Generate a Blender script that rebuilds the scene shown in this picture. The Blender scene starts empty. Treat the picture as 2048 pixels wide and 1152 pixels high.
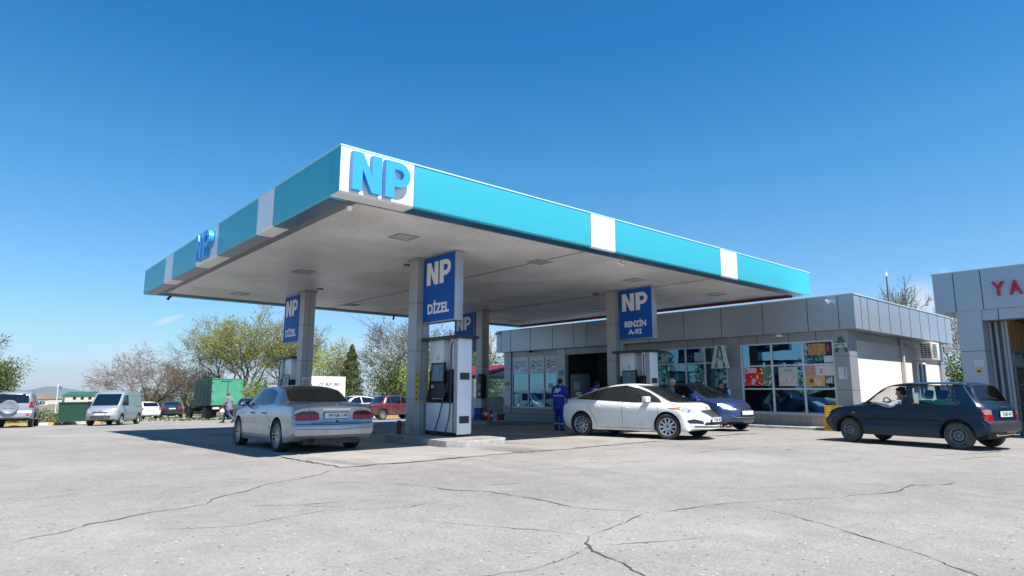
import bpy, bmesh, math, random
from mathutils import Vector, Matrix
from mathutils.bvhtree import BVHTree
sc = bpy.context.scene
COL = sc.collection
R = math.radians
# ---------------------------------------------------------------- camera, world, sun, exposure
YAW, PITCH, ROLL = 40.864, 9.2855, 0.1405
def cam_setup():
    cd = bpy.data.cameras.new('camera'); cam = bpy.data.objects.new('camera', cd); COL.objects.link(cam)
    cy, sy, cp, sp = math.cos(R(YAW)), math.sin(R(YAW)), math.cos(R(PITCH)), math.sin(R(PITCH))
    f = Vector((sy*cp, cy*cp, sp)); r0 = Vector((cy, -sy, 0)); u0 = r0.cross(f)
    r = r0*math.cos(R(ROLL)) + u0*math.sin(R(ROLL)); u = u0*math.cos(R(ROLL)) - r0*math.sin(R(ROLL))
    m = Matrix((r, u, -f)).transposed().to_4x4(); m.translation = Vector((0, 0, 1.3))
    cam.matrix_world = m
    cd.lens = 36*1248.9/2048; cd.sensor_width = 36; cd.clip_start = .1; cd.clip_end = 20000
    sc.camera = cam
cam_setup()
SUN_EL, SUN_AZ = 61.0, 4.0      # azimuth measured from -Y towards +X
w = bpy.data.worlds.new('World'); sc.world = w; w.use_nodes = True
nt = w.node_tree; bg = nt.nodes['Background']
sky = nt.nodes.new('ShaderNodeTexSky'); sky.sky_type = 'NISHITA'; sky.sun_disc = False
sky.sun_elevation = R(SUN_EL); sky.sun_rotation = R(180-SUN_AZ); sky.air_density = 1.1; sky.dust_density = 0.25; sky.ozone_density = 2.6
sky.altitude = 100
def sky_nodes():
    N, L = nt.nodes, nt.links
    tc = N.new('ShaderNodeTexCoord'); sp = N.new('ShaderNodeSeparateXYZ'); L.new(tc.outputs['Generated'], sp.inputs[0])
    rp = N.new('ShaderNodeValToRGB'); L.new(sp.outputs[2], rp.inputs[0]); e = rp.color_ramp.elements
    e[0].position = 0.0; e[0].color = (.58, .72, 1.08, 1); e[1].position = 1.0; e[1].color = (.06, .50, .88, 1)
    for p, c in ((.08, (.52, .76, 1.05)), (.2, (.42, .78, 1.0)), (.33, (.25, .78, 1.03)), (.52, (.045, .62, 1.0))):
        k = e.new(p); k.color = (*c, 1)
    mx = N.new('ShaderNodeMix'); mx.data_type = 'RGBA'; mx.blend_type = 'MULTIPLY'; mx.inputs[0].default_value = 1; L.new(sky.outputs[0], mx.inputs[6]); L.new(rp.outputs[0], mx.inputs[7])
    # thin low clouds near the horizon
    mp = N.new('ShaderNodeMapping'); mp.inputs['Scale'].default_value = (1, 1, 3.2); L.new(tc.outputs['Generated'], mp.inputs[0])
    n = N.new('ShaderNodeTexNoise'); n.inputs['Scale'].default_value = 5.5; n.inputs['Detail'].default_value = 8; n.inputs['Roughness'].default_value = .6; L.new(mp.outputs[0], n.inputs[0])
    r = N.new('ShaderNodeMapRange'); r.inputs[1].default_value = .52; r.inputs[2].default_value = .72; L.new(n.outputs[0], r.inputs[0])
    b = N.new('ShaderNodeMapRange'); b.inputs[1].default_value = .15; b.inputs[2].default_value = .04; b.inputs[3].default_value = 0; b.inputs[4].default_value = .4; L.new(sp.outputs[2], b.inputs[0])
    m = N.new('ShaderNodeMath'); m.operation = 'MULTIPLY'; L.new(r.outputs[0], m.inputs[0]); L.new(b.outputs[0], m.inputs[1])
    fac = m.outputs[0]
    def puff(az, el, ra, re, sl, strength):
        # one small cloud round a fixed direction
        d = Vector((math.sin(R(az))*math.cos(R(el)), math.cos(R(az))*math.cos(R(el)), math.sin(R(el))))
        t = Vector((math.cos(R(az)), -math.sin(R(az)), sl)).normalized(); u = d.cross(t).normalized()
        outs = []
        for v, s_ in ((t, ra), (u, re)):
            dp = N.new('ShaderNodeVectorMath'); dp.operation = 'DOT_PRODUCT'; L.new(tc.outputs['Generated'], dp.inputs[0]); dp.inputs[1].default_value = v
            q = N.new('ShaderNodeMath'); q.operation = 'SUBTRACT'; L.new(dp.outputs['Value'], q.inputs[0]); q.inputs[1].default_value = d.dot(v)
            q2 = N.new('ShaderNodeMath'); q2.operation = 'DIVIDE'; L.new(q.outputs[0], q2.inputs[0]); q2.inputs[1].default_value = s_
            q3 = N.new('ShaderNodeMath'); q3.operation = 'POWER'; L.new(q2.outputs[0], q3.inputs[0]); q3.inputs[1].default_value = 2; outs.append(q3.outputs[0])
        a = N.new('ShaderNodeMath'); a.operation = 'ADD'; L.new(outs[0], a.inputs[0]); L.new(outs[1], a.inputs[1])
        n3 = N.new('ShaderNodeTexNoise'); n3.inputs['Scale'].default_value = 26; n3.inputs['Detail'].default_value = 6; L.new(tc.outputs['Generated'], n3.inputs[0])
        w_ = N.new('ShaderNodeMath'); w_.operation = 'MULTIPLY_ADD'; L.new(n3.outputs[0], w_.inputs[0]); w_.inputs[1].default_value = 1.6; L.new(a.outputs[0], w_.inputs[2])
        g_ = N.new('ShaderNodeMapRange'); g_.inputs[1].default_value = 1.7; g_.inputs[2].default_value = .55; g_.inputs[3].default_value = 0; g_.inputs[4].default_value = strength; L.new(w_.outputs[0], g_.inputs[0]); return g_.outputs[0]
    fs = [fac, puff(11.9, 5.5, .030, .0055, .42, .8), puff(38.5, 3.9, .05, .032, 0, .95), puff(75.5, 6.5, .05, .05, 0, .9), puff(31, 3, .05, .03, 0, .8)]
    for f2 in fs[1:]:
        k = N.new('ShaderNodeMath'); k.operation = 'MAXIMUM'; L.new(fac, k.inputs[0]); L.new(f2, k.inputs[1]); fac = k.outputs[0]
    cl = N.new('ShaderNodeMix'); cl.data_type = 'RGBA'; L.new(fac, cl.inputs[0]); L.new(mx.outputs[2], cl.inputs[6]); cl.inputs[7].default_value = (5.2, 5.5, 6.0, 1)
    L.new(cl.outputs[2], bg.inputs[0]); bg.inputs[1].default_value = 0.088
sky_nodes()
sl = bpy.data.lights.new('sun', 'SUN'); so = bpy.data.objects.new('sun', sl); COL.objects.link(so)
sl.energy = 5.0; sl.angle = R(.53); sl.color = (1, .955, .90)
sd = Vector((math.sin(R(SUN_AZ))*math.cos(R(SUN_EL)), -math.cos(R(SUN_AZ))*math.cos(R(SUN_EL)), math.sin(R(SUN_EL))))
so.rotation_euler = sd.to_track_quat('Z', 'Y').to_euler(); so.location = (0, -20, 40)
sc.view_settings.view_transform = 'Standard'; sc.view_settings.look = 'None'; sc.view_settings.gamma = 1
sc.view_settings.exposure = 0.86
# ---------------------------------------------------------------- ground height
def _sp(t): return t if t > 30 else math.log1p(math.exp(t))
def H(y): return 1.215+.04*_sp((y-9.5)/2)+.010*(2*_sp((y-30)/2)-3*_sp((y-54)/3))-.0085*_sp((y-110)/10)*10
def G(x, y): return 1.3-H(y)
# ---------------------------------------------------------------- materials
MATS = {}
def nodes_of(m): return m.node_tree.nodes, m.node_tree.links
def mat(name, col, rough=.6, metal=0., coat=0., noise=None, bump=None, spec=None, alpha=None):
    """noise=(scale, amount, col2)   bump=(scale, strength)"""
    if name in MATS: return MATS[name]
    m = bpy.data.materials.new(name); m.use_nodes = True; N, L = nodes_of(m); b = N['Principled BSDF']
    b.inputs['Base Color'].default_value = (*col, 1); b.inputs['Roughness'].default_value = rough; b.inputs['Metallic'].default_value = metal
    b.inputs['Coat Weight'].default_value = coat; b.inputs['Coat Roughness'].default_value = .06
    if spec is not None: b.inputs['Specular IOR Level'].default_value = spec
    tc = N.new('ShaderNodeTexCoord')
    if noise:
        n = N.new('ShaderNodeTexNoise'); n.inputs['Scale'].default_value = noise[0]; n.inputs['Detail'].default_value = 6; n.inputs['Roughness'].default_value = .62
        L.new(tc.outputs['Object'], n.inputs['Vector'])
        r = N.new('ShaderNodeMapRange'); r.inputs[1].default_value = .35; r.inputs[2].default_value = .7; r.inputs[3].default_value = 0; r.inputs[4].default_value = noise[1]
        L.new(n.outputs[0], r.inputs[0])
        mx = N.new('ShaderNodeMix'); mx.data_type = 'RGBA'; mx.inputs[6].default_value = (*col, 1); mx.inputs[7].default_value = (*noise[2], 1)
        L.new(r.outputs[0], mx.inputs[0]); L.new(mx.outputs[2], b.inputs['Base Color'])
    if bump:
        n2 = N.new('ShaderNodeTexNoise'); n2.inputs['Scale'].default_value = bump[0]; n2.inputs['Detail'].default_value = 5
        L.new(tc.outputs['Object'], n2.inputs['Vector'])
        bm_ = N.new('ShaderNodeBump'); bm_.inputs['Strength'].default_value = bump[1]; bm_.inputs['Distance'].default_value = .02
        L.new(n2.outputs[0], bm_.inputs['Height']); L.new(bm_.outputs[0], b.inputs['Normal'])
    MATS[name] = m; return m
def glass_mat(name, tint, opac, rough=.02, f0=.12):
    """thin window glass: tinted see-through plus fresnel reflection"""
    if name in MATS: return MATS[name]
    m = bpy.data.materials.new(name); m.use_nodes = True; N, L = nodes_of(m); N.remove(N['Principled BSDF'])
    tr = N.new('ShaderNodeBsdfTransparent'); tr.inputs[0].default_value = (*[c*(1-opac) for c in tint], 1)
    gl = N.new('ShaderNodeBsdfGlossy'); gl.inputs['Roughness'].default_value = rough; gl.inputs[0].default_value = (.92, .96, 1, 1)
    lw = N.new('ShaderNodeLayerWeight'); lw.inputs[0].default_value = .35
    mr = N.new('ShaderNodeMapRange'); mr.inputs[3].default_value = f0; mr.inputs[4].default_value = .9
    L.new(lw.outputs['Facing'], mr.inputs[0]); pw = N.new('ShaderNodeMath'); pw.operation = 'POWER'; pw.inputs[1].default_value = 2.2
    L.new(lw.outputs['Facing'], pw.inputs[0]); L.new(pw.outputs[0], mr.inputs[0])
    mx = N.new('ShaderNodeMixShader'); L.new(mr.outputs[0], mx.inputs[0]); L.new(tr.outputs[0], mx.inputs[1]); L.new(gl.outputs[0], mx.inputs[2])
    L.new(mx.outputs[0], N['Material Output'].inputs[0]); MATS[name] = m; return m
def mirror_glass(name, tint, dark, fac, rough=.015):
    if name in MATS: return MATS[name]
    m = bpy.data.materials.new(name); m.use_nodes = True; N, L = nodes_of(m); N.remove(N['Principled BSDF'])
    d = N.new('ShaderNodeBsdfDiffuse'); d.inputs[0].default_value = (*dark, 1)
    gl = N.new('ShaderNodeBsdfGlossy'); gl.inputs['Roughness'].default_value = rough; gl.inputs[0].default_value = (*tint, 1)
    n = N.new('ShaderNodeTexNoise'); n.inputs['Scale'].default_value = .9; tc = N.new('ShaderNodeTexCoord'); L.new(tc.outputs['Object'], n.inputs['Vector'])
    bm_ = N.new('ShaderNodeBump'); bm_.inputs['Strength'].default_value = .08; bm_.inputs['Distance'].default_value = .05; L.new(n.outputs[0], bm_.inputs['Height']); L.new(bm_.outputs[0], gl.inputs['Normal'])
    mx = N.new('ShaderNodeMixShader'); mx.inputs[0].default_value = fac; L.new(d.outputs[0], mx.inputs[1]); L.new(gl.outputs[0], mx.inputs[2])
    L.new(mx.outputs[0], N['Material Output'].inputs[0]); MATS[name] = m; return m
# ---------------------------------------------------------------- mesh builders
OFF = {}
CAM_SCALE = None      # (factor, anchor, anchor after scaling) for parts scaled about the camera
def cam_scaled(v):
    v = Vector(v)
    if CAM_SCALE is None: return v
    k, a, b = CAM_SCALE; return Vector(b)+(v-Vector(a))*k
def prop(o, label=None, cat=None, group=None, kind=None):
    if label: o['label'] = label
    if cat: o['category'] = cat
    if group: o['group'] = group
    if kind: o['kind'] = kind
    return o
def thing(name, label, cat, loc=(0, 0, 0), rotz=0, group=None, slope=False):
    o = bpy.data.objects.new(name, None); o.empty_display_size = .3; COL.objects.link(o)
    if slope:
        gy = (G(0, loc[1]+.5)-G(0, loc[1]-.5)); n = Vector((0, -gy, 1)).normalized()
        q = Vector((0, 0, 1)).rotation_difference(n)
        o.rotation_mode = 'QUATERNION'; o.rotation_quaternion = q @ Matrix.Rotation(rotz, 3, 'Z').to_quaternion()
    else: o.rotation_euler = (0, 0, rotz)
    o.location = cam_scaled(loc)
    OFF[o.name] = Vector((0, 0, 0)); return prop(o, label, cat, group)
def wthing(name, label, cat, loc, group=None):
    o = thing(name, label, cat, loc, 0, group); OFF[o.name] = cam_scaled(loc); return o
class MB:
    def __init__(s): s.v = []; s.f = []; s.mi = []; s.cur = 0
    def add(s, vs, fs):
        b = len(s.v); s.v += [tuple(v) for v in vs]
        for f in fs: s.f.append(tuple(b+i for i in f)); s.mi.append(s.cur)
        return s
    def box(s, x0, x1, y0, y1, z0, z1):
        if x0 > x1: x0, x1 = x1, x0
        if y0 > y1: y0, y1 = y1, y0
        if z0 > z1: z0, z1 = z1, z0
        return s.add([(x, y, z) for x in (x0, x1) for y in (y0, y1) for z in (z0, z1)],
                     [(0, 1, 3, 2), (4, 6, 7, 5), (0, 4, 5, 1), (2, 3, 7, 6), (0, 2, 6, 4), (1, 5, 7, 3)])
    def cbox(s, c, d, m=None):
        x, y, z = [a/2 for a in d]; vs = [Vector((i, j, k)) for i in (-x, x) for j in (-y, y) for k in (-z, z)]
        if m: vs = [m @ v for v in vs]
        return s.add([v+Vector(c) for v in vs], [(0, 1, 3, 2), (4, 6, 7, 5), (0, 4, 5, 1), (2, 3, 7, 6), (0, 2, 6, 4), (1, 5, 7, 3)])
    def tube(s, pts, r, n=8, cap=True):
        pts = [Vector(p) for p in pts]; rs = r if isinstance(r, (list, tuple)) else [r]*len(pts)
        rings = []; up = None
        for i, p in enumerate(pts):
            t = (pts[min(i+1, len(pts)-1)]-pts[max(i-1, 0)]).normalized()
            if up is None: up = Vector((0, 0, 1)) if abs(t.z) < .9 else Vector((1, 0, 0))
            a = t.cross(up)
            if a.length < 1e-5: a = t.orthogonal()
            a.normalize(); b = a.cross(t).normalized(); up = b
            rings.append([p+(a*math.cos(2*math.pi*k/n)+b*math.sin(2*math.pi*k/n))*rs[i] for k in range(n)])
        vs = [v for rg in rings for v in rg]; fs = []
        for i in range(len(pts)-1):
            for k in range(n): k2 = (k+1) % n; fs.append((i*n+k, (i+1)*n+k, (i+1)*n+k2, i*n+k2))
        if cap: fs.append(tuple(range(n))); fs.append(tuple((len(pts)-1)*n+k for k in reversed(range(n))))
        return s.add(vs, fs)
    def lathe(s, prof, n=24, c=(0, 0, 0), axis='Z', cap=True):
        def P(r, h, a):
            x, y = r*math.cos(a), r*math.sin(a)
            v = (x, y, h) if axis == 'Z' else ((h, x, y) if axis == 'X' else (x, h, -y))
            return tuple(v[i]+c[i] for i in range(3))
        vs = [P(r, h, 2*math.pi*k/n) for (r, h) in prof for k in range(n)]; fs = []
        for i in range(len(prof)-1):
            for k in range(n): k2 = (k+1) % n; fs.append((i*n+k, i*n+k2, (i+1)*n+k2, (i+1)*n+k))
        if cap: fs.append(tuple(reversed(range(n)))); fs.append(tuple((len(prof)-1)*n+k for k in range(n)))
        return s.add(vs, fs)
    def prism(s, poly, a0, a1, axis='X'):
        """poly 2D points; axis X: (y,z)  Y: (x,z)  Z: (x,y)"""
        def P(u, v, h): return (h, u, v) if axis == 'X' else ((u, h, v) if axis == 'Y' else (u, v, h))
        n = len(poly); vs = [P(u, v, a0) for u, v in poly]+[P(u, v, a1) for u, v in poly]
        return s.add(vs, [tuple(range(n)), tuple(reversed(range(n, 2*n)))]+[(i, i+n, (i+1) % n+n, (i+1) % n) for i in range(n)])
    def ell(s, c, r, n=12, m=8, rot=None):
        vs = []; fs = []
        for i in range(m+1):
            th = math.pi*i/m
            for k in range(n):
                ph = 2*math.pi*k/n; v = Vector((r[0]*math.sin(th)*math.cos(ph), r[1]*math.sin(th)*math.sin(ph), r[2]*math.cos(th)))
                if rot: v = rot @ v
                vs.append(v+Vector(c))
        for i in range(m):
            for k in range(n): k2 = (k+1) % n; fs.append((i*n+k, (i+1)*n+k, (i+1)*n+k2, i*n+k2))
        return s.add(vs, fs)
    def build(s, name, m, parent=None, smooth=False, bevel=0, world=None, fix=True):
        me = bpy.data.meshes.new(name); off = Vector((0, 0, 0))
        if parent is not None: off = OFF.get(parent.name, off)
        if CAM_SCALE is None: pts = [tuple(Vector(v)-off) for v in s.v]
        elif off.length == 0: pts = [tuple(Vector(v)*CAM_SCALE[0]) for v in s.v]
        else: pts = [tuple(cam_scaled(v)-off) for v in s.v]
        me.from_pydata(pts, [], s.f)
        ms = m if isinstance(m, (list, tuple)) else [m]
        for q in ms: me.materials.append(q)
        if any(s.mi): me.polygons.foreach_set('material_index', s.mi)
        if fix:
            bm = bmesh.new(); bm.from_mesh(me)
            bmesh.ops.remove_doubles(bm, verts=bm.verts, dist=1e-5)
            bmesh.ops.recalc_face_normals(bm, faces=bm.faces)
            if bevel:
                es = [e for e in bm.edges if len(e.link_faces) == 2 and e.calc_face_angle(0) > .6]
                bmesh.ops.bevel(bm, geom=es, offset=bevel, segments=2, profile=.6, affect='EDGES', clamp_overlap=True)
            bm.to_mesh(me); bm.free()
        o = bpy.data.objects.new(name, me); COL.objects.link(o)
        if smooth:
            me.polygons.foreach_set('use_smooth', [True]*len(me.polygons))
            if smooth is not True:
                try: me.set_sharp_from_angle(angle=R(smooth))
                except Exception: pass
        elif bevel:
            me.polygons.foreach_set('use_smooth', [True]*len(me.polygons)); me.set_sharp_from_angle(angle=R(25))
        if parent is not None: o.parent = parent; OFF[o.name] = off
        return o
_TS = bpy.data.scenes.new('workbench')
def eval_mesh(o):
    """mesh of o with its modifiers applied, evaluated alone in a side scene"""
    _TS.collection.objects.link(o)
    extra = [m.object for m in o.modifiers if getattr(m, 'object', None)]
    for e in extra: _TS.collection.objects.link(e)
    with bpy.context.temp_override(scene=_TS, view_layer=_TS.view_layers[0]):
        dg = bpy.context.evaluated_depsgraph_get(); dg.update(); me = bpy.data.meshes.new_from_object(o.evaluated_get(dg))
    for e in extra: _TS.collection.objects.unlink(e)
    _TS.collection.objects.unlink(o); return me
def curve_mesh(splines, depth=0.0, bevel=0.0):
    cu = bpy.data.curves.new('c', 'CURVE'); cu.dimensions = '2D'; cu.fill_mode = 'BOTH'; cu.extrude = depth/2; cu.bevel_depth = bevel
    for pts in splines:
        sp = cu.splines.new('POLY'); sp.points.add(len(pts)-1); sp.use_cyclic_u = True
        for i, p in enumerate(pts): sp.points[i].co = (p[0], p[1], 0, 1)
    o = bpy.data.objects.new('c', cu); me = eval_mesh(o)
    r = ([tuple(v.co) for v in me.vertices], [tuple(p.vertices) for p in me.polygons])
    bpy.data.objects.remove(o); bpy.data.curves.remove(cu); bpy.data.meshes.remove(me); return r
_tc = {}
def text_geo(body, depth=.01, bold=.0, spacing=1.0, res=3):
    k = (body, depth, bold, spacing)
    if k in _tc: return _tc[k]
    cu = bpy.data.curves.new('t', 'FONT'); cu.body = body; cu.extrude = depth/2; cu.offset = bold; cu.space_character = spacing; cu.resolution_u = res
    cu.align_x = 'LEFT'
    o = bpy.data.objects.new('t', cu); me = eval_mesh(o)
    vs = [tuple(v.co) for v in me.vertices]; fs = [tuple(p.vertices) for p in me.polygons]
    bpy.data.objects.remove(o); bpy.data.curves.remove(cu); bpy.data.meshes.remove(me)
    _tc[k] = (vs, fs); return _tc[k]
def place_flat(mb, geo, origin, ux, uy, w=None, h=None, center=True, depth=None):
    """map a flat (x,y,z) geometry into the plane spanned by ux,uy; scaled to width w and height h"""
    vs, fs = geo; xs = [v[0] for v in vs]; ys = [v[1] for v in vs]; zs = [v[2] for v in vs]
    if not vs: return
    W, Hh = max(xs)-min(xs), max(ys)-min(ys); sx = w/W if w else (h/Hh); sy = h/Hh if h else sx
    D = max(zs)-min(zs); sz_ = (depth/D) if (depth and D > 0) else 1
    ux, uy = Vector(ux).normalized(), Vector(uy).normalized(); n = ux.cross(uy); o = Vector(origin)
    cx, cy_ = (min(xs)+max(xs))/2, (min(ys)+max(ys))/2
    if not center: cx, cy_ = min(xs), min(ys)
    mb.add([o+ux*((v[0]-cx)*sx)+uy*((v[1]-cy_)*sy)+n*((v[2]-min(zs))*sz_) for v in vs], fs)
def arc(cx, cy, r, a0, a1, n=10, ry=None):
    ry = ry or r
    return [(cx+r*math.cos(R(a0+(a1-a0)*i/n)), cy+ry*math.sin(R(a0+(a1-a0)*i/n))) for i in range(n+1)]
# heavy geometric N and P, unit height
def letter_N(w=.78, s=.26):
    return [[(0, 0), (s, 0), (s, .56), (w-s, 0), (w, 0), (w, 1), (w-s, 1), (w-s, .44), (s, 1), (0, 1)]]
def letter_P(w=.72, s=.26):
    r = .34; o = [(0, 0), (s, 0), (s, .32)]+arc(w-r, .32+r, r, -90, 90, 14)+[(0, 1)]
    i = [(s, .53)]+arc(w-r+.02, .66, .13, -90, 90, 8)+[(s, .79)]
    return [o, i]
def NP(mb, origin, ux, uy, h, depth, wscale=1., gap=.1):
    origin = Vector(origin)+Vector(uy).normalized()*(h/2)
    gn = curve_mesh(letter_N(), .2); gp = curve_mesh(letter_P(), .2)
    ux = Vector(ux).normalized(); tot = (.78+.72+gap)*h*wscale
    o = Vector(origin)-ux*tot/2
    place_flat(mb, gn, o+ux*(.39*h*wscale), ux, uy, w=.78*h*wscale, h=h, depth=depth)
    place_flat(mb, gp, o+ux*((.78+gap+.36)*h*wscale), ux, uy, w=.72*h*wscale, h=h, depth=depth)
# ================================================================ SETTING MATERIALS
def asphalt_mat(name, c1, c2, speck, stain, stain_col, slab=False):
    m = bpy.data.materials.new(name); m.use_nodes = True; N, L = nodes_of(m); b = N['Principled BSDF']
    g = N.new('ShaderNodeNewGeometry')
    def noise(sc_, det, rough=.6, vec=None):
        n = N.new('ShaderNodeTexNoise'); n.inputs['Scale'].default_value = sc_; n.inputs['Detail'].default_value = det; n.inputs['Roughness'].default_value = rough
        L.new(vec or g.outputs['Position'], n.inputs['Vector']); return n
    def rng(src, a, b_, c=0., d=1.):
        r = N.new('ShaderNodeMapRange'); r.inputs[1].default_value = a; r.inputs[2].default_value = b_; r.inputs[3].default_value = c; r.inputs[4].default_value = d
        L.new(src, r.inputs[0]); return r.outputs[0]
    def mix(f, a, b_, mode='MIX'):
        x = N.new('ShaderNodeMix'); x.data_type = 'RGBA'; x.blend_type = mode
        if isinstance(f, float): x.inputs[0].default_value = f
        else: L.new(f, x.inputs[0])
        for i, q in ((6, a), (7, b_)):
            if isinstance(q, tuple): x.inputs[i].default_value = (*q, 1)
            else: L.new(q, x.inputs[i])
        return x.outputs[2]
    big = rng(noise(.22, 5).outputs[0], .35, .68)
    col = mix(big, c1, c2)
    mid = rng(noise(2.2, 6, .7).outputs[0], .3, .75, .86, 1.1)
    v = N.new('ShaderNodeVectorMath'); v.operation = 'SCALE'; L.new(col, v.inputs[0]); L.new(mid, v.inputs['Scale']); col = v.outputs[0]
    # aggregate: pale and dark stones
    vo = N.new('ShaderNodeTexVoronoi'); vo.inputs['Scale'].default_value = 55; L.new(g.outputs['Position'], vo.inputs['Vector'])
    wn = N.new('ShaderNodeSeparateColor'); L.new(vo.outputs['Color'], wn.inputs[0])
    st = rng(wn.outputs[0], 0, 1, 1-speck, 1+speck)
    v2 = N.new('ShaderNodeVectorMath'); v2.operation = 'SCALE'; L.new(col, v2.inputs[0]); L.new(st, v2.inputs['Scale']); col = v2.outputs[0]
    vo2 = N.new('ShaderNodeTexVoronoi'); vo2.inputs['Scale'].default_value = 17; L.new(g.outputs['Position'], vo2.inputs['Vector'])
    s2 = N.new('ShaderNodeSeparateColor'); L.new(vo2.outputs['Color'], s2.inputs[0])
    pit = N.new('ShaderNodeMath'); pit.operation = 'MULTIPLY'
    L.new(rng(vo2.outputs['Distance'], .16, .28, 1, 0), pit.inputs[0]); L.new(rng(s2.outputs[0], .86, .88), pit.inputs[1])
    col = mix(pit.outputs[0], col, tuple(c*.42 for c in c1))
    pit2 = N.new('ShaderNodeMath'); pit2.operation = 'MULTIPLY'
    L.new(rng(vo2.outputs['Distance'], .14, .24, 1, 0), pit2.inputs[0]); L.new(rng(s2.outputs[1], .90, .92), pit2.inputs[1])
    col = mix(pit2.outputs[0], col, tuple(min(1, c*1.55) for c in c2))
    # stretched tyre wear and stains
    mp = N.new('ShaderNodeMapping'); mp.inputs['Scale'].default_value = (1.1, .22, 1); mp.inputs['Rotation'].default_value = (0, 0, R(8)); L.new(g.outputs['Position'], mp.inputs[0])
    sn = rng(noise(.9, 7, .66, mp.outputs[0]).outputs[0], .53, .74, 0, stain)
    col = mix(sn, col, stain_col)
    L.new(col, b.inputs['Base Color']); b.inputs['Roughness'].default_value = .88; b.inputs['Specular IOR Level'].default_value = .3
    bp = N.new('ShaderNodeBump'); bp.inputs['Strength'].default_value = .5; bp.inputs['Distance'].default_value = .006
    L.new(vo.outputs['Distance'], bp.inputs['Height']); L.new(bp.outputs[0], b.inputs['Normal'])
    MATS[name] = m; return m
asph = asphalt_mat('asphalt', (.215, .202, .186), (.295, .277, .255), .13, .48, (.15, .137, .12))
slabm = asphalt_mat('concrete', (.245, .228, .206), (.33, .308, .276), .06, .85, (.075, .062, .052), True)
crackm = mat('crack', (.10, .078, .06), .95, noise=(3, .8, (.05, .04, .032)))
alu = mat('aluminium_panel', (.40, .44, .49), .36, .5, noise=(1.3, .35, (.34, .38, .43)))
alu_d = mat('aluminium_wall', (.33, .35, .38), .45, .4, noise=(2, .3, (.28, .30, .33)))
seam = mat('seam', (.03, .035, .04), .7)
white = mat('white_paint', (.80, .81, .82), .35, noise=(3, .25, (.70, .70, .69)))
cream = mat('cream_render', (.80, .755, .69), .8, noise=(1.1, .5, (.70, .65, .58)), bump=(60, .15))
stone = mat('stone_plinth', (.42, .37, .32), .75, noise=(5, .8, (.30, .26, .225)), bump=(30, .3))
concd = mat('kerb_concrete', (.36, .355, .35), .8, noise=(6, .8, (.20, .19, .18)), bump=(30, .3))
black = mat('black_plastic', (.012, .012, .014), .45)
darkm = mat('dark_interior', (.018, .017, .016), .8)
dgrey = mat('dark_grey', (.06, .065, .07), .5)
steel = mat('steel', (.5, .5, .5), .3, .9)
teal = mat('teal_panel', (.045, .40, .49), .35, spec=.35, noise=(.8, .35, (.045, .43, .52)), bump=(.7, .25))
teal_d = mat('dark_teal_trim', (.008, .085, .17), .35)
blue = mat('letter_blue', (.045, .36, .78), .35, coat=.2)
signb = mat('sign_blue', (.002, .095, .42), .45, spec=.2, noise=(1.2, .3, (.002, .08, .36)))
signw = mat('sign_white', (.74, .74, .76), .4)
letw = mat('letter_white', (.80, .80, .82), .4)
frame_m = mat('window_frame', (.62, .63, .64), .4)
def soffit_mat():
    m = bpy.data.materials.new('soffit'); m.use_nodes = True; N, L = nodes_of(m); b = N['Principled BSDF']
    g = N.new('ShaderNodeNewGeometry'); sp = N.new('ShaderNodeSeparateXYZ'); L.new(g.outputs['Position'], sp.inputs[0])
    a = N.new('ShaderNodeMath'); a.operation = 'MULTIPLY'; a.inputs[1].default_value = 1/.155; L.new(sp.outputs[1], a.inputs[0])
    f = N.new('ShaderNodeMath'); f.operation = 'FRACT'; L.new(a.outputs[0], f.inputs[0])
    c = N.new('ShaderNodeMath'); c.operation = 'LESS_THAN'; c.inputs[1].default_value = .10; L.new(f.outputs[0], c.inputs[0])
    n = N.new('ShaderNodeTexNoise'); n.inputs['Scale'].default_value = .5; n.inputs['Detail'].default_value = 5; L.new(g.outputs['Position'], n.inputs[0])
    r = N.new('ShaderNodeValToRGB'); r.color_ramp.elements[0].position = .38; r.color_ramp.elements[0].color = (.64, .62, .595, 1); r.color_ramp.elements[1].position = .62; r.color_ramp.elements[1].color = (.86, .85, .83, 1)
    L.new(n.outputs[0], r.inputs[0])
    x = N.new('ShaderNodeMix'); x.data_type = 'RGBA'; L.new(c.outputs[0], x.inputs[0]); L.new(r.outputs[0], x.inputs[6]); x.inputs[7].default_value = (.20, .19, .18, 1)
    L.new(x.outputs[2], b.inputs['Base Color']); b.inputs['Roughness'].default_value = .42
    bp = N.new('ShaderNodeBump'); bp.inputs['Strength'].default_value = .6; bp.inputs['Distance'].default_value = .01; bp.invert = True; L.new(c.outputs[0], bp.inputs['Height']); L.new(bp.outputs[0], b.inputs['Normal'])
    return m
soff = soffit_mat()
# ================================================================ GROUND
def ground_sheet(name, xs, ys, m, dz, kind='structure'):
    mb = MB(); nx, ny = len(xs), len(ys)
    mb.add([(x, y, G(x, y)+dz) for y in ys for x in xs], [(j*nx+i, j*nx+i+1, (j+1)*nx+i+1, (j+1)*nx+i) for j in range(ny-1) for i in range(nx-1)])
    return prop(mb.build(name, m, fix=False), kind=kind)
def lin(a, b, n): return [a+(b-a)*i/n for i in range(n+1)]
earth = mat('earth', (.17, .15, .10), .95, noise=(.02, .9, (.10, .125, .06)))
ground_sheet("ground", [-2400, -1500, -400, -150, -60, -20, 0, 13, 15, 17, 19, 20, 40, 80, 160, 400, 1500, 6000, 8900], [-300, -80, -20, 0, 3, 6, 9, 12, 16, 20, 24, 28, 32, 36, 40, 44, 48, 52, 56, 60, 66, 75, 100, 160, 300, 700, 1500, 5000, 9000, 13000], earth, -.14)
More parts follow.
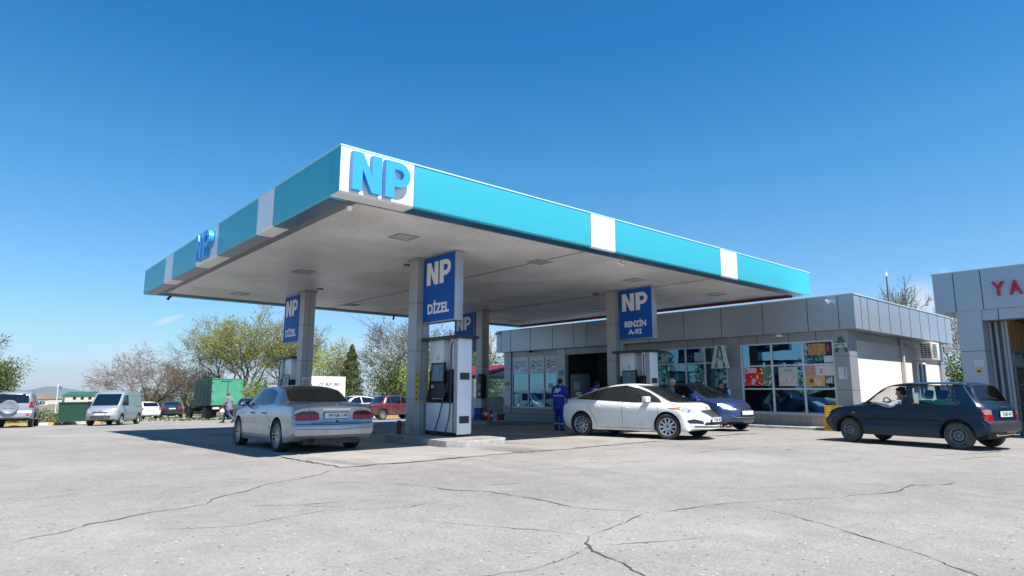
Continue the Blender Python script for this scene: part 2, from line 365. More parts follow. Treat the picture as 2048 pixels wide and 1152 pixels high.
# asphalt yard with its far edge line
KERB = [(-40, 46.4), (5, 46.4), (6.8, 47.5), (8.8, 70), (17.6, 71), (19.0, 43), (20.6, 40.2), (27, 33.5), (45, 32)]
def kerb_y(x):
    for (a, b), (c, d) in zip(KERB, KERB[1:]):
        if a <= x <= c: return b+(d-b)*(x-a)/(c-a)
    return 32
mb = MB(); xs = sorted(set(lin(-40, 45, 60)+[k[0] for k in KERB])); prev = None
rows = []
for x in xs:
    ky = kerb_y(x); rows.append([(x, y, G(x, y)) for y in [-30, -8, -2, 0, 2, 4, 6, 8, 10, 12, 14, 17, 20, 24]+lin(28, ky, 14)])
n = len(rows[0]); mb.add([v for r in rows for v in r], [(i*n+j, (i+1)*n+j, (i+1)*n+j+1, i*n+j+1) for i in range(len(rows)-1) for j in range(n-1)])
prop(mb.build('asphalt_yard', asph, fix=False), kind='structure')
# forecourt concrete slab with a ragged edge
random.seed(4)
mb = MB(); SX0, SY0, SX1, SY1 = 4.75, 9.66, 17.9, 27.0
ys = lin(SY0, SY1, 90); xs = lin(SX0, SX1, 110); vs = []
for j, y in enumerate(ys):
    for i, x in enumerate(xs):
        xx, yy = x, y
        if i == 0: xx += random.uniform(-.06, .06)
        if j == 0: yy += random.uniform(-.07, .07)+.05*math.sin(x*1.7)
        vs.append((xx, yy, G(xx, yy)+.008))
nx = len(xs); mb.add(vs, [(j*nx+i, j*nx+i+1, (j+1)*nx+i+1, (j+1)*nx+i) for j in range(len(ys)-1) for i in range(nx-1)])
prop(mb.build('concrete_forecourt', slabm, fix=False), kind='structure')
# cracks in the asphalt as thin dark ribbons
CR = [(0.022, [(0.35, 6.59), (0.54, 6.73), (0.78, 6.85), (0.99, 7.08), (1.28, 7.19), (1.59, 7.36), (1.88, 7.4), (2.11, 7.52), (2.24, 7.83), (2.48, 8.0), (2.8, 8.18), (3.03, 8.48), (3.3, 8.68), (3.69, 8.8), (4.09, 9.03), (4.5, 9.49)]), (0.01, [(1.96, 7.41), (2.2, 7.31), (2.52, 7.0), (2.99, 6.55), (3.2, 6.29), (3.26, 6.17)]), (0.014, [(3.44, 6.53), (3.61, 6.63), (3.82, 6.54)]), (0.01, [(3.48, 8.2), (3.65, 8.29), (4.05, 8.0), (4.41, 7.69), (4.53, 7.27), (4.66, 6.99)]), (0.016, [(4.66, 6.99), (4.64, 6.73), (4.68, 6.53), (4.92, 6.27), (4.96, 6.08), (4.98, 5.78), (5.03, 5.59), (5.03, 5.33), (4.98, 5.04), (5.0, 4.75), (5.09, 4.49), (5.24, 4.29), (5.29, 4.07)]), (0.01, [(5.29, 4.07), (5.41, 4.04), (5.81, 3.95), (6.32, 3.86), (6.64, 3.74), (6.83, 3.67), (7.18, 3.5), (7.79, 3.2)]), (0.018, [(7.79, 3.2), (8.2, 3.13), (8.59, 2.94), (9.13, 2.95), (9.52, 2.95), (9.98, 2.68), (10.28, 2.67)]), (0.014, [(5.29, 4.07), (4.98, 3.98), (4.68, 3.88), (4.29, 3.79), (4.14, 3.76)]), (0.024, [(4.14, 3.76), (3.91, 3.59), (3.77, 3.36), (3.73, 3.17), (3.67, 2.99), (3.58, 2.83), (3.55, 2.75), (3.46, 2.64)]), (0.008, [(3.3, 5.26), (3.54, 4.97), (3.83, 4.41), (4.05, 4.09), (4.14, 3.76)]), (0.02, [(6.5, 3.66), (6.44, 3.41), (6.32, 3.13), (6.23, 2.95), (6.13, 2.62), (5.96, 2.39), (5.8, 2.09), (5.65, 1.86), (5.52, 1.63), (5.33, 1.4), (5.15, 1.19)]), (0.02, [(10.88, 7.23), (12.09, 7.31), (13.01, 7.14), (13.45, 7.09)]), (0.012, [(8.03, 7.63), (8.73, 7.22), (9.19, 7.03), (9.59, 6.9)]), (0.012, [(0.95, 9.92), (1.09, 9.84), (1.24, 9.53)]), (0.012, [(5.17, 6.65), (5.6, 6.46), (6.01, 6.35)]), (0.03, [(9.08, 9.6), (9.39, 9.63), (9.53, 9.33), (9.86, 9.35)]), (0.012, [(2.96, 9.47), (3.1, 9.27), (3.29, 9.02)]), (0.02, [(2.84, 8.03), (2.88, 7.89)]), (0.02, [(3.19, 6.27), (3.24, 6.15)]), (0.03, [(13.73, 3.49), (14.43, 3.35), (15.13, 3.12)]), (0.02, [(13.95, 4.11), (15.07, 3.66), (16.96, 3.18)])]
def ribbon(mb, pts, w, z=.004, seed=0):
    rnd = random.Random(seed); P = []
    for (a, b) in zip(pts, pts[1:]):
        a, b = Vector(a), Vector(b); n = max(2, int((b-a).length/.045))
        for i in range(n): P.append(a.lerp(b, i/n))
    P.append(Vector(pts[-1])); wob = Vector((0, 0)); Q = []
    for p in P:
        wob = wob*.86+Vector((rnd.gauss(0, .008), rnd.gauss(0, .008))); Q.append(p+wob)
    vs = []; W_ = w
    for i, p in enumerate(Q):
        t = (Q[min(i+1, len(Q)-1)]-Q[max(i-1, 0)]); t = Vector((-t.y, t.x)).normalized() if t.length > 0 else Vector((1, 0))
        W_ = max(w*.35, min(w*2.4, W_*.8+w*.2+rnd.gauss(0, w*.28))); e = min(1, i/6, (len(Q)-1-i)/6)+.08
        for s in (-1, 1): q = p+t*(s*W_*e/2); vs.append((q.x, q.y, G(q.x, q.y)+z))
    mb.add(vs, [(2*i, 2*i+1, 2*i+3, 2*i+2) for i in range(len(Q)-1)])
mb = MB()
for i, (wd, pts) in enumerate(CR): ribbon(mb, pts, wd*(.8 if wd < .02 else .6), .0045, i)
for k, pts in enumerate((((1.2, 6.5), (2.0, 6.1), (2.9, 6.3), (3.7, 5.9), (4.3, 6.0)), ((2.2, 3.6), (3.1, 3.3), (3.9, 3.5), (5.0, 3.0)), ((6.2, 5.4), (7.0, 4.9), (7.6, 4.2), (8.6, 3.9), (9.4, 3.2)), ((8.2, 8.7), (9.3, 8.0), (10.6, 7.9), (12.0, 7.1), (13.6, 6.9)), ((11.0, 5.0), (11.9, 4.6), (12.8, 4.8), (13.9, 4.1)), ((-.2, 9.8), (.9, 9.2), (1.8, 9.5), (3.2, 8.9), (4.5, 9.1)), ((5.6, 8.1), (6.3, 7.4), (7.4, 7.2), (8.0, 6.5)), ((14.2, 8.9), (15.4, 8.1), (16.9, 8.0), (18.6, 7.2)))): ribbon(mb, pts, .005, .0045, 300+k)
# broken edge along the slab
for k, (a, b) in enumerate((((4.9, 9.62), (9.5, 9.60)), ((10, 9.62), (13.2, 9.66)), ((4.72, 9.7), (4.70, 12.2)), ((13.6, 9.6), (17.5, 9.7)))): ribbon(mb, [a, b], .028, .0125, 50+k)
rnd = random.Random(8)
for k in range(46):    # short scattered hairlines and chipped spots
    x, y = rnd.uniform(1.5, 16), rnd.uniform(4.5, 9.4)
    if k < 20: x, y = rnd.uniform(5, 17), rnd.uniform(8.6, 9.9)
    a = rnd.uniform(-.5, .5); l = rnd.uniform(.1, .55); ribbon(mb, [(x, y), (x+l*.6, y-l*.2*a), (x+l, y-l*math.sin(a)*.6)], rnd.uniform(.008, .022), .0045 if y < 9.4 else .0135, 100+k)
prop(mb.build('asphalt_cracks', crackm, fix=False), kind='structure')
# kerb: yellow and white blocks along the far edge
mb = MB(); ky_ = mat('kerb_yellow', (.62, .42, .06), .7, noise=(4, .6, (.45, .33, .12))); kw_ = mat('kerb_white', (.66, .64, .60), .7, noise=(4, .6, (.45, .43, .40)))
idx = 0
for (a, b) in zip(KERB, KERB[1:]):
    a, b = Vector(a), Vector(b); L_ = (b-a).length; n = max(1, round(L_/1.0)); d = (b-a)/n
    for i in range(n):
        p, q = a+d*i, a+d*(i+1)-d.normalized()*.02; nrm = Vector((-d.y, d.x)).normalized()*.18
        mb.cur = idx % 2; idx += 1
        vs = []
        for (u, h) in ((p, -.05), (q, -.05), (q+nrm, -.05), (p+nrm, -.05)): vs.append((u.x, u.y, G(u.x, u.y)+h))
        vs += [(v[0], v[1], v[2]+.22) for v in vs]
        mb.add(vs, [(0, 1, 2, 3), (4, 7, 6, 5), (0, 4, 5, 1), (1, 5, 6, 2), (2, 6, 7, 3), (3, 7, 4, 0)])
prop(mb.build('kerb', [ky_, kw_]), kind='structure')
# hills
mb = MB(); rnd = random.Random(3)
for (dist, a0, a1, hmax, ci) in ((7800, -6, 22, 80, 0),):
    n = 60; vs = []
    for i in range(n+1):
        az = R(a0+(a1-a0)*i/n); u = i/n
        h = (H(0)-H(0))+hmax*(math.exp(-((u-.385)/.05)**2)*1.0+.6*math.exp(-((u-.46)/.07)**2)+.5*math.exp(-((u-.30)/.08)**2))+rnd.uniform(0, 5)
        for k, (f, hh) in enumerate(((1, 0), (1.03, h*.8), (1.08, h), (1.3, 0))): vs.append((math.sin(az)*dist*f, math.cos(az)*dist*f, G(0, 7800)+hh+10))
    mb.add(vs, [(i*4+k, (i+1)*4+k, (i+1)*4+k+1, i*4+k+1) for i in range(n) for k in range(3)])
prop(mb.build('hills', mat('hill', (.10, .12, .10), .95), smooth=True), kind='structure')
# ================================================================ CANOPY
CX0, CX1, CY0, CY1, ZB, ZT = 4.551, 22.911, 9.866, 25.756, 4.70, 5.55
can = wthing('fuel_canopy', 'large flat petrol station canopy with turquoise and white edge on four square pillars', 'canopy', (9, 14, G(9, 14)))
mb = MB(); mb.box(CX0+.12, CX1-.12, CY0+.12, CY1-.12, 5.40, 5.44); mb.build('roof_deck', dgrey, can)
mb = MB(); mb.box(CX0+.5, CX1-.5, CY0+.5, CY1-.5, 4.76, 4.78); mb.build('soffit', soff, can)
mb = MB()
for (x0, x1, y0, y1) in ((CX0+.36, CX1-.36, CY0+.36, CY0+.56), (CX0+.36, CX1-.36, CY1-.56, CY1-.36), (CX0+.36, CX0+.62, CY0+.56, CY1-.56), (CX1-.5, CX1-.36, CY0+.56, CY1-.56)):
    mb.box(x0, x1, y0, y1, 4.74, 4.80)
mb.build('soffit_border', mat('soffit_border', (.17, .175, .18), .5), can)
for X in (11.46, 17.3):
    mb = MB(); mb.box(X-.012, X+.012, CY0+.5, CY1-.5, 4.752, 4.762); mb.build('soffit_joint', seam, can)
PROF = [(0, 5.55), (0, 4.745)]+[(.045-.045*math.cos(R(a)), 4.745-.045*math.sin(R(a))) for a in (22, 45, 68, 90)]+[(.36, 4.70), (.36, 4.745), (.05, 4.745), (.05, 5.55)]
def fascia(name, side, a0, a1, m, out=0., ch=None):
    """profile swept along one edge, outward offset 'out'"""
    prof = [(u-out if i < 7 else u, z-(out if 2 <= i < 8 else 0)) for i, (u, z) in enumerate(PROF)]
    if side == 'front': P = lambda u, z, a: (a, CY0+u, z)
    elif side == 'back': P = lambda u, z, a: (a, CY1-u, z)
    elif side == 'left': P = lambda u, z, a: (CX0+u, a, z)
    else: P = lambda u, z, a: (CX1-u, a, z)
    mb = MB(); n = len(prof)
    mb.add([P(u, z, a0) for u, z in prof]+[P(u, z, a1) for u, z in prof], [tuple(range(n)), tuple(reversed(range(n, 2*n)))]+[(i, (i+1) % n, n+(i+1) % n, n+i) for i in range(n)])
    return mb.build(name, m, can, smooth=30)
seg = [(CX0, 6.06, 'w'), (6.06, 11.05, 't'), (11.05, 11.96, 'w'), (11.96, 16.87, 't'), (16.87, 17.82, 'w'), (17.82, CX1, 't')]
for a, b, k in seg: fascia('white_fascia_panel' if k == 'w' else 'turquoise_fascia_panel', 'front', a+.006, b-.006, white if k == 'w' else teal, .004 if k == 'w' else 0)
seg = [(CY0+.37, 13.0, 't'), (13.0, 13.98, 'w'), (13.98, 16.9, 't'), (16.9, 18.86, 'w'), (18.86, 21.6, 't'), (21.6, 22.62, 'w'), (22.62, CY1, 't')]
for a, b, k in seg: fascia('white_fascia_panel' if k == 'w' else 'turquoise_fascia_panel', 'left', a+.006, b-.006, white if k == 'w' else teal, .004 if k == 'w' else 0)
mb = MB(); mb.box(CX0, CX0+.05, CY0, CY0+.37, 4.72, 5.55); mb.build('turquoise_fascia_panel', teal, can)
fascia('turquoise_fascia_panel', 'back', CX0+.37, CX1-.37, teal); fascia('turquoise_fascia_panel', 'right', CY0+.37, CY1, teal)
mb = MB()
for (x0, x1, y0, y1) in ((CX0-.012, CX1+.012, CY0-.012, CY0+.07), (CX0-.012, CX1+.012, CY1-.07, CY1+.012), (CX0-.012, CX0+.07, CY0+.07, CY1-.07), (CX1-.07, CX1+.012, CY0+.07, CY1-.07)): mb.box(x0, x1, y0, y1, 5.551, 5.575)
mb.build('top_trim', mat('pale_trim', (.55, .78, .80), .4), can)
mb = MB(); mb.box(CX1-.42, CX1-.37, CY0+.5, CY1-.5, 4.66, 4.74); mb.build('red_strip', mat('red_strip', (.55, .03, .03), .4), can)
mb = MB()
mb.box(CX0+1.52, CX1-.4, CY0+.05, CY0+.355, 4.690, 4.697); mb.build('dark_trim', teal_d, can)
for a, b in ((CY0+.5, 12.98), (14.0, 16.88), (18.88, 21.58), (22.64, CY1-.4)):
    mb = MB(); mb.box(CX0+.05, CX0+.355, a, b, 4.690, 4.697); mb.build('under_trim', mat('lavender_trim', (.20, .20, .27), .35) if a > 13 else mat('blue_grey_trim', (.06, .11, .18), .3), can)
# three-dimensional letters
mb = MB(); NP(mb, (5.325, CY0-.012, 4.765), (1, 0, 0), (0, 0, 1), .70, .11, 1.05); mb.build('letter_pair', blue, can)
mb = MB(); NP(mb, (CX0-.012, 17.82, 4.77), (0, -1, 0), (0, 0, 1), .70, .14, 1.15); mb.build('letter_pair', blue, can)
# recessed ceiling lamps
for i, (x, y) in enumerate([(7.22, 12.14), (7.22, 17.8), (7.25, 23.6), (11.5, 12.14), (11.6, 17.8), (11.7, 23.65), (15.66, 12.2), (15.4, 18.7), (15.6, 23.6), (20.3, 12.1), (20.5, 18), (20.9, 23.8)]):
    f = MB(); 
    for (a, b, c, d) in ((-.26, .26, -.26, -.22), (-.26, .26, .22, .26), (-.26, -.22, -.22, .22), (.22, .26, -.22, .22)): f.box(x+a, x+b, y+c, y+d, 4.735, 4.762)
    fo = f.build('ceiling_light', concd, can); g = MB(); g.box(x-.215, x+.215, y-.215, y+.215, 4.745, 4.756); g.build('lens', mat('lens', (.42, .44, .44), .2), fo)
# round smoke covers
for (x, y) in ((9.0, 14.87), (8.97, 20.56), (16.9, 14.9)):
    mb = MB(); mb.lathe([(.11, 4.725), (.12, 4.74), (.12, 4.762)], 18, (x, y, 0)); mb.build('round_cover', mat('brown_cover', (.16, .11, .06), .6), can)
# pillars
PIL = [(8.70, 13.85), (8.70, 21.17), (16.74, 13.90), (16.74, 21.34)]
for (x, y) in PIL:
    mb = MB(); g0 = G(x, y); mb.box(x, x+.40, y, y+.40, g0+.10, 4.73); o = mb.build('pillar', mat('pillar_panel', (.40, .405, .41), .42, .35, noise=(1.5, .5, (.32, .325, .33))), can)
    mb = MB(); mb.box(x-.05, x+.45, y-.05, y+.45, 4.70, 4.755); mb.build('pillar_cap', mat('cap_grey', (.30, .29, .28), .5), o)
    mb = MB()
    for z in (3.55, 2.30, 1.07): mb.box(x-.002, x+.402, y-.002, y+.402, z-.005, z+.005)
    mb.box(x+.19, x+.20, y-.003, y+.403, g0+.25, 4.69); mb.build('panel_joint', seam, o)
    m2 = MB(); m2.box(x+.02, x+.09, y-.006, y-.001, g0+1.0, g0+1.75); s_ = m2.build('warning_strip', mat('warn_yellow', (.60, .42, .03), .5), o)
    m3 = MB()
    for k in range(5): m3.lathe([(.022, 0), (.022, .003)], 14, (x+.055, y-.0065, g0+1.08+k*.15), 'Y')
    m3.build('pictogram', black, s_)
# notice on second pillar
x, y = PIL[1]; mb = MB(); mb.box(x+.06, x+.36, y-.012, y-.004, 1.28, 1.72); o = mb.build('notice', mat('paper', (.78, .78, .78), .6), can)
m2 = MB()
for k in range(6): m2.box(x+.09+.01*(k % 3), x+.33-.02*(k % 2), y-.016, y-.013, 1.62-k*.05, 1.645-k*.05)
m2.build('printed_lines', mat('print_red', (.45, .08, .08), .6), o)
# hanging fuel signs, one beside each pillar
def fuel_sign(px, py, dirn, words, label):
    x0, x1 = px+.18, px+.45
    y0, y1 = (py-.01, py-1.43) if dirn < 0 else (py+.86, py+2.30)
    if y0 > y1: y0, y1 = y1, y0
    zt, zb = 4.74, 3.0
    t = wthing('fuel_sign', label, 'sign', (x0, y0, zb), 'blue fuel signs hung beside the pillars')
    b = MB(); b.box(x0+.012, x1-.012, y0, y1, zb, zt); b.build('casing', alu, t, bevel=.006)
    for s, X in ((-1, x0), (1, x1)):
        f = MB(); f.box(X if s < 0 else X-.011, X+.011 if s < 0 else X, y0+.025, y1-.025, zb+.03, zt-.02); fo = f.build('face', signb, t)
        ux = (0, -1, 0) if s < 0 else (0, 1, 0); yc = (y0+y1)/2; o_ = X+s*.0005
        l = MB(); NP(l, (o_, yc+.01, zb+.98), ux, (0, 0, 1), .60, .004, 1.12); l.build('letter_pair', letw, fo); l = MB()
        ws = words.split('|')
        if len(ws) == 1:
            place_flat(l, text_geo(ws[0], .02, .035), (o_, yc, zb+.40), ux, (0, 0, 1), w=.96, h=.35 if 'İ' in ws[0] else .27, depth=.004)
        else:
            place_flat(l, text_geo(ws[0], .02, .035), (o_, yc, zb+.56), ux, (0, 0, 1), w=.90, h=.27, depth=.004)
            place_flat(l, text_geo(ws[1], .02, .035), (o_, yc+.02, zb+.26), ux, (0, 0, 1), w=.58, h=.185, depth=.004)
        l.build('lettering', letw, fo)
    return t
fuel_sign(*PIL[0], -1, 'DİZEL', 'large blue diesel sign above the nearest fuel pump')
fuel_sign(*PIL[1], 1, 'DİZEL', 'darker blue diesel sign hanging left of the notice pillar')
fuel_sign(*PIL[2], -1, 'BENZİN|A-92', 'blue petrol A-92 sign hanging in front of the shop')
fuel_sign(*PIL[3], 1, 'BENZİN|A-92', 'blue sign half hidden behind the nearest pump roof')
# cameras / spotlights hung under the canopy edge
def spot(loc, d, m, label):
    t = thing('security_camera', label, 'camera', loc, 0, 'small cameras under the canopy edge')
    mb = MB(); mb.tube([(0, 0, 0), (0, 0, -.10)], .012, 8); mb.build('bracket', steel, t)
    d = Vector(d).normalized(); mb = MB(); p = Vector((0, 0, -.13)); mb.tube([p-d*.07, p+d*.10], .042, 12); mb.tube([p+d*.06, p+d*.115], .05, 12); mb.build('housing', m, t, smooth=40)
spot((5.0, 10.38, 4.75), (-.3, -1, -.5), white, 'white camera beneath the letters at the canopy corner')
spot((12.84, 10.42, 4.75), (.7, -.7, -.4), white, 'white camera beneath the long sunlit canopy edge')
spot((5.3, 25.2, 4.74), (-.5, .2, -.7), black, 'small black camera at the far left canopy corner')
spot((14.6, 25.2, 4.74), (0, .3, -.8), black, 'small black camera under the rear canopy edge')
# ================================================================ SHOP
# shop and garage scaled up about the camera; shop's front corner carries the shift
CAM_SCALE = (1.18, (18.134, 6.675, .26), (21.398, 7.877, .0728))
SXF, SXW, SY0_, SY1_ = 18.134, 18.5, 6.675, 22.03
SZB, SZT = 2.985, 3.92
shop = wthing('shop_building', 'long low grey panelled petrol station shop with pharmacy windows', 'building', (18.5, 14, .26))
wg = mirror_glass('window_glass', (.20, .42, .52), (.004, .007, .009), .62)
wgd = mirror_glass('window_glass_dark', (.16, .36, .46), (.006, .009, .010), .5)
green = mat('print_green', (.02, .22, .09), .5)
def seams_y(mb, x, ys, z0, z1):
    for y in ys: mb.box(x-.006, x+.004, y-.008, y+.008, z0, z1)
mb = MB(); mb.box(SXF, 26.9, SY0_, SY1_, SZB, SZT); fas = mb.build('fascia', alu, shop)
mb = MB(); seams_y(mb, SXF, [21.7, 21.05, 19.75, 18.4, 17.2, 16.5, 14.95, 13.55, 12.1, 10.7, 9.3, 7.95, 7.1], SZB, SZT)
mb.build('panel_joint', seam, fas); mb = MB()
for x in (18.6, 19.1, 19.9, 20.75, 21.65, 22.55, 23.5, 24.4, 25.35, 26.2): mb.box(x-.008, x+.008, SY0_-.006, SY0_+.004, SZB, SZT)
mb.build('panel_joint', seam, shop)
mb = MB(); mb.box(SXF-.02, 26.92, SY0_-.02, SY1_+.02, SZT, SZT+.03); mb.box(SXF+.3, 26.6, SY0_+.3, SY1_-.3, SZT+.03, SZT+.035); mb.build('roof', mat('roof_trim', (.5, .52, .55), .5), shop)
# walls
mb = MB(); mb.box(SXW+.08, 26.7, 7.1, 10.35, .1, SZB-.005); mb.box(21.2, 26.7, 10.35, 21.9, -.2, SZB-.005); mb.box(SXW+.08, 21.2, 18.05, 21.9, -.2, SZB-.005); mb.build('wall', cream, shop)
mb = MB(); mb.box(18.9, 26.6, 7.09, 7.098, 2.74, SZB-.006); mb.build('grey_wall_band', alu_d, shop)
mb = MB(); mb.box(18.95, 22.6, 7.088, 7.0985, .95, 1.0); mb.build('ledge', stone, shop)
def column(x0, x1, y0, y1, z0, m=alu_d, name='column'):
    b = MB(); b.box(x0, x1, y0, y1, z0, SZB-.003); o = b.build(name, m, shop); s = MB()
    for z in (2.26, 1.32): s.box(x0-.003, x1+.003, y0-.003, y1+.003, z-.005, z+.005)
    s.build('panel_joint', seam, o); return o
column(18.40, 18.95, 7.0, 7.41, .86)
column(18.42, 18.62, 10.28, 10.72, .27); column(18.40, 18.9, 21.33, 21.80, .3)
column(18.44, 18.62, 18.0, 18.44, .25, mat('pale_panel', (.52, .55, .60), .45, .2)); column(26.6, 27.0, 7.03, 7.30, .2)
mb = MB(); mb.box(18.46, 18.62, 7.42, 10.27, 2.735, SZB-.004); mb.box(18.46, 18.62, 10.73, 17.99, 2.735, SZB-.004); mb.box(18.46, 18.62, 18.45, 21.32, 2.755, SZB-.004); o = mb.build('header_band', alu_d, shop)
mb = MB(); seams_y(mb, 18.46, [7.9, 8.7, 9.7, 11.2, 12.2, 13.4, 14.8, 16.2, 17.3, 19.3, 20.3, 21.1], 2.74, SZB-.006); mb.build('panel_joint', seam, o)
# stone plinths
def plinth(y0, y1, z0, z1, x0=18.40):
    b = MB(); y = y0; 
    b.box(x0, 18.62, y0, y1, z0, z1); o = b.build('stone_plinth', stone, shop); s = MB(); y = y0+.3
    while y < y1: s.box(x0-.003, x0+.003, y-.004, y+.004, z0, z1); y += .30
    s.build('panel_joint', mat('stone_joint', (.16, .13, .11), .9), o); c = MB(); c.box(x0-.03, 18.62, y0, y1, z1, z1+.025); c.build('sill', frame_m, o)
plinth(7.0, 10.72, .26, .61); plinth(18.0, 21.32, .2, .535); plinth(21.33, 21.82, .2, .62, 18.37)
# window banks
def bank(y0, y1, z0, z1, mull, trans, glass, name='window', panes=True):
    f = MB(); x0, x1 = 18.44, 18.50; w_ = .026
    f.box(x0, x1, y0, y0+2*w_, z0, z1); f.box(x0, x1, y1-2*w_, y1, z0, z1)
    for m in mull: f.box(x0, x1, m-w_, m+w_, z0, z1)
    ysl = [y0+2*w_]+[v for m in mull for v in (m-w_, m+w_)]+[y1-2*w_]
    for i in range(0, len(ysl), 2):
        for z in [z0+.025]+trans+[z1-.025]: f.box(x0+.004, x1-.004, ysl[i], ysl[i+1], z-.022, z+.022)
    fo = f.build(name, frame_m, shop); zs = [z0+.047]+[v for t in trans for v in (t-.022, t+.022)]+[z1-.047]
    g = MB()
    for i in range(0, len(ysl), 2):
        for j in range(0, len(zs), 2): g.box(18.475, 18.482, ysl[i], ysl[i+1], zs[j], zs[j+1])
    g.build('pane', glass, fo); return fo
bank(7.42, 10.27, .635, 2.735, [8.31, 9.26], [1.355, 2.05], wg)
bank(18.45, 21.30, .56, 2.755, [19.24, 20.22], [1.30, 2.03], wg)
bank(10.73, 13.5, .30, 2.735, [11.56, 12.29], [2.2], wgd, 'shop_front_glazing')
# door handle + door
mb = MB(); mb.tube([(18.40, 12.15, 1.0), (18.40, 12.15, 1.5)], .015); mb.build('door_handle', steel, shop)
# recess behind the dark entrance
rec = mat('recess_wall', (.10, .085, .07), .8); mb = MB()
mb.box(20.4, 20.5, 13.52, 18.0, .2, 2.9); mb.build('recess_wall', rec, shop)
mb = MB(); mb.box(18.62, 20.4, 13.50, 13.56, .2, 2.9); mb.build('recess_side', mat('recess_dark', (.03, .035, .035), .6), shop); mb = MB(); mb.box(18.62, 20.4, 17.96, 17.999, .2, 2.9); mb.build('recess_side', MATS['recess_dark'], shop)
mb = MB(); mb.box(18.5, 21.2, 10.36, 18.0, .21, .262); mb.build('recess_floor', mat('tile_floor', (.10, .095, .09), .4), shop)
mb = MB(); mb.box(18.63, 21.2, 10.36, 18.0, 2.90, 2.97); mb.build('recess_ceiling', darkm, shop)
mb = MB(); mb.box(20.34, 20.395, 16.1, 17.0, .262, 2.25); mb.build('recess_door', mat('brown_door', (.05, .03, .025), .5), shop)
mb = MB(); mb.box(20.33, 20.395, 14.2, 15.6, .262, 2.5); o = mb.build('inner_glazing', mirror_glass('inner_glass', (.10, .25, .25), (.01, .02, .02), .3), shop)
mb = MB()
for y in (14.2, 14.9, 15.6): mb.box(20.30, 20.329, y-.03, y+.03, .262, 2.1)
mb.box(20.30, 20.329, 14.23, 15.57, 2.1, 2.15); mb.build('glazing_frame', frame_m, o)
# white posters behind the left bank, green mark and writing
pw = mat('poster_white', (.74, .78, .84), .4)
for k, (a, b) in enumerate(((20.25, 21.24), (19.27, 20.19), (18.5, 19.21))):
    m_ = MB(); m_.box(18.466, 18.472, a+.01, b-.01, 2.06, 2.72); po = m_.build('window_poster', pw, shop)
    l = MB(); cy_, cz = b-.26, 2.44; X = 18.4655
    for (r1, r2, a0, a1) in ((.115, .07, 20, 300),):
        o1 = arc(0, 0, r1, a0, a1, 20); i1 = list(reversed(arc(0, 0, r2, a0, a1, 20)))
        place_flat(l, curve_mesh([o1+i1], .004), (X, cy_, cz+.02), (0, -1, 0), (0, 0, 1), h=.22, depth=.002)
    for q, (ww, dz) in enumerate(((.34, -.10), (.28, -.155), (.2, -.21))):
        pts = [(-ww/2+ww*i/10, .014*math.sin(i*.63)) for i in range(11)]
        place_flat(l, curve_mesh([pts+[(p[0], p[1]-.028) for p in reversed(pts)]], .004), (X, cy_, cz+dz), (0, -1, 0), (0, 0, 1), w=ww, depth=.002)
    l.box(X-.001, X, cy_-.27, cy_-.08, cz+.0, cz+.05)
    l.build('green_mark', mat('mark_green', (.01, .22, .12), .5), po)
    l = MB(); yc_ = b-.66 if k < 2 else b-.56; nw = 5 if k < 2 else 3
    for q in range(nw): yq = yc_+.14*(nw/5)-q*.066; l.box(X-.001, X, yq-.048, yq-.034, 2.42, 2.58); l.box(X-.001, X, yq-.034, yq-.004, 2.42+(q % 3)*.055, 2.445+(q % 3)*.055)
    l.build('green_word', mat('mark_green2', (.04, .30, .18), .5), po)
    l = MB()
    for q in range(nw+1): yq = yc_+.15*(nw/5)-q*.055; l.box(X-.001, X, yq-.038, yq, 2.32+.01*(q % 2), 2.38)
    for z in (2.17, 2.13): l.box(X-.001, X, a+.04, a+.36, z-.008, z+.008)
    l.build('small_print', mat('print_violet', (.13, .12, .25), .5), po)
m_ = MB(); m_.box(18.462, 18.471, 18.75, 19.0, 1.36, 1.58); m_.build('window_poster', mat('poster_grey', (.42, .42, .46), .5), shop)
m_ = MB(); m_.box(18.430, 18.438, 18.08, 18.34, 1.90, 2.10); po = m_.build('wall_notice', mat('poster_blue', (.03, .16, .38), .5), shop)
l = MB()
for k in range(3): l.box(18.426, 18.4295, 18.12, 18.30-.03*k, 2.04-k*.05, 2.055-k*.05)
l.build('printed_lines', letw, po)
m_ = MB(); m_.box(18.385, 18.397, 21.40, 21.74, 1.50, 1.68); po = m_.build('wall_notice', mat('notice_yellow', (.42, .36, .08), .5), shop)
l = MB(); l.box(18.381, 18.3845, 21.44, 21.70, 1.52, 1.545); l.prism([(21.5, 1.57), (21.64, 1.57), (21.57, 1.66)], 18.381, 18.3845); l.build('printed_mark', black, po)
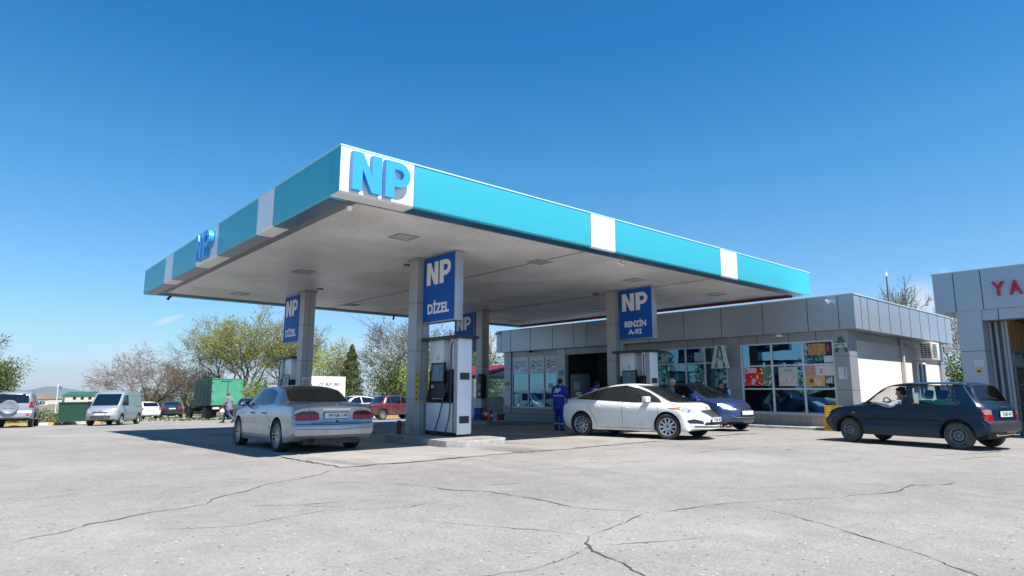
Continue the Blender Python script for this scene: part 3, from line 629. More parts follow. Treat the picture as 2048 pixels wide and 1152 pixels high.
# pharmacy posters: printed paper behind the glass
def poster_mat(name, base, cols, scale, thr=.5, rand=1.0):
    m = bpy.data.materials.new(name); m.use_nodes = True; N, L = nodes_of(m); b = N['Principled BSDF']; b.inputs['Roughness'].default_value = .35
    g = N.new('ShaderNodeNewGeometry'); v = N.new('ShaderNodeTexVoronoi'); v.inputs['Scale'].default_value = scale; v.inputs['Randomness'].default_value = rand; L.new(g.outputs['Position'], v.inputs['Vector'])
    s = N.new('ShaderNodeSeparateColor'); L.new(v.outputs['Color'], s.inputs[0]); r = N.new('ShaderNodeValToRGB'); r.color_ramp.interpolation = 'CONSTANT'
    e = r.color_ramp.elements; e[0].position = 0; e[0].color = (*base, 1); e[1].position = thr; e[1].color = (*cols[0], 1)
    for i, c in enumerate(cols[1:]): k = e.new(thr+(1-thr)*(i+1)/len(cols)); k.color = (*c, 1)
    L.new(s.outputs[0], r.inputs[0])
    d = N.new('ShaderNodeMath'); d.operation = 'LESS_THAN'; d.inputs[1].default_value = .42; L.new(v.outputs['Distance'], d.inputs[0])
    x = N.new('ShaderNodeMix'); x.data_type = 'RGBA'; L.new(d.outputs[0], x.inputs[0]); x.inputs[6].default_value = (*base, 1); L.new(r.outputs[0], x.inputs[7]); L.new(x.outputs[2], b.inputs['Base Color']); return m
def poster(name, y0, y1, z0, z1, m, x=18.466, par=None):
    b = MB(); b.box(x, x+.006, y0, y1, z0, z1); return b.build(name, m, par or shop)
red = (.78, .012, .010); wht = (.85, .83, .80)
p = poster('red_pill_poster', 9.60, 10.17, 1.45, 2.0, poster_mat('pills_red', red, [wht, (.6, .45, .1), wht], 14, .55))
b = MB(); b.box(18.462, 18.4655, 9.78, 10.07, 1.84, 2.0); b.prism([(9.86, 1.47), (9.97, 1.49), (9.93, 1.68), (9.82, 1.66)], 18.462, 18.4655); b.build('white_blister_pack', mat('poster_white2', (.62, .58, .58), .4), p)
poster('green_pill_poster', 9.30, 9.595, 1.45, 2.0, poster_mat('pills_green', (.10, .22, .14), [wht, (.04, .20, .05), (.35, .40, .2)], 16, .5))
p = poster('pharmacy_poster', 8.50, 9.08, 1.44, 2.0, mat('poster_cream', (.50, .56, .46), .5))
b = MB(); b.box(18.462, 18.4655, 8.51, 9.07, 1.46, 1.82); b.build('pill_photo', poster_mat('pills_mix', (.62, .55, .55), [(.4, .08, .06), (.12, .06, .05), (.6, .4, .35), (.25, .1, .12)], 18, .45), p)
l = MB(); place_flat(l, text_geo('APTEK', .02, .005), (18.4655, 8.79, 1.90), (0, -1, 0), (0, 0, 1), w=.25, depth=.002); l.build('lettering', mat('print_teal', (.05, .16, .13), .5), p)
p = poster('baby_care_poster', 7.74, 8.28, 1.73, 2.02, mat('poster_pale', (.62, .60, .64), .5))
b = MB(); b.box(18.462, 18.4655, 7.98, 8.27, 1.74, 2.01); b.build('skin_picture', poster_mat('skin', (.52, .27, .23), [(.62, .38, .33), (.10, .04, .03), (.6, .5, .5)], 9, .35), p)
b = MB(); b.ell((18.4655, 7.82, 1.86), (.003, .045, .08)); b.build('hand_picture', mat('skin_pink', (.55, .30, .30), .5), p)
p = poster('orange_cosmetics_poster', 7.74, 8.28, 1.43, 1.725, mat('poster_orange', (.58, .33, .10), .5, noise=(6, .9, (.62, .48, .24))))
b = MB(); b.lathe([(.07, 0), (.07, .003)], 20, (18.462, 8.12, 1.58), 'X'); b.build('red_jar_picture', mat('jar_red', (.4, .05, .02), .4), p)
b = MB(); b.box(18.462, 18.4655, 7.97, 8.02, 1.50, 1.66); b.box(18.462, 18.4655, 7.88, 7.94, 1.47, 1.60); b.build('bottle_picture', mat('poster_white3', (.65, .6, .52), .4), p)
poster('yellow_corner_poster', 7.47, 7.735, 1.73, 2.02, poster_mat('citrus', (.62, .62, .55), [(.55, .50, .05), (.15, .3, .08), (.4, .1, .08)], 7, .6))
p = poster('green_cosmetics_poster', 7.47, 7.735, 1.50, 1.725, mat('poster_green', (.05, .20, .11), .5))
b = MB()
for k, (y, h) in enumerate(((7.68, .10), (7.62, .14), (7.56, .17))): b.box(18.462, 18.4655, y-.02, y+.02, 1.52, 1.52+h)
b.build('bottle_picture', mat('poster_white4', (.6, .62, .6), .4), p)
poster('orange_poster', 7.66, 8.15, 2.32, 2.64, mat('poster_amber', (.52, .30, .10), .5, noise=(9, .9, (.30, .13, .04))))
p = poster('dark_poster', 7.52, 7.655, 2.34, 2.66, mat('poster_navy', (.05, .02, .05), .5)); b = MB(); b.ell((18.4655, 7.59, 2.5), (.003, .045, .11)); b.build('capsule_picture', mat('capsule', (.35, .06, .08), .4), p)
poster('paper_note', 7.48, 7.72, 2.10, 2.29, mat('paper_pale', (.60, .62, .66), .5))
poster('paper_note', 11.58, 11.95, 2.26, 2.56, mat('paper_sky', (.30, .50, .58), .5))
poster('paper_note', 13.0, 13.3, 2.28, 2.55, poster_mat('chess', (.5, .5, .5), [(.08, .05, .05), (.4, .1, .08)], 9, .5))
p = poster('price_notice', 7.11, 7.32, 1.63, 1.95, mat('paper_white', (.66, .64, .70), .5), 18.39)
b = MB()
for k in range(5): b.box(18.386, 18.3895, 7.13, 7.18, 1.66+k*.06, 1.69+k*.06); b.box(18.386, 18.3895, 7.21, 7.30, 1.67+k*.06, 1.675+k*.06)
b.build('printed_lines', mat('print_dark', (.14, .05, .08), .5), p)
# green A signs
def A_shape(w=1., h=1.35):
    return [[(0, 0), (.22*w, 0), (.31*w, .33*h), (.69*w, .33*h), (.78*w, 0), (w, 0), (.64*w, h), (.36*w, h)], [(.37*w, .50*h), (.5*w, .86*h), (.63*w, .50*h)]]
t = wthing('pharmacy_sign', 'green letter A pharmacy sign fixed to the corner column', 'sign', (18.38, 7.2, 2.58))
l = MB(); place_flat(l, curve_mesh(A_shape(), .05), (18.398, 7.2, 2.585), (0, -1, 0), (0, 0, 1), w=.34, h=.42, depth=.03); l.build('letter_a', mat('a_green', (.01, .14, .06), .4), t)
l = MB(); l.box(18.34, 18.364, 7.02, 7.40, 2.50, 2.62); o = l.build('name_band', mat('band_white', (.62, .66, .66), .4), t)
l = MB(); place_flat(l, text_geo('APTEK', .02, .03), (18.3395, 7.21, 2.56), (0, -1, 0), (0, 0, 1), w=.34, h=.085, depth=.003); l.build('lettering', mat('a_dkgreen', (.01, .08, .03), .4), o)
t = wthing('pharmacy_light_box', 'white light box with a green A hung beside the shop door', 'sign', (18.1, 10.8, 2.35))
bx = MB(); bx.prism([(10.78-.30, 2.0), (10.78+.30, 2.0), (10.78+.12, 2.72), (10.78-.12, 2.72)], 18.02, 18.16); bx.build('casing', mat('lightbox', (.62, .62, .64), .4), t, bevel=.004)
l = MB(); place_flat(l, curve_mesh(A_shape(), .05), (18.0185, 10.74, 2.36), (0, -1, 0), (0, 0, 1), w=.38, h=.68, depth=.003); l.build('letter_a', mat('a_green2', (.03, .24, .11), .4), t)
l = MB(); place_flat(l, text_geo('ATILLA', .02, .02), (18.0155, 10.76, 2.24), (0, -1, 0), (0, 0, 1), w=.42, h=.15, depth=.003); l.build('lettering', mat('lt_white', (.7, .72, .72), .4), t)
l = MB(); l.tube([(18.16, 10.78, 2.6), (18.46, 10.78, 2.6)], .015); l.build('bracket', steel, t)
# side wall: downpipe, window
mb = MB(); mb.tube([(22.74, 7.03, .2), (22.74, 7.03, 2.95)], .05, 10); mb.build('downpipe', mat('pipe_cream', (.62, .58, .53), .5), shop, smooth=40)
f = MB()
for (a, b, c, d) in ((24.05, 24.11, 1.0, 2.26), (24.87, 24.93, 1.0, 2.26), (24.45, 24.51, 1.0, 2.26), (24.11, 24.45, 2.20, 2.26), (24.51, 24.87, 2.2, 2.26), (24.11, 24.45, 1.0, 1.06), (24.51, 24.87, 1.0, 1.06)): f.box(a, b, 7.03, 7.094, c, d)
fo = f.build('side_window', white, shop); g = MB(); g.box(24.11, 24.45, 7.07, 7.08, 1.06, 2.2); g.box(24.51, 24.87, 7.07, 7.08, 1.06, 2.2); g.build('pane', wg, fo)
# pavement steps
_d, CAM_SCALE = CAM_SCALE, None
mb = MB(); mb.box(20.85, 22.2, 7.55, 26.6, -.6, .125); mb.box(20.5, 20.85, 14.5, 26.8, -.6, -.03); mb.box(20.15, 20.5, 19.5, 26.9, -.6, -.14); mb.box(22.2, 32.5, 7.5, 8.38, -.3, .12)
prop(mb.build('shop_pavement', concd, bevel=.012), kind='structure')
CAM_SCALE = _d
# air conditioner
ac = wthing('air_conditioner', 'cream outdoor air conditioner box high on the cream side wall', 'air conditioner', (24.1, 6.8, 2.3))
mb = MB(); mb.box(23.75, 24.6, 6.50, 6.84, 2.32, 2.90); cs = mb.build('casing', mat('ac_cream', (.66, .65, .58), .5), ac, bevel=.015)
mb = MB()
for k in range(7):
    for j in range(3): mb.box(23.742, 23.75, 6.54+j*.095, 6.615+j*.095, 2.38+k*.07, 2.42+k*.07)
mb.build('side_slots', black, cs)
mb = MB(); 
for k in range(9): mb.box(23.82, 24.32, 6.488, 6.499, 2.39+k*.055, 2.405+k*.055)
mb.build('fan_grille', mat('ac_grille', (.40, .40, .37), .5), cs)
mb = MB(); mb.lathe([(.22, 0), (.22, .006)], 28, (24.07, 6.492, 2.61), 'Y'); mb.build('fan_disc', dgrey, cs)
mb = MB(); mb.box(23.85, 23.88, 6.5, 7.09, 2.27, 2.31); mb.box(24.45, 24.48, 6.5, 7.09, 2.27, 2.31); mb.build('wall_bracket', steel, ac)
# roof camera and camera on left corner, mast
def bullet(loc, d, label):
    t = thing('security_camera', label, 'camera', loc, 0, 'white cameras on the shop roof edge'); d = Vector(d).normalized()
    m_ = MB(); m_.tube([(.1, 0, .0), (0, 0, .02)], .012, 8); m_.build('bracket', white, t); m_ = MB(); m_.tube([d*-.08, d*.10], .04, 12); m_.tube([d*.08, d*.13], .05, 12); m_.build('housing', white, t, smooth=40)
bullet((18.05, 7.35, 3.78), (-.8, -.6, -.25), 'white camera at the sunny corner of the shop roof'); bullet((18.06, 21.85, 3.84), (-.8, .4, -.3), 'white camera at the shaded left corner of the shop roof')
t = wthing('roof_mast', 'thin dark radio mast standing on the shop roof', 'antenna', (24.6, 7.9, SZT+.03)); mb = MB(); mb.tube([(24.6, 7.9, SZT), (24.58, 7.88, 5.35)], .022, 8); mb.build('pole', dgrey, t)
mb = MB(); mb.ell((24.58, 7.88, 5.42), (.05, .05, .07)); mb.tube([(24.58, 7.88, 5.4), (24.58, 7.88, 5.6)], .008, 6); mb.build('lamp_tip', white, t)
mb = MB(); mb.box(24.5, 24.7, 7.8, 8.0, SZT+.036, SZT+.06); mb.build('base', dgrey, t)
# small outdoor lamp cameras under the fascia
for y, l_ in ((19.9, 'dark round lamp under the shop fascia above the left windows'), (8.9, 'white dome lamp under the shop fascia above the pharmacy windows')):
    t = wthing('wall_lamp', l_, 'lamp', (18.3, y, 2.98)); mb = MB(); mb.lathe([(.10, 2.90), (.11, 2.93), (.06, 2.975), (.05, 2.985)], 16, (18.3, y, 0)); mb.build('dome', white if y < 10 else black, t, smooth=40); mb = MB(); mb.box(18.26, 18.34, y-.04, y+.04, 2.975, 2.984); mb.build('mount', dgrey, t)
# cash machine and display fridge in the entrance recess
t = wthing('cash_machine', 'dark cash machine with lit panel beside the entrance recess', 'cash machine', (18.75, 17.3, .26))
mb = MB(); mb.box(18.55, 19.1, 16.75, 17.85, .262, 1.95); mb.build('cabinet', mat('atm_navy', (.01, .012, .03), .35), t, bevel=.02)
mb = MB(); mb.box(18.535, 18.549, 17.25, 17.6, 1.30, 1.62); mb.build('screen', mat('atm_screen', (.05, .16, .18), .2), t); mb = MB(); mb.box(18.53, 18.549, 17.2, 17.5, 1.10, 1.22); mb.build('keypad', frame_m, t)
t = wthing('drinks_fridge', 'dark glass drinks fridge standing in the shop entrance', 'fridge', (18.8, 14.1, .26))
mb = MB(); mb.box(18.6, 19.2, 13.7, 14.5, .262, 2.1); mb.build('cabinet', black, t, bevel=.02); mb = MB(); mb.box(18.585, 18.599, 13.76, 14.44, .4, 1.75); mb.build('glass_door', wgd, t); mb = MB(); mb.box(18.585, 18.599, 13.72, 14.48, 1.82, 2.06); mb.build('header', frame_m, t)
# ================================================================ GARAGE on the right
gar = wthing('service_garage', 'grey panelled car service garage with red letters at the right edge', 'building', (18.5, 2, .2))
GY = 4.79; mb = MB(); mb.box(18.134, 27, -9, GY, 3.22, 4.17); fas = mb.build('fascia', alu, gar); mb = MB()
for y in (4.35, 3.80, 2.4, .95, -.5, -2, -3.5): seams_y(mb, 18.134, [y], 3.22, 4.17)
mb.build('panel_joint', seam, fas); mb = MB(); mb.box(18.11, 27.02, -9.02, GY+.02, 4.17, 4.20); mb.build('roof', MATS['roof_trim'], gar)
mb = MB(); mb.box(18.14, 18.62, 3.87, 4.36, .15, 3.218); co = mb.build('column', alu, gar); mb = MB(); mb.box(18.137, 18.623, 3.867, 4.363, 2.24, 2.252); mb.build('panel_joint', seam, co)
mb = MB(); mb.box(18.2, 18.6, -4.0, 3.869, 2.97, 3.218); o = mb.build('lintel', alu, gar); mb = MB(); seams_y(mb, 18.2, [3.55, 2.2, .8], 2.97, 3.218); mb.build('panel_joint', seam, o)
mb = MB(); mb.box(18.62, 26.8, 4.20, 4.36, .15, 3.218); mb.box(26.6, 26.8, -9, 4.20, .15, 3.218); mb.box(18.2, 26.8, -9, -8.8, .15, 3.218); mb.box(18.2, 18.6, -8.8, -4, .15, 3.218); mb.build('wall', alu_d, gar)
mb = MB(); mb.box(18.63, 26.5, -8.7, 4.19, 3.15, 3.2); mb.build('ceiling', mat('garage_ceiling', (.25, .24, .22), .8), gar)
mb = MB(); mb.box(18.2, 26.6, -8.8, 4.2, .17, .215); mb.build('floor', mat('garage_floor', (.12, .11, .10), .6), gar)
mb = MB()
for k, (x, y) in enumerate(((18.66, 3.835), (18.70, 3.72), (18.74, 3.60), (18.72, 3.53))): mb.cbox((x, y, 1.6), (.05, .055, 2.72))
mb.build('folded_door', alu_d, gar); mb = MB(); mb.box(18.76, 18.78, 3.52, 3.86, .22, 2.95); mb.build('door_leaf', mat('leaf_grey', (.10, .11, .12), .5), gar)
mb = MB(); 
for (st, x0) in (('Y', 3.47), ('A', 3.15)):
    g = text_geo(st, .2, .03); place_flat(mb, g, (18.128, x0, 3.68), (0, -1, 0), (0, 0, 1), w=.24, h=.33, depth=.07)
mb.build('red_letters', mat('letter_red', (.42, .012, .035), .4), gar)
mb = MB(); mb.box(18.130, 18.137, 3.93, 4.10, 1.88, 2.03); po = mb.build('paper_note', MATS['paper_white'], gar)
l = MB()
for k in range(4): l.box(18.127, 18.1297, 3.945, 4.085, 1.90+k*.03, 1.905+k*.03)
l.build('printed_lines', seam, po)
mb = MB(); mb.box(18.130, 18.137, 3.985, 4.085, 1.72, 1.84); po = mb.build('yellow_notice', MATS['warn_yellow'], gar); l = MB(); l.box(18.127, 18.1297, 4.0, 4.07, 1.745, 1.79); l.build('pictogram', seam, po)
# shelf inside the garage
t = wthing('storage_shelf', 'metal storage shelf inside the open garage doorway', 'shelf', (19.6, 3.7, .22)); SHX0, SHX1, SHY0, SHY1 = 19.2, 21.4, 3.55, 4.1
mb = MB()
for x in (SHX0, SHX1):
    for y in (SHY0, SHY1): m_ = MB(); m_.box(x-.02, x+.02, y-.02, y+.02, .216, 2.30); m_.build('upright', alu, t)
for z in (.45, 1.0, 1.45, 1.88, 2.28): m_ = MB(); m_.box(SHX0-.02, SHX1+.02, SHY0-.025, SHY1, z, z+.03); m_.build('shelf', alu, t)
cb = mat('cardboard', (.34, .20, .09), .8, noise=(3, .5, (.27, .15, .07)))
def copy_tree(o, parent=None):
    c = o.copy(); COL.objects.link(c); OFF[c.name] = OFF.get(o.name, Vector((0, 0, 0)))
    if parent is not None: c.parent = parent
    for ch in list(o.children): copy_tree(ch, c)
    return c
def carton():
    t = thing('cardboard_box', '', 'box', (0, 0, 0), 0, 'cardboard boxes on the garage shelf'); b = MB(); b.box(-.2, .2, -.22, .22, 0, .25); b.build('carton', cb, t, bevel=.004)
    b = MB(); b.box(-.202, -.2005, -.03, .03, .02, .23); b.box(-.2, .2, -.03, .03, .2505, .252); b.build('tape', mat('tape', (.20, .11, .05), .4), t); return t
c0 = carton(); first = True; lv = ['bottom', 'middle', 'top']; rw = ['first', 'second', 'third', 'fourth']
for k in range(3):
    for i in range(4):
        o = c0 if first else copy_tree(c0); first = False; o.location = cam_scaled((19.42+i*.50, 3.80, 2.311+k*.2555))
        o['label'] = 'brown cardboard box in the %s row, %s from the garage door' % (lv[k], rw[i])
def bottle():
    t = thing('water_bottle', '', 'bottle', (0, 0, 0), 0, 'plastic bottles on the garage shelf'); b = MB(); b.lathe([(.05, 0), (.055, .03), (.055, .2), (.03, .26), (.02, .28), (.02, .3)], 14); b.build('body', mat('bottle_plastic', (.22, .32, .40), .15), t, smooth=40)
    b = MB(); b.lathe([(.022, .3), (.022, .325)], 12); b.build('cap', mat('cap_pale', (.5, .55, .6), .4), t); return t
b0 = bottle()
for i in range(8):
    o = b0 if i == 0 else copy_tree(b0); o.location = cam_scaled((19.32+.24*i, 3.72, 1.911)); o['label'] = 'pale plastic bottle on the shelf below the cardboard boxes'
CAM_SCALE = None
# ================================================================ PUMP ISLANDS AND PUMPS
def island(x0, x1, y0, y1, label, zt):
    t = wthing('pump_island', label, 'kerb island', ((x0+x1)/2, (y0+y1)/2, zt-.15), 'raised concrete pump islands')
    c = .32; poly = [(x0+c, y0), (x1-c, y0), (x1, y0+c), (x1, y1-c), (x1-c, y1), (x0+c, y1), (x0, y1-c), (x0, y0+c)]
    inn = [(x0+c+.05, y0+.13), (x1-c-.05, y0+.13), (x1-.13, y0+c+.05), (x1-.13, y1-c-.05), (x1-c-.05, y1-.13), (x0+c+.05, y1-.13), (x0+.13, y1-c-.05), (x0+.13, y0+c+.05)]
    b = MB(); b.prism(poly, zt-.45, zt, 'Z'); b.build('kerbstone', concd, t, bevel=.015)
    b = MB(); b.prism(inn, zt+.001, zt+.006, 'Z'); b.build('paved_top', slabm, t)
    return t
Z1, Z2, Z3, Z4 = .18, .06, .16, .06
island(8.22, 9.95, 11.40, 14.75, 'nearest concrete pump island with a sunlit corner', Z1)
island(8.22, 9.95, 20.7, 25.0, 'concrete pump island at the far left pillar', Z2)
island(16.15, 17.1, 11.6, 14.9, 'concrete pump island behind the white saloon', Z3)
island(16.15, 17.1, 20.75, 25.0, 'concrete pump island with blue barrel and fire extinguishers', Z4)
pwhite = mat('pump_white', (.74, .76, .80), .28, coat=.4, noise=(2, .25, (.64, .66, .69)))
scr = mat('pump_screen', (.07, .12, .16), .08); hosem = mat('hose', (.035, .036, .04), .35)
def pump(px, py, dirn, z0, label):
    """px = face towards the yard; local frame: u along the island away from the pillar, v across"""
    t = thing('fuel_pump', label, 'fuel pump', (px, py, z0), 0, 'tall white fuel pumps under the canopy')
    # local axes: x across 0..0.46, y from 0 (open end) to 1.36 (pillar end)
    s = 1 if dirn < 0 else -1
    def Y(v): return v*s
    W = .44
    b = MB(); b.box(.015, W-.0, Y(.02), Y(1.36), 0, .09); b.build('base', black, t)
    for X0, X1 in ((0, .02), (W-.0, W+.02)):
        b = MB(); b.box(X0, X1, Y(.20), Y(1.35), .10, .79); d = b.build('cabinet_door', pwhite, t, bevel=.006)
        b = MB(); xx = X0 if X0 == 0 else X1; b.ell((xx, Y(.78), .70), (.006, .018, .018)); b.build('lock', black, d)
    b = MB(); b.box(.02, W-.001, Y(.17), Y(1.345), .09, .82); b.build('cabinet_frame', dgrey, t)
    b = MB(); b.prism([(Y(.17), .82), (Y(1.36), .82), (Y(1.25), 1.32), (Y(1.25), 1.60), (Y(.17), 1.60)], .02, W-.001); hd = b.build('head', mat('pump_head', (.006, .007, .010), .4, spec=.25), t, bevel=.012)
    for X0, sg in ((.02, -1), (W, 1)):
        b = MB(); b.prism([(.0, 1.30), (.0, .90), (-.05, .86), (-.10, .92), (-.04, 1.32), (-.05, 1.72), (0, 1.75)] if False else [(0, .84), (sg*.05, .86), (sg*.03, 1.28), (sg*.06, 1.30), (sg*.035, 1.78), (0, 1.80)], Y(.52), Y(1.12), 'Y')
        vs = b.v; b.v = [(v[0]+X0, v[1], v[2]) for v in vs]; e = b.build('display_housing', mat('pump_housing', (.008, .010, .014), .35, spec=.3), t)
        b = MB(); b.add([(X0+sg*.0605, Y(.56), 1.34), (X0+sg*.0605, Y(1.09), 1.34), (X0+sg*.038, Y(1.09), 1.75), (X0+sg*.038, Y(.56), 1.75), (X0+sg*.055, Y(.56), 1.34), (X0+sg*.055, Y(1.09), 1.34), (X0+sg*.03, Y(1.09), 1.75), (X0+sg*.03, Y(.56), 1.75)], [(0, 1, 2, 3), (4, 7, 6, 5), (0, 4, 5, 1), (1, 5, 6, 2), (2, 6, 7, 3), (3, 7, 4, 0)]); so_ = b.build('screen', scr, e)
        b = MB(); b.box(X0+sg*.058, X0+sg*.062, Y(.72), Y(.86), 1.58, 1.66); b.box(X0+sg*.058, X0+sg*.063, Y(.76), Y(.82), 1.42, 1.55); b.build('readout', mat('readout', (.16, .28, .36), .3), so_)
        b = MB()
        for k in range(6): b.cbox((X0+sg*.045, Y(.60+k*.08), .90), (.02, .035, .02))
        b.build('buttons', frame_m, e)
        b = MB(); b.cbox((X0+sg*.044, Y(1.04), 1.20), (.02, .08, .08)); b.build('card_reader', mat('reader', (.45, .45, .42), .4), e)
    # masts
    b = MB(); b.box(.02, W, Y(.0), Y(.165), .09, 2.36); b.build('hose_mast', mat('mast_grey', (.42, .43, .45), .4), t)
    b = MB(); b.box(.0, W-.03, Y(-.02), Y(.012), .06, 2.36); ml = b.build('end_panel', pwhite, t, bevel=.006)
    b = MB()
    for z in (1.36, .32): b.box(.06, W-.09, Y(-.021), Y(-.026), z, z+.17)
    v_ = b.build('vent', dgrey, ml); b = MB()
    for z in (1.36, .32):
        for k in range(5): b.box(.06, W-.09, Y(-.026), Y(-.032), z+.015+k*.032, z+.028+k*.032)
    b.build('louvre', black, v_)
    b = MB(); b.box(.0, W-.02, Y(.19), Y(.30), 1.62, 2.36); b.build('inner_mast', pwhite, t, bevel=.005)
    b = MB(); b.box(.0, W, Y(.62), Y(1.22), 1.60, 2.36); lm = b.build('rear_mast', pwhite, t, bevel=.006)
    b = MB(); b.box(-.005, -.0, Y(.78), Y(.88), 1.86, 1.96); b.build('label_plate', mat('plate_grey', (.40, .46, .52), .4), lm)
    b = MB(); b.box(-.13, W+.10, Y(-.14), Y(1.46), 2.36, 2.44); b.build('roof_hood', mat('hood_dark', (.018, .025, .035), .4), t, bevel=.008)
    for xs_, sg in ((0, -1), (W, 1)):
        X = xs_+sg*.05; pts = [(xs_+sg*.0, Y(.21), 2.30), (X-.0, Y(.20), 2.1), (X, Y(.19), 1.6), (X+sg*.02, Y(.18), 1.0), (X+sg*.03, Y(.20), .5), (X+sg*.10, Y(.30), .06), (X+sg*.19, Y(.50), -.10 if sg < 0 else .05), (X+sg*.16, Y(.66), .0 if sg < 0 else .1), (X+sg*.06, Y(.64), .35), (X+sg*.03, Y(.52), .75), (X+sg*.03, Y(.42), 1.02)]
        P = [Vector(p) for p in pts]; Q = []
        for i in range(len(P)-1):
            p0, p1, p2, p3 = P[max(i-1, 0)], P[i], P[i+1], P[min(i+2, len(P)-1)]
            for k in range(5):
                u = k/5; Q.append(.5*((2*p1)+(p2-p0)*u+(2*p0-5*p1+4*p2-p3)*u*u+(3*p1-p0-3*p2+p3)*u**3))
        Q.append(P[-1]); b = MB(); b.tube(Q, .017, 8); b.build('hose', hosem, t, smooth=True)
        b = MB(); b.tube([(X+sg*.03, Y(.42), 1.00), (X+sg*.02, Y(.37), 1.14)], [.022, .026], 10); b.tube([(X+sg*.02, Y(.37), 1.14), (X-sg*.01, Y(.31), 1.30)], [.03, .022], 10); b.tube([(X+sg*.025, Y(.40), 1.13), (X+sg*.025, Y(.30), 1.06), (X+sg*.02, Y(.30), 1.2)], .008, 6); b.build('nozzle', black, t, smooth=40)
    return t
pump(9.0, 12.42, -1, Z1+.006, 'nearest white fuel pump, under the large diesel sign')
pump(9.0, 24.0, 1, Z2+.006, 'white fuel pump behind the silver saloon')
pump(16.62, 12.42, -1, Z3+.006, 'white fuel pump behind the white saloon roof')
pump(16.62, 24.0, 1, Z4+.006, 'mostly hidden white fuel pump beyond the nearest one')
# barrel, extinguishers, buckets on the far island
t = wthing('blue_barrel', 'blue plastic barrel beside the far right pillar', 'barrel', (16.4, 21.0, Z4))
b = MB(); b.lathe([(.19, Z4+.007), (.20, Z4+.02), (.20, Z4+.25), (.205, Z4+.26), (.20, Z4+.27), (.20, Z4+.48), (.21, Z4+.5), (.17, Z4+.5), (.17, Z4+.1)], 24, (16.40, 21.08, 0)); b.build('drum', mat('barrel_blue', (.01, .10, .32), .4), t, smooth=40)
def extinguisher(x, y, z, h, label):
    t = wthing('fire_extinguisher', label, 'fire extinguisher', (x, y, z), 'red fire extinguishers on the pump island'); r = h*.17
    b = MB(); b.lathe([(r*.9, z), (r, z+.02), (r, z+h*.72), (r*.7, z+h*.8), (r*.3, z+h*.84), (r*.3, z+h*.9)], 18, (x, y, 0)); b.build('cylinder', mat('ext_red', (.45, .012, .01), .3), t, smooth=40)
    b = MB(); b.cbox((x, y, z+h*.45), (r*2.02*.7, r*2.02, h*.22)); b.build('label_plate', white, t)
    b = MB(); b.cbox((x, y, z+h*.93), (.03, .12, .03)); b.tube([(x, y, z+h*.9), (x-.09, y-.02, z+h*.82), (x-.11, y-.03, z+h*.4)], .012, 6); b.build('valve_and_hose', black, t)
extinguisher(16.45, 20.72, Z4+.007, .58, 'taller red fire extinguisher beside the blue barrel'); extinguisher(16.62, 20.52, Z4+.007, .42, 'shorter red fire extinguisher between extinguisher and bucket')
def bucket(x, y, z, r, h, label, m):
    t = wthing('bucket', label, 'bucket', (x, y, z)); b = MB(); b.lathe([(r*.75, z), (r, z+h), (r*.93, z+h), (r*.7, z+.02)], 20, (x, y, 0)); b.build('pail', m, t, smooth=40)
    b = MB(); b.tube([(x+r*math.cos(R(a)), y, z+h-.01-.10*math.sin(R(a))) for a in range(0, 181, 20)], .005, 5); b.build('handle', steel, t)
bucket(17.0, 20.35, Z4+.007, .17, .26, 'dark red bucket at the end of the far island', mat('bucket_red', (.22, .02, .015), .5))
t = wthing('red_post', 'short dark red post left of the nearest pillar', 'post', (8.5, 14.2, Z1)); b = MB(); b.lathe([(.055, Z1+.006), (.055, Z1+.33), (.04, Z1+.35)], 14, (8.50, 14.22, 0)); b.build('tube', mat('post_red', (.16, .012, .02), .5), t, smooth=40); b = MB(); b.box(8.44, 8.56, 14.14, 14.28, Z1+.20, Z1+.24); b.build('clamp', black, t)
# payment terminal on the far right pillar
t = wthing('payment_terminal', 'black payment terminal mounted on the far right pillar', 'terminal', (16.6, 21.2, 1.2))
b = MB(); b.prism([(20.98, .95), (21.30, .95), (21.30, 1.85), (21.22, 1.98), (21.06, 1.98), (20.98, 1.85)], 16.45, 16.735); b.build('casing', black, t, bevel=.02); b = MB(); b.box(16.440, 16.449, 21.02, 21.25, 1.30, 1.55); b.build('screen', scr, t)
b = MB(); b.box(16.441, 16.449, 21.04, 21.2, 1.05, 1.2); b.build('keypad', MATS['plate_grey'], t)
CAM_SCALE = (1.18, (18.134, 6.675, .26), (21.398, 7.877, .0728))
# blue bin by the shop plinth, yellow crates
t = wthing('blue_bin', 'small blue bin against the shop plinth behind the parked blue car', 'bin', (18.25, 10.3, .26)); b = MB(); b.box(18.18, 18.38, 10.18, 10.40, .265, .66); b.build('bin_body', mat('bin_blue', (.02, .22, .50), .4), t, bevel=.02); b = MB(); b.box(18.17, 18.385, 10.17, 10.41, .661, .69); b.build('lid', MATS['bin_blue'], t)
def crate(x, y, z, rz, label, m):
    t = thing('plastic_crate', label, 'crate', (x, y, z), rz, 'yellow crates by the pharmacy corner'); b = MB()
    for (a0, a1, c0_, c1_) in ((-.3, .3, -.2, -.185), (-.3, .3, .185, .2), (-.3, -.285, -.185, .185), (.285, .3, -.185, .185)):
        for zz in (0, .075, .15, .225): b.box(a0, a1, c0_, c1_, zz, zz+.035)
        b.box(a0, a1, c0_, c1_, .285, .32)
        L_ = max(a1-a0, c1_-c0_); n = int(L_/.07)
        for i in range(n+1):
            if a1-a0 > .1: u = a0+(a1-a0-.02)*i/n; b.box(u, u+.02, c0_+.002, c1_-.002, .035, .285)
            else: u = c0_+(c1_-c0_-.02)*i/n; b.box(a0+.002, a1-.002, u, u+.02, .035, .285)
    b.build('lattice_sides', m, t); b = MB(); b.box(-.285, .285, -.185, .185, .005, .02); b.build('bottom', m, t)
cy_m = mat('crate_yellow', (.62, .36, .005), .45)
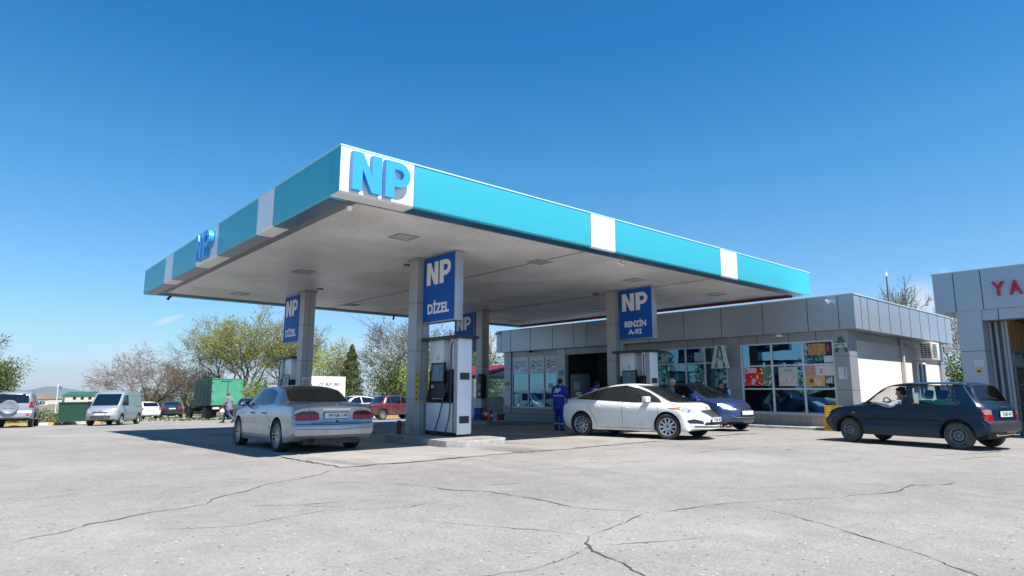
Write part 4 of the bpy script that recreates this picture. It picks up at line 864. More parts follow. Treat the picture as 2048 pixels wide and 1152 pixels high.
crate(17.75, 7.25, .262, .1, 'yellow plastic crate under the others at the pharmacy corner', cy_m); crate(17.76, 7.23, .585, .14, 'yellow plastic crate on top at the pharmacy corner', cy_m)
crate(17.95, 6.75, .262, 1.4, 'yellow crate beside the stacked pair at the pharmacy corner', cy_m)
crate(17.95, 6.75, .585, 1.5, 'orange crate nearest the building corner', mat('crate_orange', (.50, .20, .03), .5))
CAM_SCALE = None
# gate hut with red tiled roof
hut = wthing('gate_hut', 'small white hut with red tiled roof left of the shop', 'hut', (23, 28, G(0, 28))); hz = G(0, 28)
HX0, HX1, HY0, HY1 = 21.6, 25.4, 27.0, 31.6
b = MB(); pvc = mat('hut_white', (.55, .54, .50), .6)
b.box(HX0, HX1, HY0, HY1, hz-.1, 1.18+hz); b.build('lower_wall', pvc, hut)
b = MB()
for x in (HX0, 22.9, 24.1, HX1-.08): b.box(x, x+.08, HY0, HY0+.06, 1.18+hz, 2.25+hz)
for y in (27.5, 28.3, 29.2, 30.4, HY1-.1): b.box(HX0, HX0+.06, y, y+.10, 1.18+hz, 2.25+hz)
b.box(HX0, HX1, HY0, HY1, 2.25+hz, 2.37+hz); b.build('window_frame', pvc, hut)
b = MB(); b.box(HX0+.02, HX0+.03, HY0+.07, HY1-.1, 1.18+hz, 2.25+hz); b.box(HX0+.09, HX1-.1, HY0+.02, HY0+.03, 1.18+hz, 2.25+hz); b.build('pane', glass_mat('clear_glass', (.75, .85, .8), .1), hut)
b = MB(); 
for y in [HY0+.12+i*.15 for i in range(30)]: b.box(HX0-.006, HX0+.002, y, y+.012, hz, 1.16+hz)
b.build('groove', mat('groove', (.30, .29, .27), .7), hut)
b = MB(); rx0, rx1, ry0, ry1, rz = HX0-.35, HX1+.35, HY0-.35, HY1+.35, 2.37+hz; n = 34
cxr = (rx0+rx1)/2
vs = []; fs = []
for side in (0, 1):
    base = len(vs)
    for i in range(n*2+1):
        y = ry0+(ry1-ry0)*i/(n*2); wv = .035*abs(math.sin(i*math.pi/4))
        for j in range(9):
            u = j/8; x = (rx0+(cxr-rx0)*u) if side == 0 else (rx1+(cxr-rx1)*u); st_ = .03*(1-(u*4 % 1))
            vs.append((x, y, rz+.62*u+wv+st_))
    for i in range(n*2):
        for j in range(8): a = base+i*9+j; fs.append((a, a+9, a+10, a+1))
b.add(vs, fs); b.build('tiled_roof', mat('roof_tile', (.17, .012, .022), .5), hut, smooth=35)
b = MB(); b.prism([(rx0+.1, rz-.02), (rx1-.1, rz-.02), (cxr, rz+.58)], ry0+.05, ry0+.08, 'Y'); b.build('gable', pvc, hut)
b = MB(); b.box(rx0, rx0+.03, ry0, ry1, rz-.12, rz+.03); b.build('eaves_board', mat('eaves_dark', (.05, .02, .025), .6), hut)
# ================================================================ VEHICLES
# local frame of a vehicle: +Y forward, X to its right, Z up, origin on the ground midway between the axles
def interp(keys, t):
    """monotone-ish cubic through (t, v) keys"""
    n = len(keys)
    if t <= keys[0][0]: return keys[0][1]
    if t >= keys[-1][0]: return keys[-1][1]
    for i in range(n-1):
        if keys[i][0] <= t <= keys[i+1][0]: break
    x0, y0 = keys[i]; x1, y1 = keys[i+1]; h = x1-x0
    def sl(j):
        if j <= 0 or j >= n-1:
            a, b = (0, 1) if j <= 0 else (n-2, n-1); return (keys[b][1]-keys[a][1])/(keys[b][0]-keys[a][0])
        d0 = (keys[j][1]-keys[j-1][1])/(keys[j][0]-keys[j-1][0]); d1 = (keys[j+1][1]-keys[j][1])/(keys[j+1][0]-keys[j][0])
        if d0*d1 <= 0: return 0
        return 2*d0*d1/(d0+d1)
    m0, m1 = sl(i), sl(i+1); s = (t-x0)/h
    return (2*s**3-3*s*s+1)*y0+(s**3-2*s*s+s)*h*m0+(-2*s**3+3*s*s)*y1+(s**3-s*s)*h*m1
def lerpk(keys, t):
    if t <= keys[0][0]: return keys[0][1]
    for (a, b), (c, d) in zip(keys, keys[1:]):
        if t <= c: return b+(d-b)*(t-a)/(c-a)
    return keys[-1][1]
def body_mesh(S):
    """box-grid body shell.  S: yr,yf (rear/front), top, belt, bot, half (half width), rail (roof rail half width ratio), side profile, nose/tail profiles"""
    NS, NR, NC = S.get('ns', 72), 12, 7
    ys = []
    yr, yf = S['yr'], S['yf']
    for i in range(NS+1):
        u = i/NS; u = .5-.5*math.cos(math.pi*u)*(1) if False else u; ys.append(yr+(yf-yr)*u)
    # cluster at ends
    ys = sorted(set([round(y, 4) for y in ys]+[yr+.03, yr+.08, yf-.03, yf-.08]))
    side = S.get('side', [(0, .93), (.12, .975), (.45, 1.0), (.75, .985), (1.0, .94)])
    grid = {}
    L = yf-yr
    def sect(y, edge=False):
        w = lerp_w = interp(S['half'], y); zb = interp(S['belt'], y); z0 = lerpk(S['bot'], y); zt = interp(S['top'], y) if not S.get('toplin') else lerpk(S['top'], y)
        zb = min(zb, zt-.012)
        rr = interp(S['rail'], y); pts = []
        for i in range(NR+1):
            v = i/NR; z = z0+(zb-z0)*v; pts.append((w*interp(side, v), z, v))
        xb = pts[-1][0]; gh = zt-zb
        xr = w*rr; steep = max(0., min(1., (gh-.05)/.25))
        xr = xr*steep+(xb*.80)*(1-steep)
        drop = S.get('drop', .06)*steep+gh*.35*(1-steep)
        zr = zt-min(drop, gh*.5)
        top = []
        for j in range(1, NC+1):      # belt -> rail
            u = j/NC; bul = math.sin(u*math.pi)*(.012*steep)
            top.append((xb+(xr-xb)*u+bul, zb+(zr-zb)*u))
        for j in range(1, NC+1):      # rail -> centre
            u = j/NC; top.append((xr*(1-u), zr+(zt-zr)*math.sin(u*math.pi/2)**.8 if steep > .5 else zr+(zt-zr)*math.sin(u*math.pi/2)))
        return pts, top
    nose, tail = S['nose'], S['tail']; pf, pr_ = S.get('planf', .16), S.get('planr', .12)
    def warp(x, y, z, w):
        bf = max(0, min(1, (y-(yf-S.get('bl', .75)))/S.get('bl', .75))); br = max(0, min(1, ((yr+S.get('bl', .75))-y)/S.get('bl', .75)))
        bf = bf*bf; br = br*br; k = (abs(x)/w)**2.4
        return y+bf*(interp(nose, z)-pf*k)-br*(interp(tail, z)-pr_*k)
    V = []; F = []
    idx = {}
    def vid(key, co):
        if key not in idx: idx[key] = len(V); V.append(co)
        return idx[key]
    M = 2*NC
    secs = [sect(y) for y in ys]; n = len(ys)
    def P(i, side_, k):      # k in 0..NR side rows, NR..NR+M top
        pts, top = secs[i]; w = interp(S['half'], ys[i])
        if k <= NR: x, z = pts[k][0], pts[k][1]
        else: x, z = top[k-NR-1]
        return (side_*x, warp(side_*x, ys[i], z, w), z)
    tot = NR+M
    for i in range(n):
        for k in range(tot+1):
            for sd_ in (-1, 1):
                if k == tot and sd_ == 1: continue
                vid((i, sd_, k), P(i, sd_, k))
    g = lambda i, s_, k: idx[(i, -1, tot)] if k == tot else idx[(i, s_, k)]
    for i in range(n-1):
        for k in range(tot):
            a, b, c, d = g(i, 1, k), g(i+1, 1, k), g(i+1, 1, k+1), g(i, 1, k+1); F.append((a, b, c, d))
            a, b, c, d = g(i, -1, k), g(i, -1, k+1), g(i+1, -1, k+1), g(i+1, -1, k); F.append((a, b, c, d))
    nb = len(F)
    # underside
    for i in range(n-1): F.append((g(i, -1, 0), g(i+1, -1, 0), g(i+1, 1, 0), g(i, 1, 0)))
    # caps: columns follow the top row points
    for i, rev in ((0, False), (n-1, True)):
        pts, top = secs[i]; w = interp(S['half'], ys[i]); xs_ = [pts[NR][0]]+[t[0] for t in top]; zs_ = [pts[NR][1]]+[t[1] for t in top]
        def C(sd_, r, c):      # r side row, c column 0..M
            if c == 0: return g(i, sd_, r)
            if r == NR: return g(i, sd_, NR+c)
            key = ('cap', i, sd_ if c < M else 0, r, c)
            x = sd_*xs_[c]*(pts[r][0]/pts[NR][0]); z = pts[r][1]+(zs_[c]-zs_[0])*(r/NR)**3
            return vid(key, (x, warp(x, ys[i], z, w), z))
        for sd_ in (-1, 1):
            for r in range(NR):
                for c in range(M):
                    q = (C(sd_, r, c), C(sd_, r, c+1), C(sd_, r+1, c+1), C(sd_, r+1, c)); F.append(q if (sd_ == 1) != rev else tuple(reversed(q)))
        F.append(tuple([C(1, 0, c) for c in range(M+1)]+[C(-1, 0, c) for c in reversed(range(M))]))
    return V, F
class Car:
    def __init__(s, name, label, loc, heading, S, paint, group=None, cat='car'):
        s.S = S; s.root = thing(name, label, cat, (loc[0], loc[1], G(loc[0], loc[1])+loc[2]), -R(heading), group, slope=True)
        V, F = body_mesh(S); mb = MB(); mb.add(V, F)
        s.body = mb.build('body', [paint, MATS['underbody']], s.root, smooth=38); s.paint = paint
        bm = bmesh.new(); bm.from_mesh(s.body.data); bmesh.ops.recalc_face_normals(bm, faces=bm.faces); s.bvh = BVHTree.FromBMesh(bm); bm.to_mesh(s.body.data); bm.free()
        for p in s.body.data.polygons:
            if p.center.z < min(b for _, b in S['bot'])+.02 and abs(p.normal.z) > .7: p.material_index = 1
    # ---- cutting
    def cut(s, cutters):
        me = s.body.data
        c = MB(); 
        for k in cutters: c.add(k[0], k[1])
        co = c.build('cutter', [s.paint, MATS['underbody']]); 
        for p in co.data.polygons: p.material_index = 1
        md = s.body.modifiers.new('b', 'BOOLEAN'); md.operation = 'DIFFERENCE'; md.object = co; md.solver = 'EXACT'; md.use_self = True
        try: md.material_mode = 'INDEX'
        except Exception: pass
        pass
        s.body.parent = None; new = eval_mesh(s.body)
        s.body.modifiers.clear(); s.body.data = new; s.body.parent = s.root; new.name = 'body'
        bpy.data.objects.remove(co)
        new.polygons.foreach_set('use_smooth', [True]*len(new.polygons)); new.set_sharp_from_angle(angle=R(38))
    def wells(s, r=None, depth=.30):
        S = s.S; out = []; r = r or S['wr']+.055
        for y in (S['wb']/2, -S['wb']/2):
            for sd_ in (-1, 1):
                m_ = MB(); w = max(interp(S['half'], y), S['tr']+.12)+.1
                m_.lathe([(r, sd_*(w-depth-.1)), (r, sd_*(w+.05))], 48, (0, y, S['wr']+.01), 'X'); out.append((m_.v, m_.f))
        return out
    def prism(s, poly, a, b, axis):
        m_ = MB(); m_.prism(poly, a, b, axis); return (m_.v, m_.f)
    # ---- projected patches
    def patch(s, name, poly, axis, m, off=.004, side=1, thick=.0, parent=None, both=False, res=.05, smooth=True, label=None):
        """poly 2D: axis X -> (y,z) seen from the side; axis Y -> (x,z) seen from front(side=1)/rear(side=-1); axis Z -> (x,y) from above"""
        objs = []
        for sd_ in ((-1, 1) if both else (side,)):
            bm = bmesh.new()
            xs_ = [p[0] for p in poly]; ys_ = [p[1] for p in poly]
            vs = [bm.verts.new((p[0], p[1], 0)) for p in poly]; bm.faces.new(vs)
            def cuts(lo, hi, axis_i):
                n = int((hi-lo)/res)
                for k in range(1, n+1):
                    q = lo+(hi-lo)*k/(n+1); co = [0, 0, 0]; co[axis_i] = q; no = [0, 0, 0]; no[axis_i] = 1
                    bmesh.ops.bisect_plane(bm, geom=bm.verts[:]+bm.edges[:]+bm.faces[:], plane_co=co, plane_no=no, dist=1e-5)
            cuts(min(xs_), max(xs_), 0); cuts(min(ys_), max(ys_), 1)
            bmesh.ops.triangulate(bm, faces=bm.faces[:])
            bad = []
            for v in bm.verts:
                u, w = v.co.x, v.co.y
                if axis == 'X': o = Vector((sd_*3, u, w)); d = Vector((-sd_, 0, 0))
                elif axis == 'Y': o = Vector((u, sd_*5, w)); d = Vector((0, -sd_, 0))
                else: o = Vector((u, w, 4)); d = Vector((0, 0, -1))
                hit = s.bvh.ray_cast(o, d)
                if hit[0] is None: bad.append(v); continue
                v.co = hit[0]+hit[1]*off if hit[1].dot(d) < 0 else hit[0]-hit[1]*off
            if bad: bmesh.ops.delete(bm, geom=bad, context='VERTS')
            if thick: bmesh.ops.solidify(bm, geom=bm.faces[:], thickness=thick)
            bmesh.ops.recalc_face_normals(bm, faces=bm.faces)
            me = bpy.data.meshes.new(name); bm.to_mesh(me); bm.free(); me.materials.append(m)
            if smooth: me.polygons.foreach_set('use_smooth', [True]*len(me.polygons)); me.set_sharp_from_angle(angle=R(40))
            o = bpy.data.objects.new(name, me); COL.objects.link(o); o.parent = parent or s.root; OFF[o.name] = Vector((0, 0, 0)); objs.append(o)
            if label: o['label'] = label
        return objs if both else objs[0]
    def strip(s, name, pts, w, axis, m, off=.004, side=1, both=False, parent=None, thick=.0):
        """ribbon of width w following 2D polyline pts"""
        P = [Vector(p) for p in pts]; l = []; r = []
        for i, p in enumerate(P):
            t = (P[min(i+1, len(P)-1)]-P[max(i-1, 0)]).normalized(); n = Vector((-t.y, t.x))*w/2; l.append(tuple(p+n)); r.append(tuple(p-n))
        return s.patch(name, l+r[::-1], axis, m, off, side, thick, parent, both, .06)
    def hit(s, axis, u, w, side=1):
        if axis == 'X': h = s.bvh.ray_cast(Vector((side*3, u, w)), Vector((-side, 0, 0)))
        elif axis == 'Y': h = s.bvh.ray_cast(Vector((u, side*5, w)), Vector((0, -side, 0)))
        else: h = s.bvh.ray_cast(Vector((u, w, 4)), Vector((0, 0, -1)))
        return h[0] if h[0] is not None else Vector((0, 0, 0))
    def wheels(s, style='alloy', rim_m=None, tyre_w=.20, spokes=10, steer=0, dirty=False):
        S = s.S; r = S['wr']; rr = r*S.get('rimr', .68)
        for y in (S['wb']/2, -S['wb']/2):
            for sd_ in (-1, 1):
                hub = Vector((sd_*(S['tr']), y, r)); e = bpy.data.objects.new('wheel', None); COL.objects.link(e); e.parent = s.root; OFF[e.name] = Vector((0, 0, 0)); e.location = hub
                e.rotation_euler = (0, 0, (R(steer) if y > 0 else 0)+(math.pi if sd_ < 0 else 0))
                # tyre as the wheel part, rim beneath; local +X is outward
                b = MB(); w = tyre_w/2
                prof = [(rr, -w*.82), (r*.90, -w), (r*.975, -w*.88), (r, -w*.6), (r, w*.6), (r*.975, w*.88), (r*.90, w), (rr+.012, w*.84), (rr, w*.72), (rr-.012, w*.5), (rr-.012, -w*.7)]
                b.lathe(prof, 40, (0, 0, 0), 'X', cap=False); b.f += []
                n0 = len(prof); b.build('tyre', MATS['tyre_dirty'] if dirty else MATS['tyre'], e, smooth=50)
                b = MB(); 
                if style == 'alloy':
                    b.lathe([(rr+.002, w*.80), (rr-.008, w*.86), (rr-.018, w*.80)], 40, (0, 0, 0), 'X', cap=False)
                    bb = MB(); bb.lathe([(rr-.018, w*.80), (rr-.030, w*.40), (rr-.03, -w*.2)], 40, (0, 0, 0), 'X', cap=False); bb.build('rim_barrel', MATS['brake'] if spokes > 12 else MATS['alloy'], e, smooth=True)
                    for k in range(spokes):
                        a = 2*math.pi*k/spokes
                        for da in ((-.10, .10) if S.get('twin') else (0,)):
                            c0, c1 = a+da*.9, a+da*1.1; wd = .010 if S.get('twin') or spokes > 12 else .020
                            d0 = Vector((0, math.cos(c0), math.sin(c0))); t0 = Vector((0, -math.sin(c0), math.cos(c0)))
                            p0, p1 = d0*.05, Vector((0, math.cos(c1), math.sin(c1)))*(rr-.015)
                            xa, xb = w*.55, w*.74
                            b.add([p0+t0*wd*1.3+Vector((xa, 0, 0)), p0-t0*wd*1.3+Vector((xa, 0, 0)), p1-t0*wd+Vector((xb, 0, 0)), p1+t0*wd+Vector((xb, 0, 0)),
                                   p0+t0*wd*1.6+Vector((xa-.03, 0, 0)), p0-t0*wd*1.6+Vector((xa-.03, 0, 0)), p1-t0*wd*1.3+Vector((xb-.03, 0, 0)), p1+t0*wd*1.3+Vector((xb-.03, 0, 0))],
                                  [(0, 1, 2, 3), (4, 7, 6, 5), (0, 3, 7, 4), (1, 5, 6, 2), (2, 6, 7, 3), (0, 4, 5, 1)])
                    b.lathe([(.065, w*.3), (.062, w*.56), (.03, w*.66), (.0, w*.68)], 20, (0, 0, 0), 'X', cap=False)
                else:
                    b.lathe([(rr+.002, w*.80), (rr-.010, w*.84), (rr-.022, w*.72), (rr-.04, w*.25), (rr*.72, w*.12), (rr*.62, w*.50), (rr*.40, w*.55), (rr*.34, w*.28), (rr*.30, w*.30), (rr*.22, w*.62), (0, w*.64)], 40, (0, 0, 0), 'X', cap=False)
                rim = b.build('rim', rim_m or MATS['alloy'], e, smooth=35)
                b = MB()
                if style == 'alloy':
                    b.lathe([(rr-.01, -w*.1), (0, -w*.1)], 30, (0, 0, 0), 'X', cap=False); b.build('brake_disc', MATS['brake'], e)
                    b = MB(); b.lathe([(.028, w*.70), (0, w*.71)], 16, (0, 0, 0), 'X', cap=False); b.build('hub_cap', MATS['brake'], rim)
                else:
                    for k in range(8):
                        a = 2*math.pi*k/8; b.cbox((w*.36, math.cos(a)*rr*.83, math.sin(a)*rr*.83), (.05, .022, .045), Matrix.Rotation(a, 3, 'X'))
                    b.build('rim_slots', MATS['brake'], rim)
                b = MB(); b.lathe([(rr-.012, -w*.75), (0, -w*.75)], 24, (0, 0, 0), 'X', cap=False); b.build('wheel_back', MATS['underbody'], e)
        b = MB(); 
        for y in (S['wb']/2, -S['wb']/2): b.tube([(-S['tr']+.1, y, r), (S['tr']-.1, y, r)], .035, 8)
        b.box(-.28, .28, S['yr']+.5, S['yf']-.6, S['bot'][len(S['bot'])//2][1]-.03, S['bot'][len(S['bot'])//2][1]+.04); b.build('axles_and_floor', MATS['underbody'], s.root)
    def mirror_(s, y, z, m, out=.16, h=.13, l=.10, both=True):
        for sd_ in ((-1, 1) if both else (-1,)):
            x = s.hit('X', y, z-.03, sd_).x; b = MB(); b.cbox((x+sd_*(out*.62), y-.02, z+.03), (out*1.05, l*1.1, h*1.0)); o = b.build('door_mirror', m, s.root, bevel=.03)
            b = MB(); b.tube([(x-sd_*.02, y+.02, z-.04), (x+sd_*out*.3, y, z-.01)], .02, 8); b.build('mirror_arm', MATS['trim_black'], o, smooth=True)
            b = MB(); b.cbox((x+sd_*(out*.62), y-.02-l*.56, z+.03), (out*.86, .006, h*.82)); b.build('mirror_glass', MATS['mirror_surface'], o, smooth=True)
    def plate(s, text, z, side, w=.52, h=.115, x=0, m=None, tilt=0, flag=True):
        y = s.hit('Y', x, z, side).y+side*.008; b = MB(); b.cbox((x, y+side*.004, z), (w+.025, .010, h+.025)); pl = b.build('number_plate', MATS['trim_black'], s.root)
        b = MB(); b.cbox((x, y+side*.011, z), (w, .008, h)); f = b.build('plate_face', m or MATS['plate_white'], pl)
        if text:
            b = MB(); place_flat(b, text_geo(text, .02, .012), (x+(.03 if flag else 0)*(-side if False else 1)*(1 if side < 0 else -1), y+side*.0158, z), (-side, 0, 0), (0, 0, 1), w=w*.80, h=h*.62, depth=.002); b.build('plate_text', MATS['plate_ink'], f)
        return pl
def veh_mats():
    mat('underbody', (.012, .012, .013), .8); mat('tyre', (.022, .022, .023), .75, bump=(50, .1)); mat('tyre_dirty', (.085, .082, .078), .85, noise=(9, .9, (.03, .03, .03)))
    mat('alloy', (.46, .47, .50), .3, .75); mat('brake', (.03, .03, .032), .5, .4); mat('trim_black', (.015, .015, .017), .45); mat('mirror_surface', (.6, .65, .7), .05, 1.0)
    mat('plate_white', (.60, .61, .62), .4); mat('plate_ink', (.02, .02, .03), .5); mat('chrome', (.72, .73, .75), .12, 1.0)
    mat('lamp_red', (.26, .006, .008), .2, coat=.35); mat('lamp_clear', (.55, .57, .60), .08, .35, coat=1.0); mat('lamp_amber', (.62, .20, .02), .15, coat=1.0); mat('lamp_smoke', (.035, .008, .010), .25, coat=.2)
    mat('glass_black', (.006, .007, .008), .03, coat=.6, spec=.7); mat('glass_blue', (.004, .014, .026), .05, spec=.35); mat('seat_cloth', (.05, .05, .055), .9); mat('seat_grey', (.16, .16, .165), .9)
    glass_mat('car_glass', (.55, .62, .64), .25, f0=.10); glass_mat('car_glass_dark', (.20, .25, .28), .25, f0=.10); glass_mat('car_glass_clear', (.85, .88, .88), .05, f0=.06)
veh_mats()
def paint_mat(name, col, metal=.0, rough=.32, dust=.35, dustcol=(.33, .30, .26), dz=(.15, .75), coat=.8, flake=0):
    """car paint; road dust gathers on the lower panels of the body itself (object coordinates)"""
    m = bpy.data.materials.new(name); m.use_nodes = True; N, L = nodes_of(m); b = N['Principled BSDF']
    tc = N.new('ShaderNodeTexCoord'); sp = N.new('ShaderNodeSeparateXYZ'); L.new(tc.outputs['Object'], sp.inputs[0])
    r = N.new('ShaderNodeMapRange'); r.inputs[1].default_value = dz[0]; r.inputs[2].default_value = dz[1]; r.inputs[3].default_value = 1; r.inputs[4].default_value = .12; L.new(sp.outputs[2], r.inputs[0])
    n = N.new('ShaderNodeTexNoise'); n.inputs['Scale'].default_value = 3.5; n.inputs['Detail'].default_value = 8; n.inputs['Roughness'].default_value = .7; L.new(tc.outputs['Object'], n.inputs[0])
    r2 = N.new('ShaderNodeMapRange'); r2.inputs[1].default_value = .35; r2.inputs[2].default_value = .68; L.new(n.outputs[0], r2.inputs[0])
    mu = N.new('ShaderNodeMath'); mu.operation = 'MULTIPLY'; L.new(r.outputs[0], mu.inputs[0]); L.new(r2.outputs[0], mu.inputs[1])
    m3 = N.new('ShaderNodeMath'); m3.operation = 'MULTIPLY'; L.new(mu.outputs[0], m3.inputs[0]); m3.inputs[1].default_value = dust
    x = N.new('ShaderNodeMix'); x.data_type = 'RGBA'; L.new(m3.outputs[0], x.inputs[0]); x.inputs[6].default_value = (*col, 1); x.inputs[7].default_value = (*dustcol, 1); L.new(x.outputs[2], b.inputs['Base Color'])
    b.inputs['Metallic'].default_value = metal
    rg = N.new('ShaderNodeMapRange'); rg.inputs[3].default_value = rough; rg.inputs[4].default_value = min(1, rough+.5); L.new(m3.outputs[0], rg.inputs[0]); L.new(rg.outputs[0], b.inputs['Roughness'])
    cw = N.new('ShaderNodeMapRange'); cw.inputs[3].default_value = coat; cw.inputs[4].default_value = 0; L.new(m3.outputs[0], cw.inputs[0]); L.new(cw.outputs[0], b.inputs['Coat Weight']); b.inputs['Coat Roughness'].default_value = .05
    MATS[name] = m; return m
def poly_round(pts, r=.04, n=4):
    """round the corners of a polygon"""
    P = [Vector(p) for p in pts]; out = []
    for i, p in enumerate(P):
        a, b = P[i-1], P[(i+1) % len(P)]; da, db = (a-p), (b-p); rr = min(r, da.length*.45, db.length*.45)
        q0, q1 = p+da.normalized()*rr, p+db.normalized()*rr
        for k in range(n+1): t = k/n; out.append(tuple(q0*(1-t)**2+p*2*t*(1-t)+q1*t*t))
    return out
def seat(mb, x, y, z=.30, h=.62, w=.46):
    mb.cbox((x, y, z+.12), (w, .5, .2)); mb.cbox((x, y-.28, z+.2+h/2), (w, .14, h), Matrix.Rotation(R(12), 3, 'X')); mb.cbox((x, y-.38, z+.22+h+.10), (w*.5, .10, .2), Matrix.Rotation(R(12), 3, 'X'))
# ---------------------------------------------------------------- silver saloon (rear towards the camera)
def silver_saloon():
    p = paint_mat('silver_paint', (.38, .41, .45), .55, .33, .6, (.30, .27, .24), (.15, .8))
    S = dict(yr=-2.50, yf=2.22, wb=2.86, wr=.335, rimr=.74, tr=.79, twin=False,
        top=[(-2.50, .935), (-2.36, 1.005), (-1.95, 1.035), (-1.64, 1.045), (-1.28, 1.20), (-.95, 1.355), (-.45, 1.42), (0, 1.43), (.35, 1.41), (.62, 1.35), (1.0, 1.16), (1.28, 1.005), (1.45, .96), (1.9, .89), (2.15, .80), (2.22, .72)],
        belt=[(-2.50, .86), (-2.2, .935), (-1.5, .955), (-.5, .93), (.6, .90), (1.2, .88), (1.7, .83), (2.22, .66)],
        bot=[(-2.5, .36), (-2.2, .24), (-1.8, .20), (1.8, .19), (2.1, .22), (2.22, .28)],
        half=[(-2.5, .855), (-2.35, .885), (-1.6, .895), (0, .90), (1.3, .895), (1.9, .87), (2.22, .80)],
        rail=[(-2.5, .8), (-1.4, .76), (-.7, .70), (0, .69), (.6, .70), (1.2, .74), (2.2, .7)],
        side=[(0, .955), (.1, .985), (.3, 1.0), (.62, .995), (.85, .985), (1.0, .955)],
        nose=[(.2, -.02), (.45, .03), (.6, .0), (.85, -.12)], tail=[(.25, -.05), (.40, .02), (.55, .03), (.62, -.02), (.80, -.05), (1.0, -.03)], planf=.28, planr=.11)
    c = Car('silver_saloon', 'silver saloon with smoked tail lamps facing away under the canopy', (6.02, 14.85, 0), 2.4, S, p)
    c.cut(c.wells(.38))
    T, K = MATS['trim_black'], MATS['glass_black']
    # glass and trims
    rw = poly_round([(-.64, 1.055), (.64, 1.055), (.53, 1.375), (-.53, 1.375)], .06)
    c.patch('rear_window', [(x*1.04, z-.012 if z < 1.2 else z+.012) for x, z in rw], 'Y', T, .003, -1); c.patch('rear_window_glass', rw, 'Y', mat('tint_glass', (.012, .011, .011), .10, coat=.3, spec=.5), .006, -1)
    ws = poly_round([(-.66, .93), (.66, .93), (.53, 1.37), (-.53, 1.37)], .06); c.patch('windscreen', ws, 'Y', MATS['glass_blue'], .005, 1)
    dlo = [(-1.08, .985), (-1.0, 1.12), (-.86, 1.265), (-.60, 1.335), (-.1, 1.365), (.30, 1.345), (.62, 1.24), (.92, 1.05), (1.0, .955), (.3, .955), (-.6, .965)]
    c.patch('window_trim', [(a*1.02-.0, b) for a, b in dlo], 'X', MATS['alloy'], .003, both=True)
    fr = [(.17, .975), (.17, 1.335), (.32, 1.325), (.60, 1.22), (.87, 1.05), (.93, .975)]
    rr_ = [(.12, .975), (.12, 1.34), (-.3, 1.335), (-.58, 1.305), (-.62, .98)]; qt = [(-.655, .985), (-.62, 1.295), (-.80, 1.245), (-.93, 1.12), (-1.0, 1.0)]
    for q in (fr, rr_, qt): c.patch('side_window', poly_round(q, .03), 'X', MATS['glass_blue'], .0065, both=True)
    # door seams and mouldings
    for ln in ([(.145, .93), (.145, .25)], [(1.02, .94), (1.07, .6), (1.0, .25)], [(-.64, .96), (-.74, .75), (-1.0, .62)], [(1.0, .245), (-.98, .245)]): c.strip('door_seam', ln, .010, 'X', T, .0015, both=True)
    c.strip('side_moulding', [(-1.0, .50), (0, .49), (1.04, .48)], .055, 'X', p, .012, both=True, thick=.01)
    c.strip('roof_drip', [(-.55, -.85), (-.58, 0), (-.56, .45)], .012, 'Z', T, .002); c.strip('roof_drip', [(.55, -.85), (.58, 0), (.56, .45)], .012, 'Z', T, .002)
    for y in (.28, -.56):
        for sd_ in (-1, 1):
            h = c.hit('X', y, .80, sd_); b = MB(); b.cbox((h.x+sd_*.025, y, .80), (.02, .17, .028)); b.cbox((h.x+sd_*.01, y+.06, .80), (.03, .02, .02)); b.cbox((h.x+sd_*.01, y-.06, .80), (.03, .02, .02)); b.build('door_handle', T, c.root, bevel=.004)
    # tail
    lr = poly_round([(.36, .66), (.80, .655), (.87, .70), (.84, .79), (.70, .845), (.44, .845), (.37, .80)], .05)
    for sg in (-1, 1):
        q = [(x*sg, z) for x, z in lr]; q = q if sg > 0 else q[::-1]; o = c.patch('tail_lamp', q, 'Y', MATS['lamp_red'], .008, -1)
        q2 = [(x*sg, max(z, .765)) for x, z in lr]; q2 = [(sg*x, z) for x, z in poly_round([(.38, .765), (.85, .765), (.83, .79), (.70, .838), (.44, .838), (.38, .80)], .03)]; c.patch('smoked_lens', q2 if sg > 0 else q2[::-1], 'Y', MATS['lamp_smoke'], .012, -1, parent=o)
    c.strip('boot_seam', [(-.57, 1.0), (-.56, .86), (-.53, .60), (.53, .60), (.56, .86), (.57, 1.0)], .009, 'Y', T, .010, -1)
    c.strip('boot_handle', [(-.30, .875), (.30, .875)], .03, 'Y', MATS['chrome'], .012, -1, thick=.008)
    b = MB(); y = c.hit('Y', 0, .95, -1).y; ring = [(.035*math.cos(a/10*math.pi), 0, .035*math.sin(a/10*math.pi)) for a in range(21)]; b.tube([(v[0], y-.012, .945+v[2]) for v in ring], .004, 6, False)
    for a in (90, 210, 330): b.tube([(0, y-.012, .945), (.034*math.cos(R(a)), y-.012, .945+.034*math.sin(R(a)))], .004, 5)
    b.build('boot_badge', MATS['chrome'], c.root)
    b = MB(); b.lathe([(.022, -.01), (.022, .004), (.012, .004), (.012, -.002)], 14, (0, c.hit('Y', 0, .635, -1).y-.006, .635), 'Y'); b.build('boot_lock', T, c.root)
    c.plate('99·NK·149', .75, -1)
    # bumper upper rail and seam
    c.strip('bumper_seam', [(-.86, .585), (-.5, .575), (0, .57), (.5, .575), (.86, .585)], .012, 'Y', T, .004, -1); c.strip('bumper_rub_strip', [(-.84, .495), (0, .47), (.84, .495)], .010, 'Y', T, .003, -1)
    b = MB(); b.tube([(-.45, -2.3, .24), (-.45, -2.52, .235)], .03, 10); b.tube([(-.55, -1.7, .28), (-.3, -2.1, .26), (-.45, -2.3, .24)], .05, 8); b.box(-.6, .6, -2.25, -1.7, .17, .3); b.build('exhaust', MATS['brake'], c.root)
    b = MB(); b.tube([(0, -.95, 1.36), (0, -1.0, 1.43)], .006, 6); b.build('aerial', T, c.root)
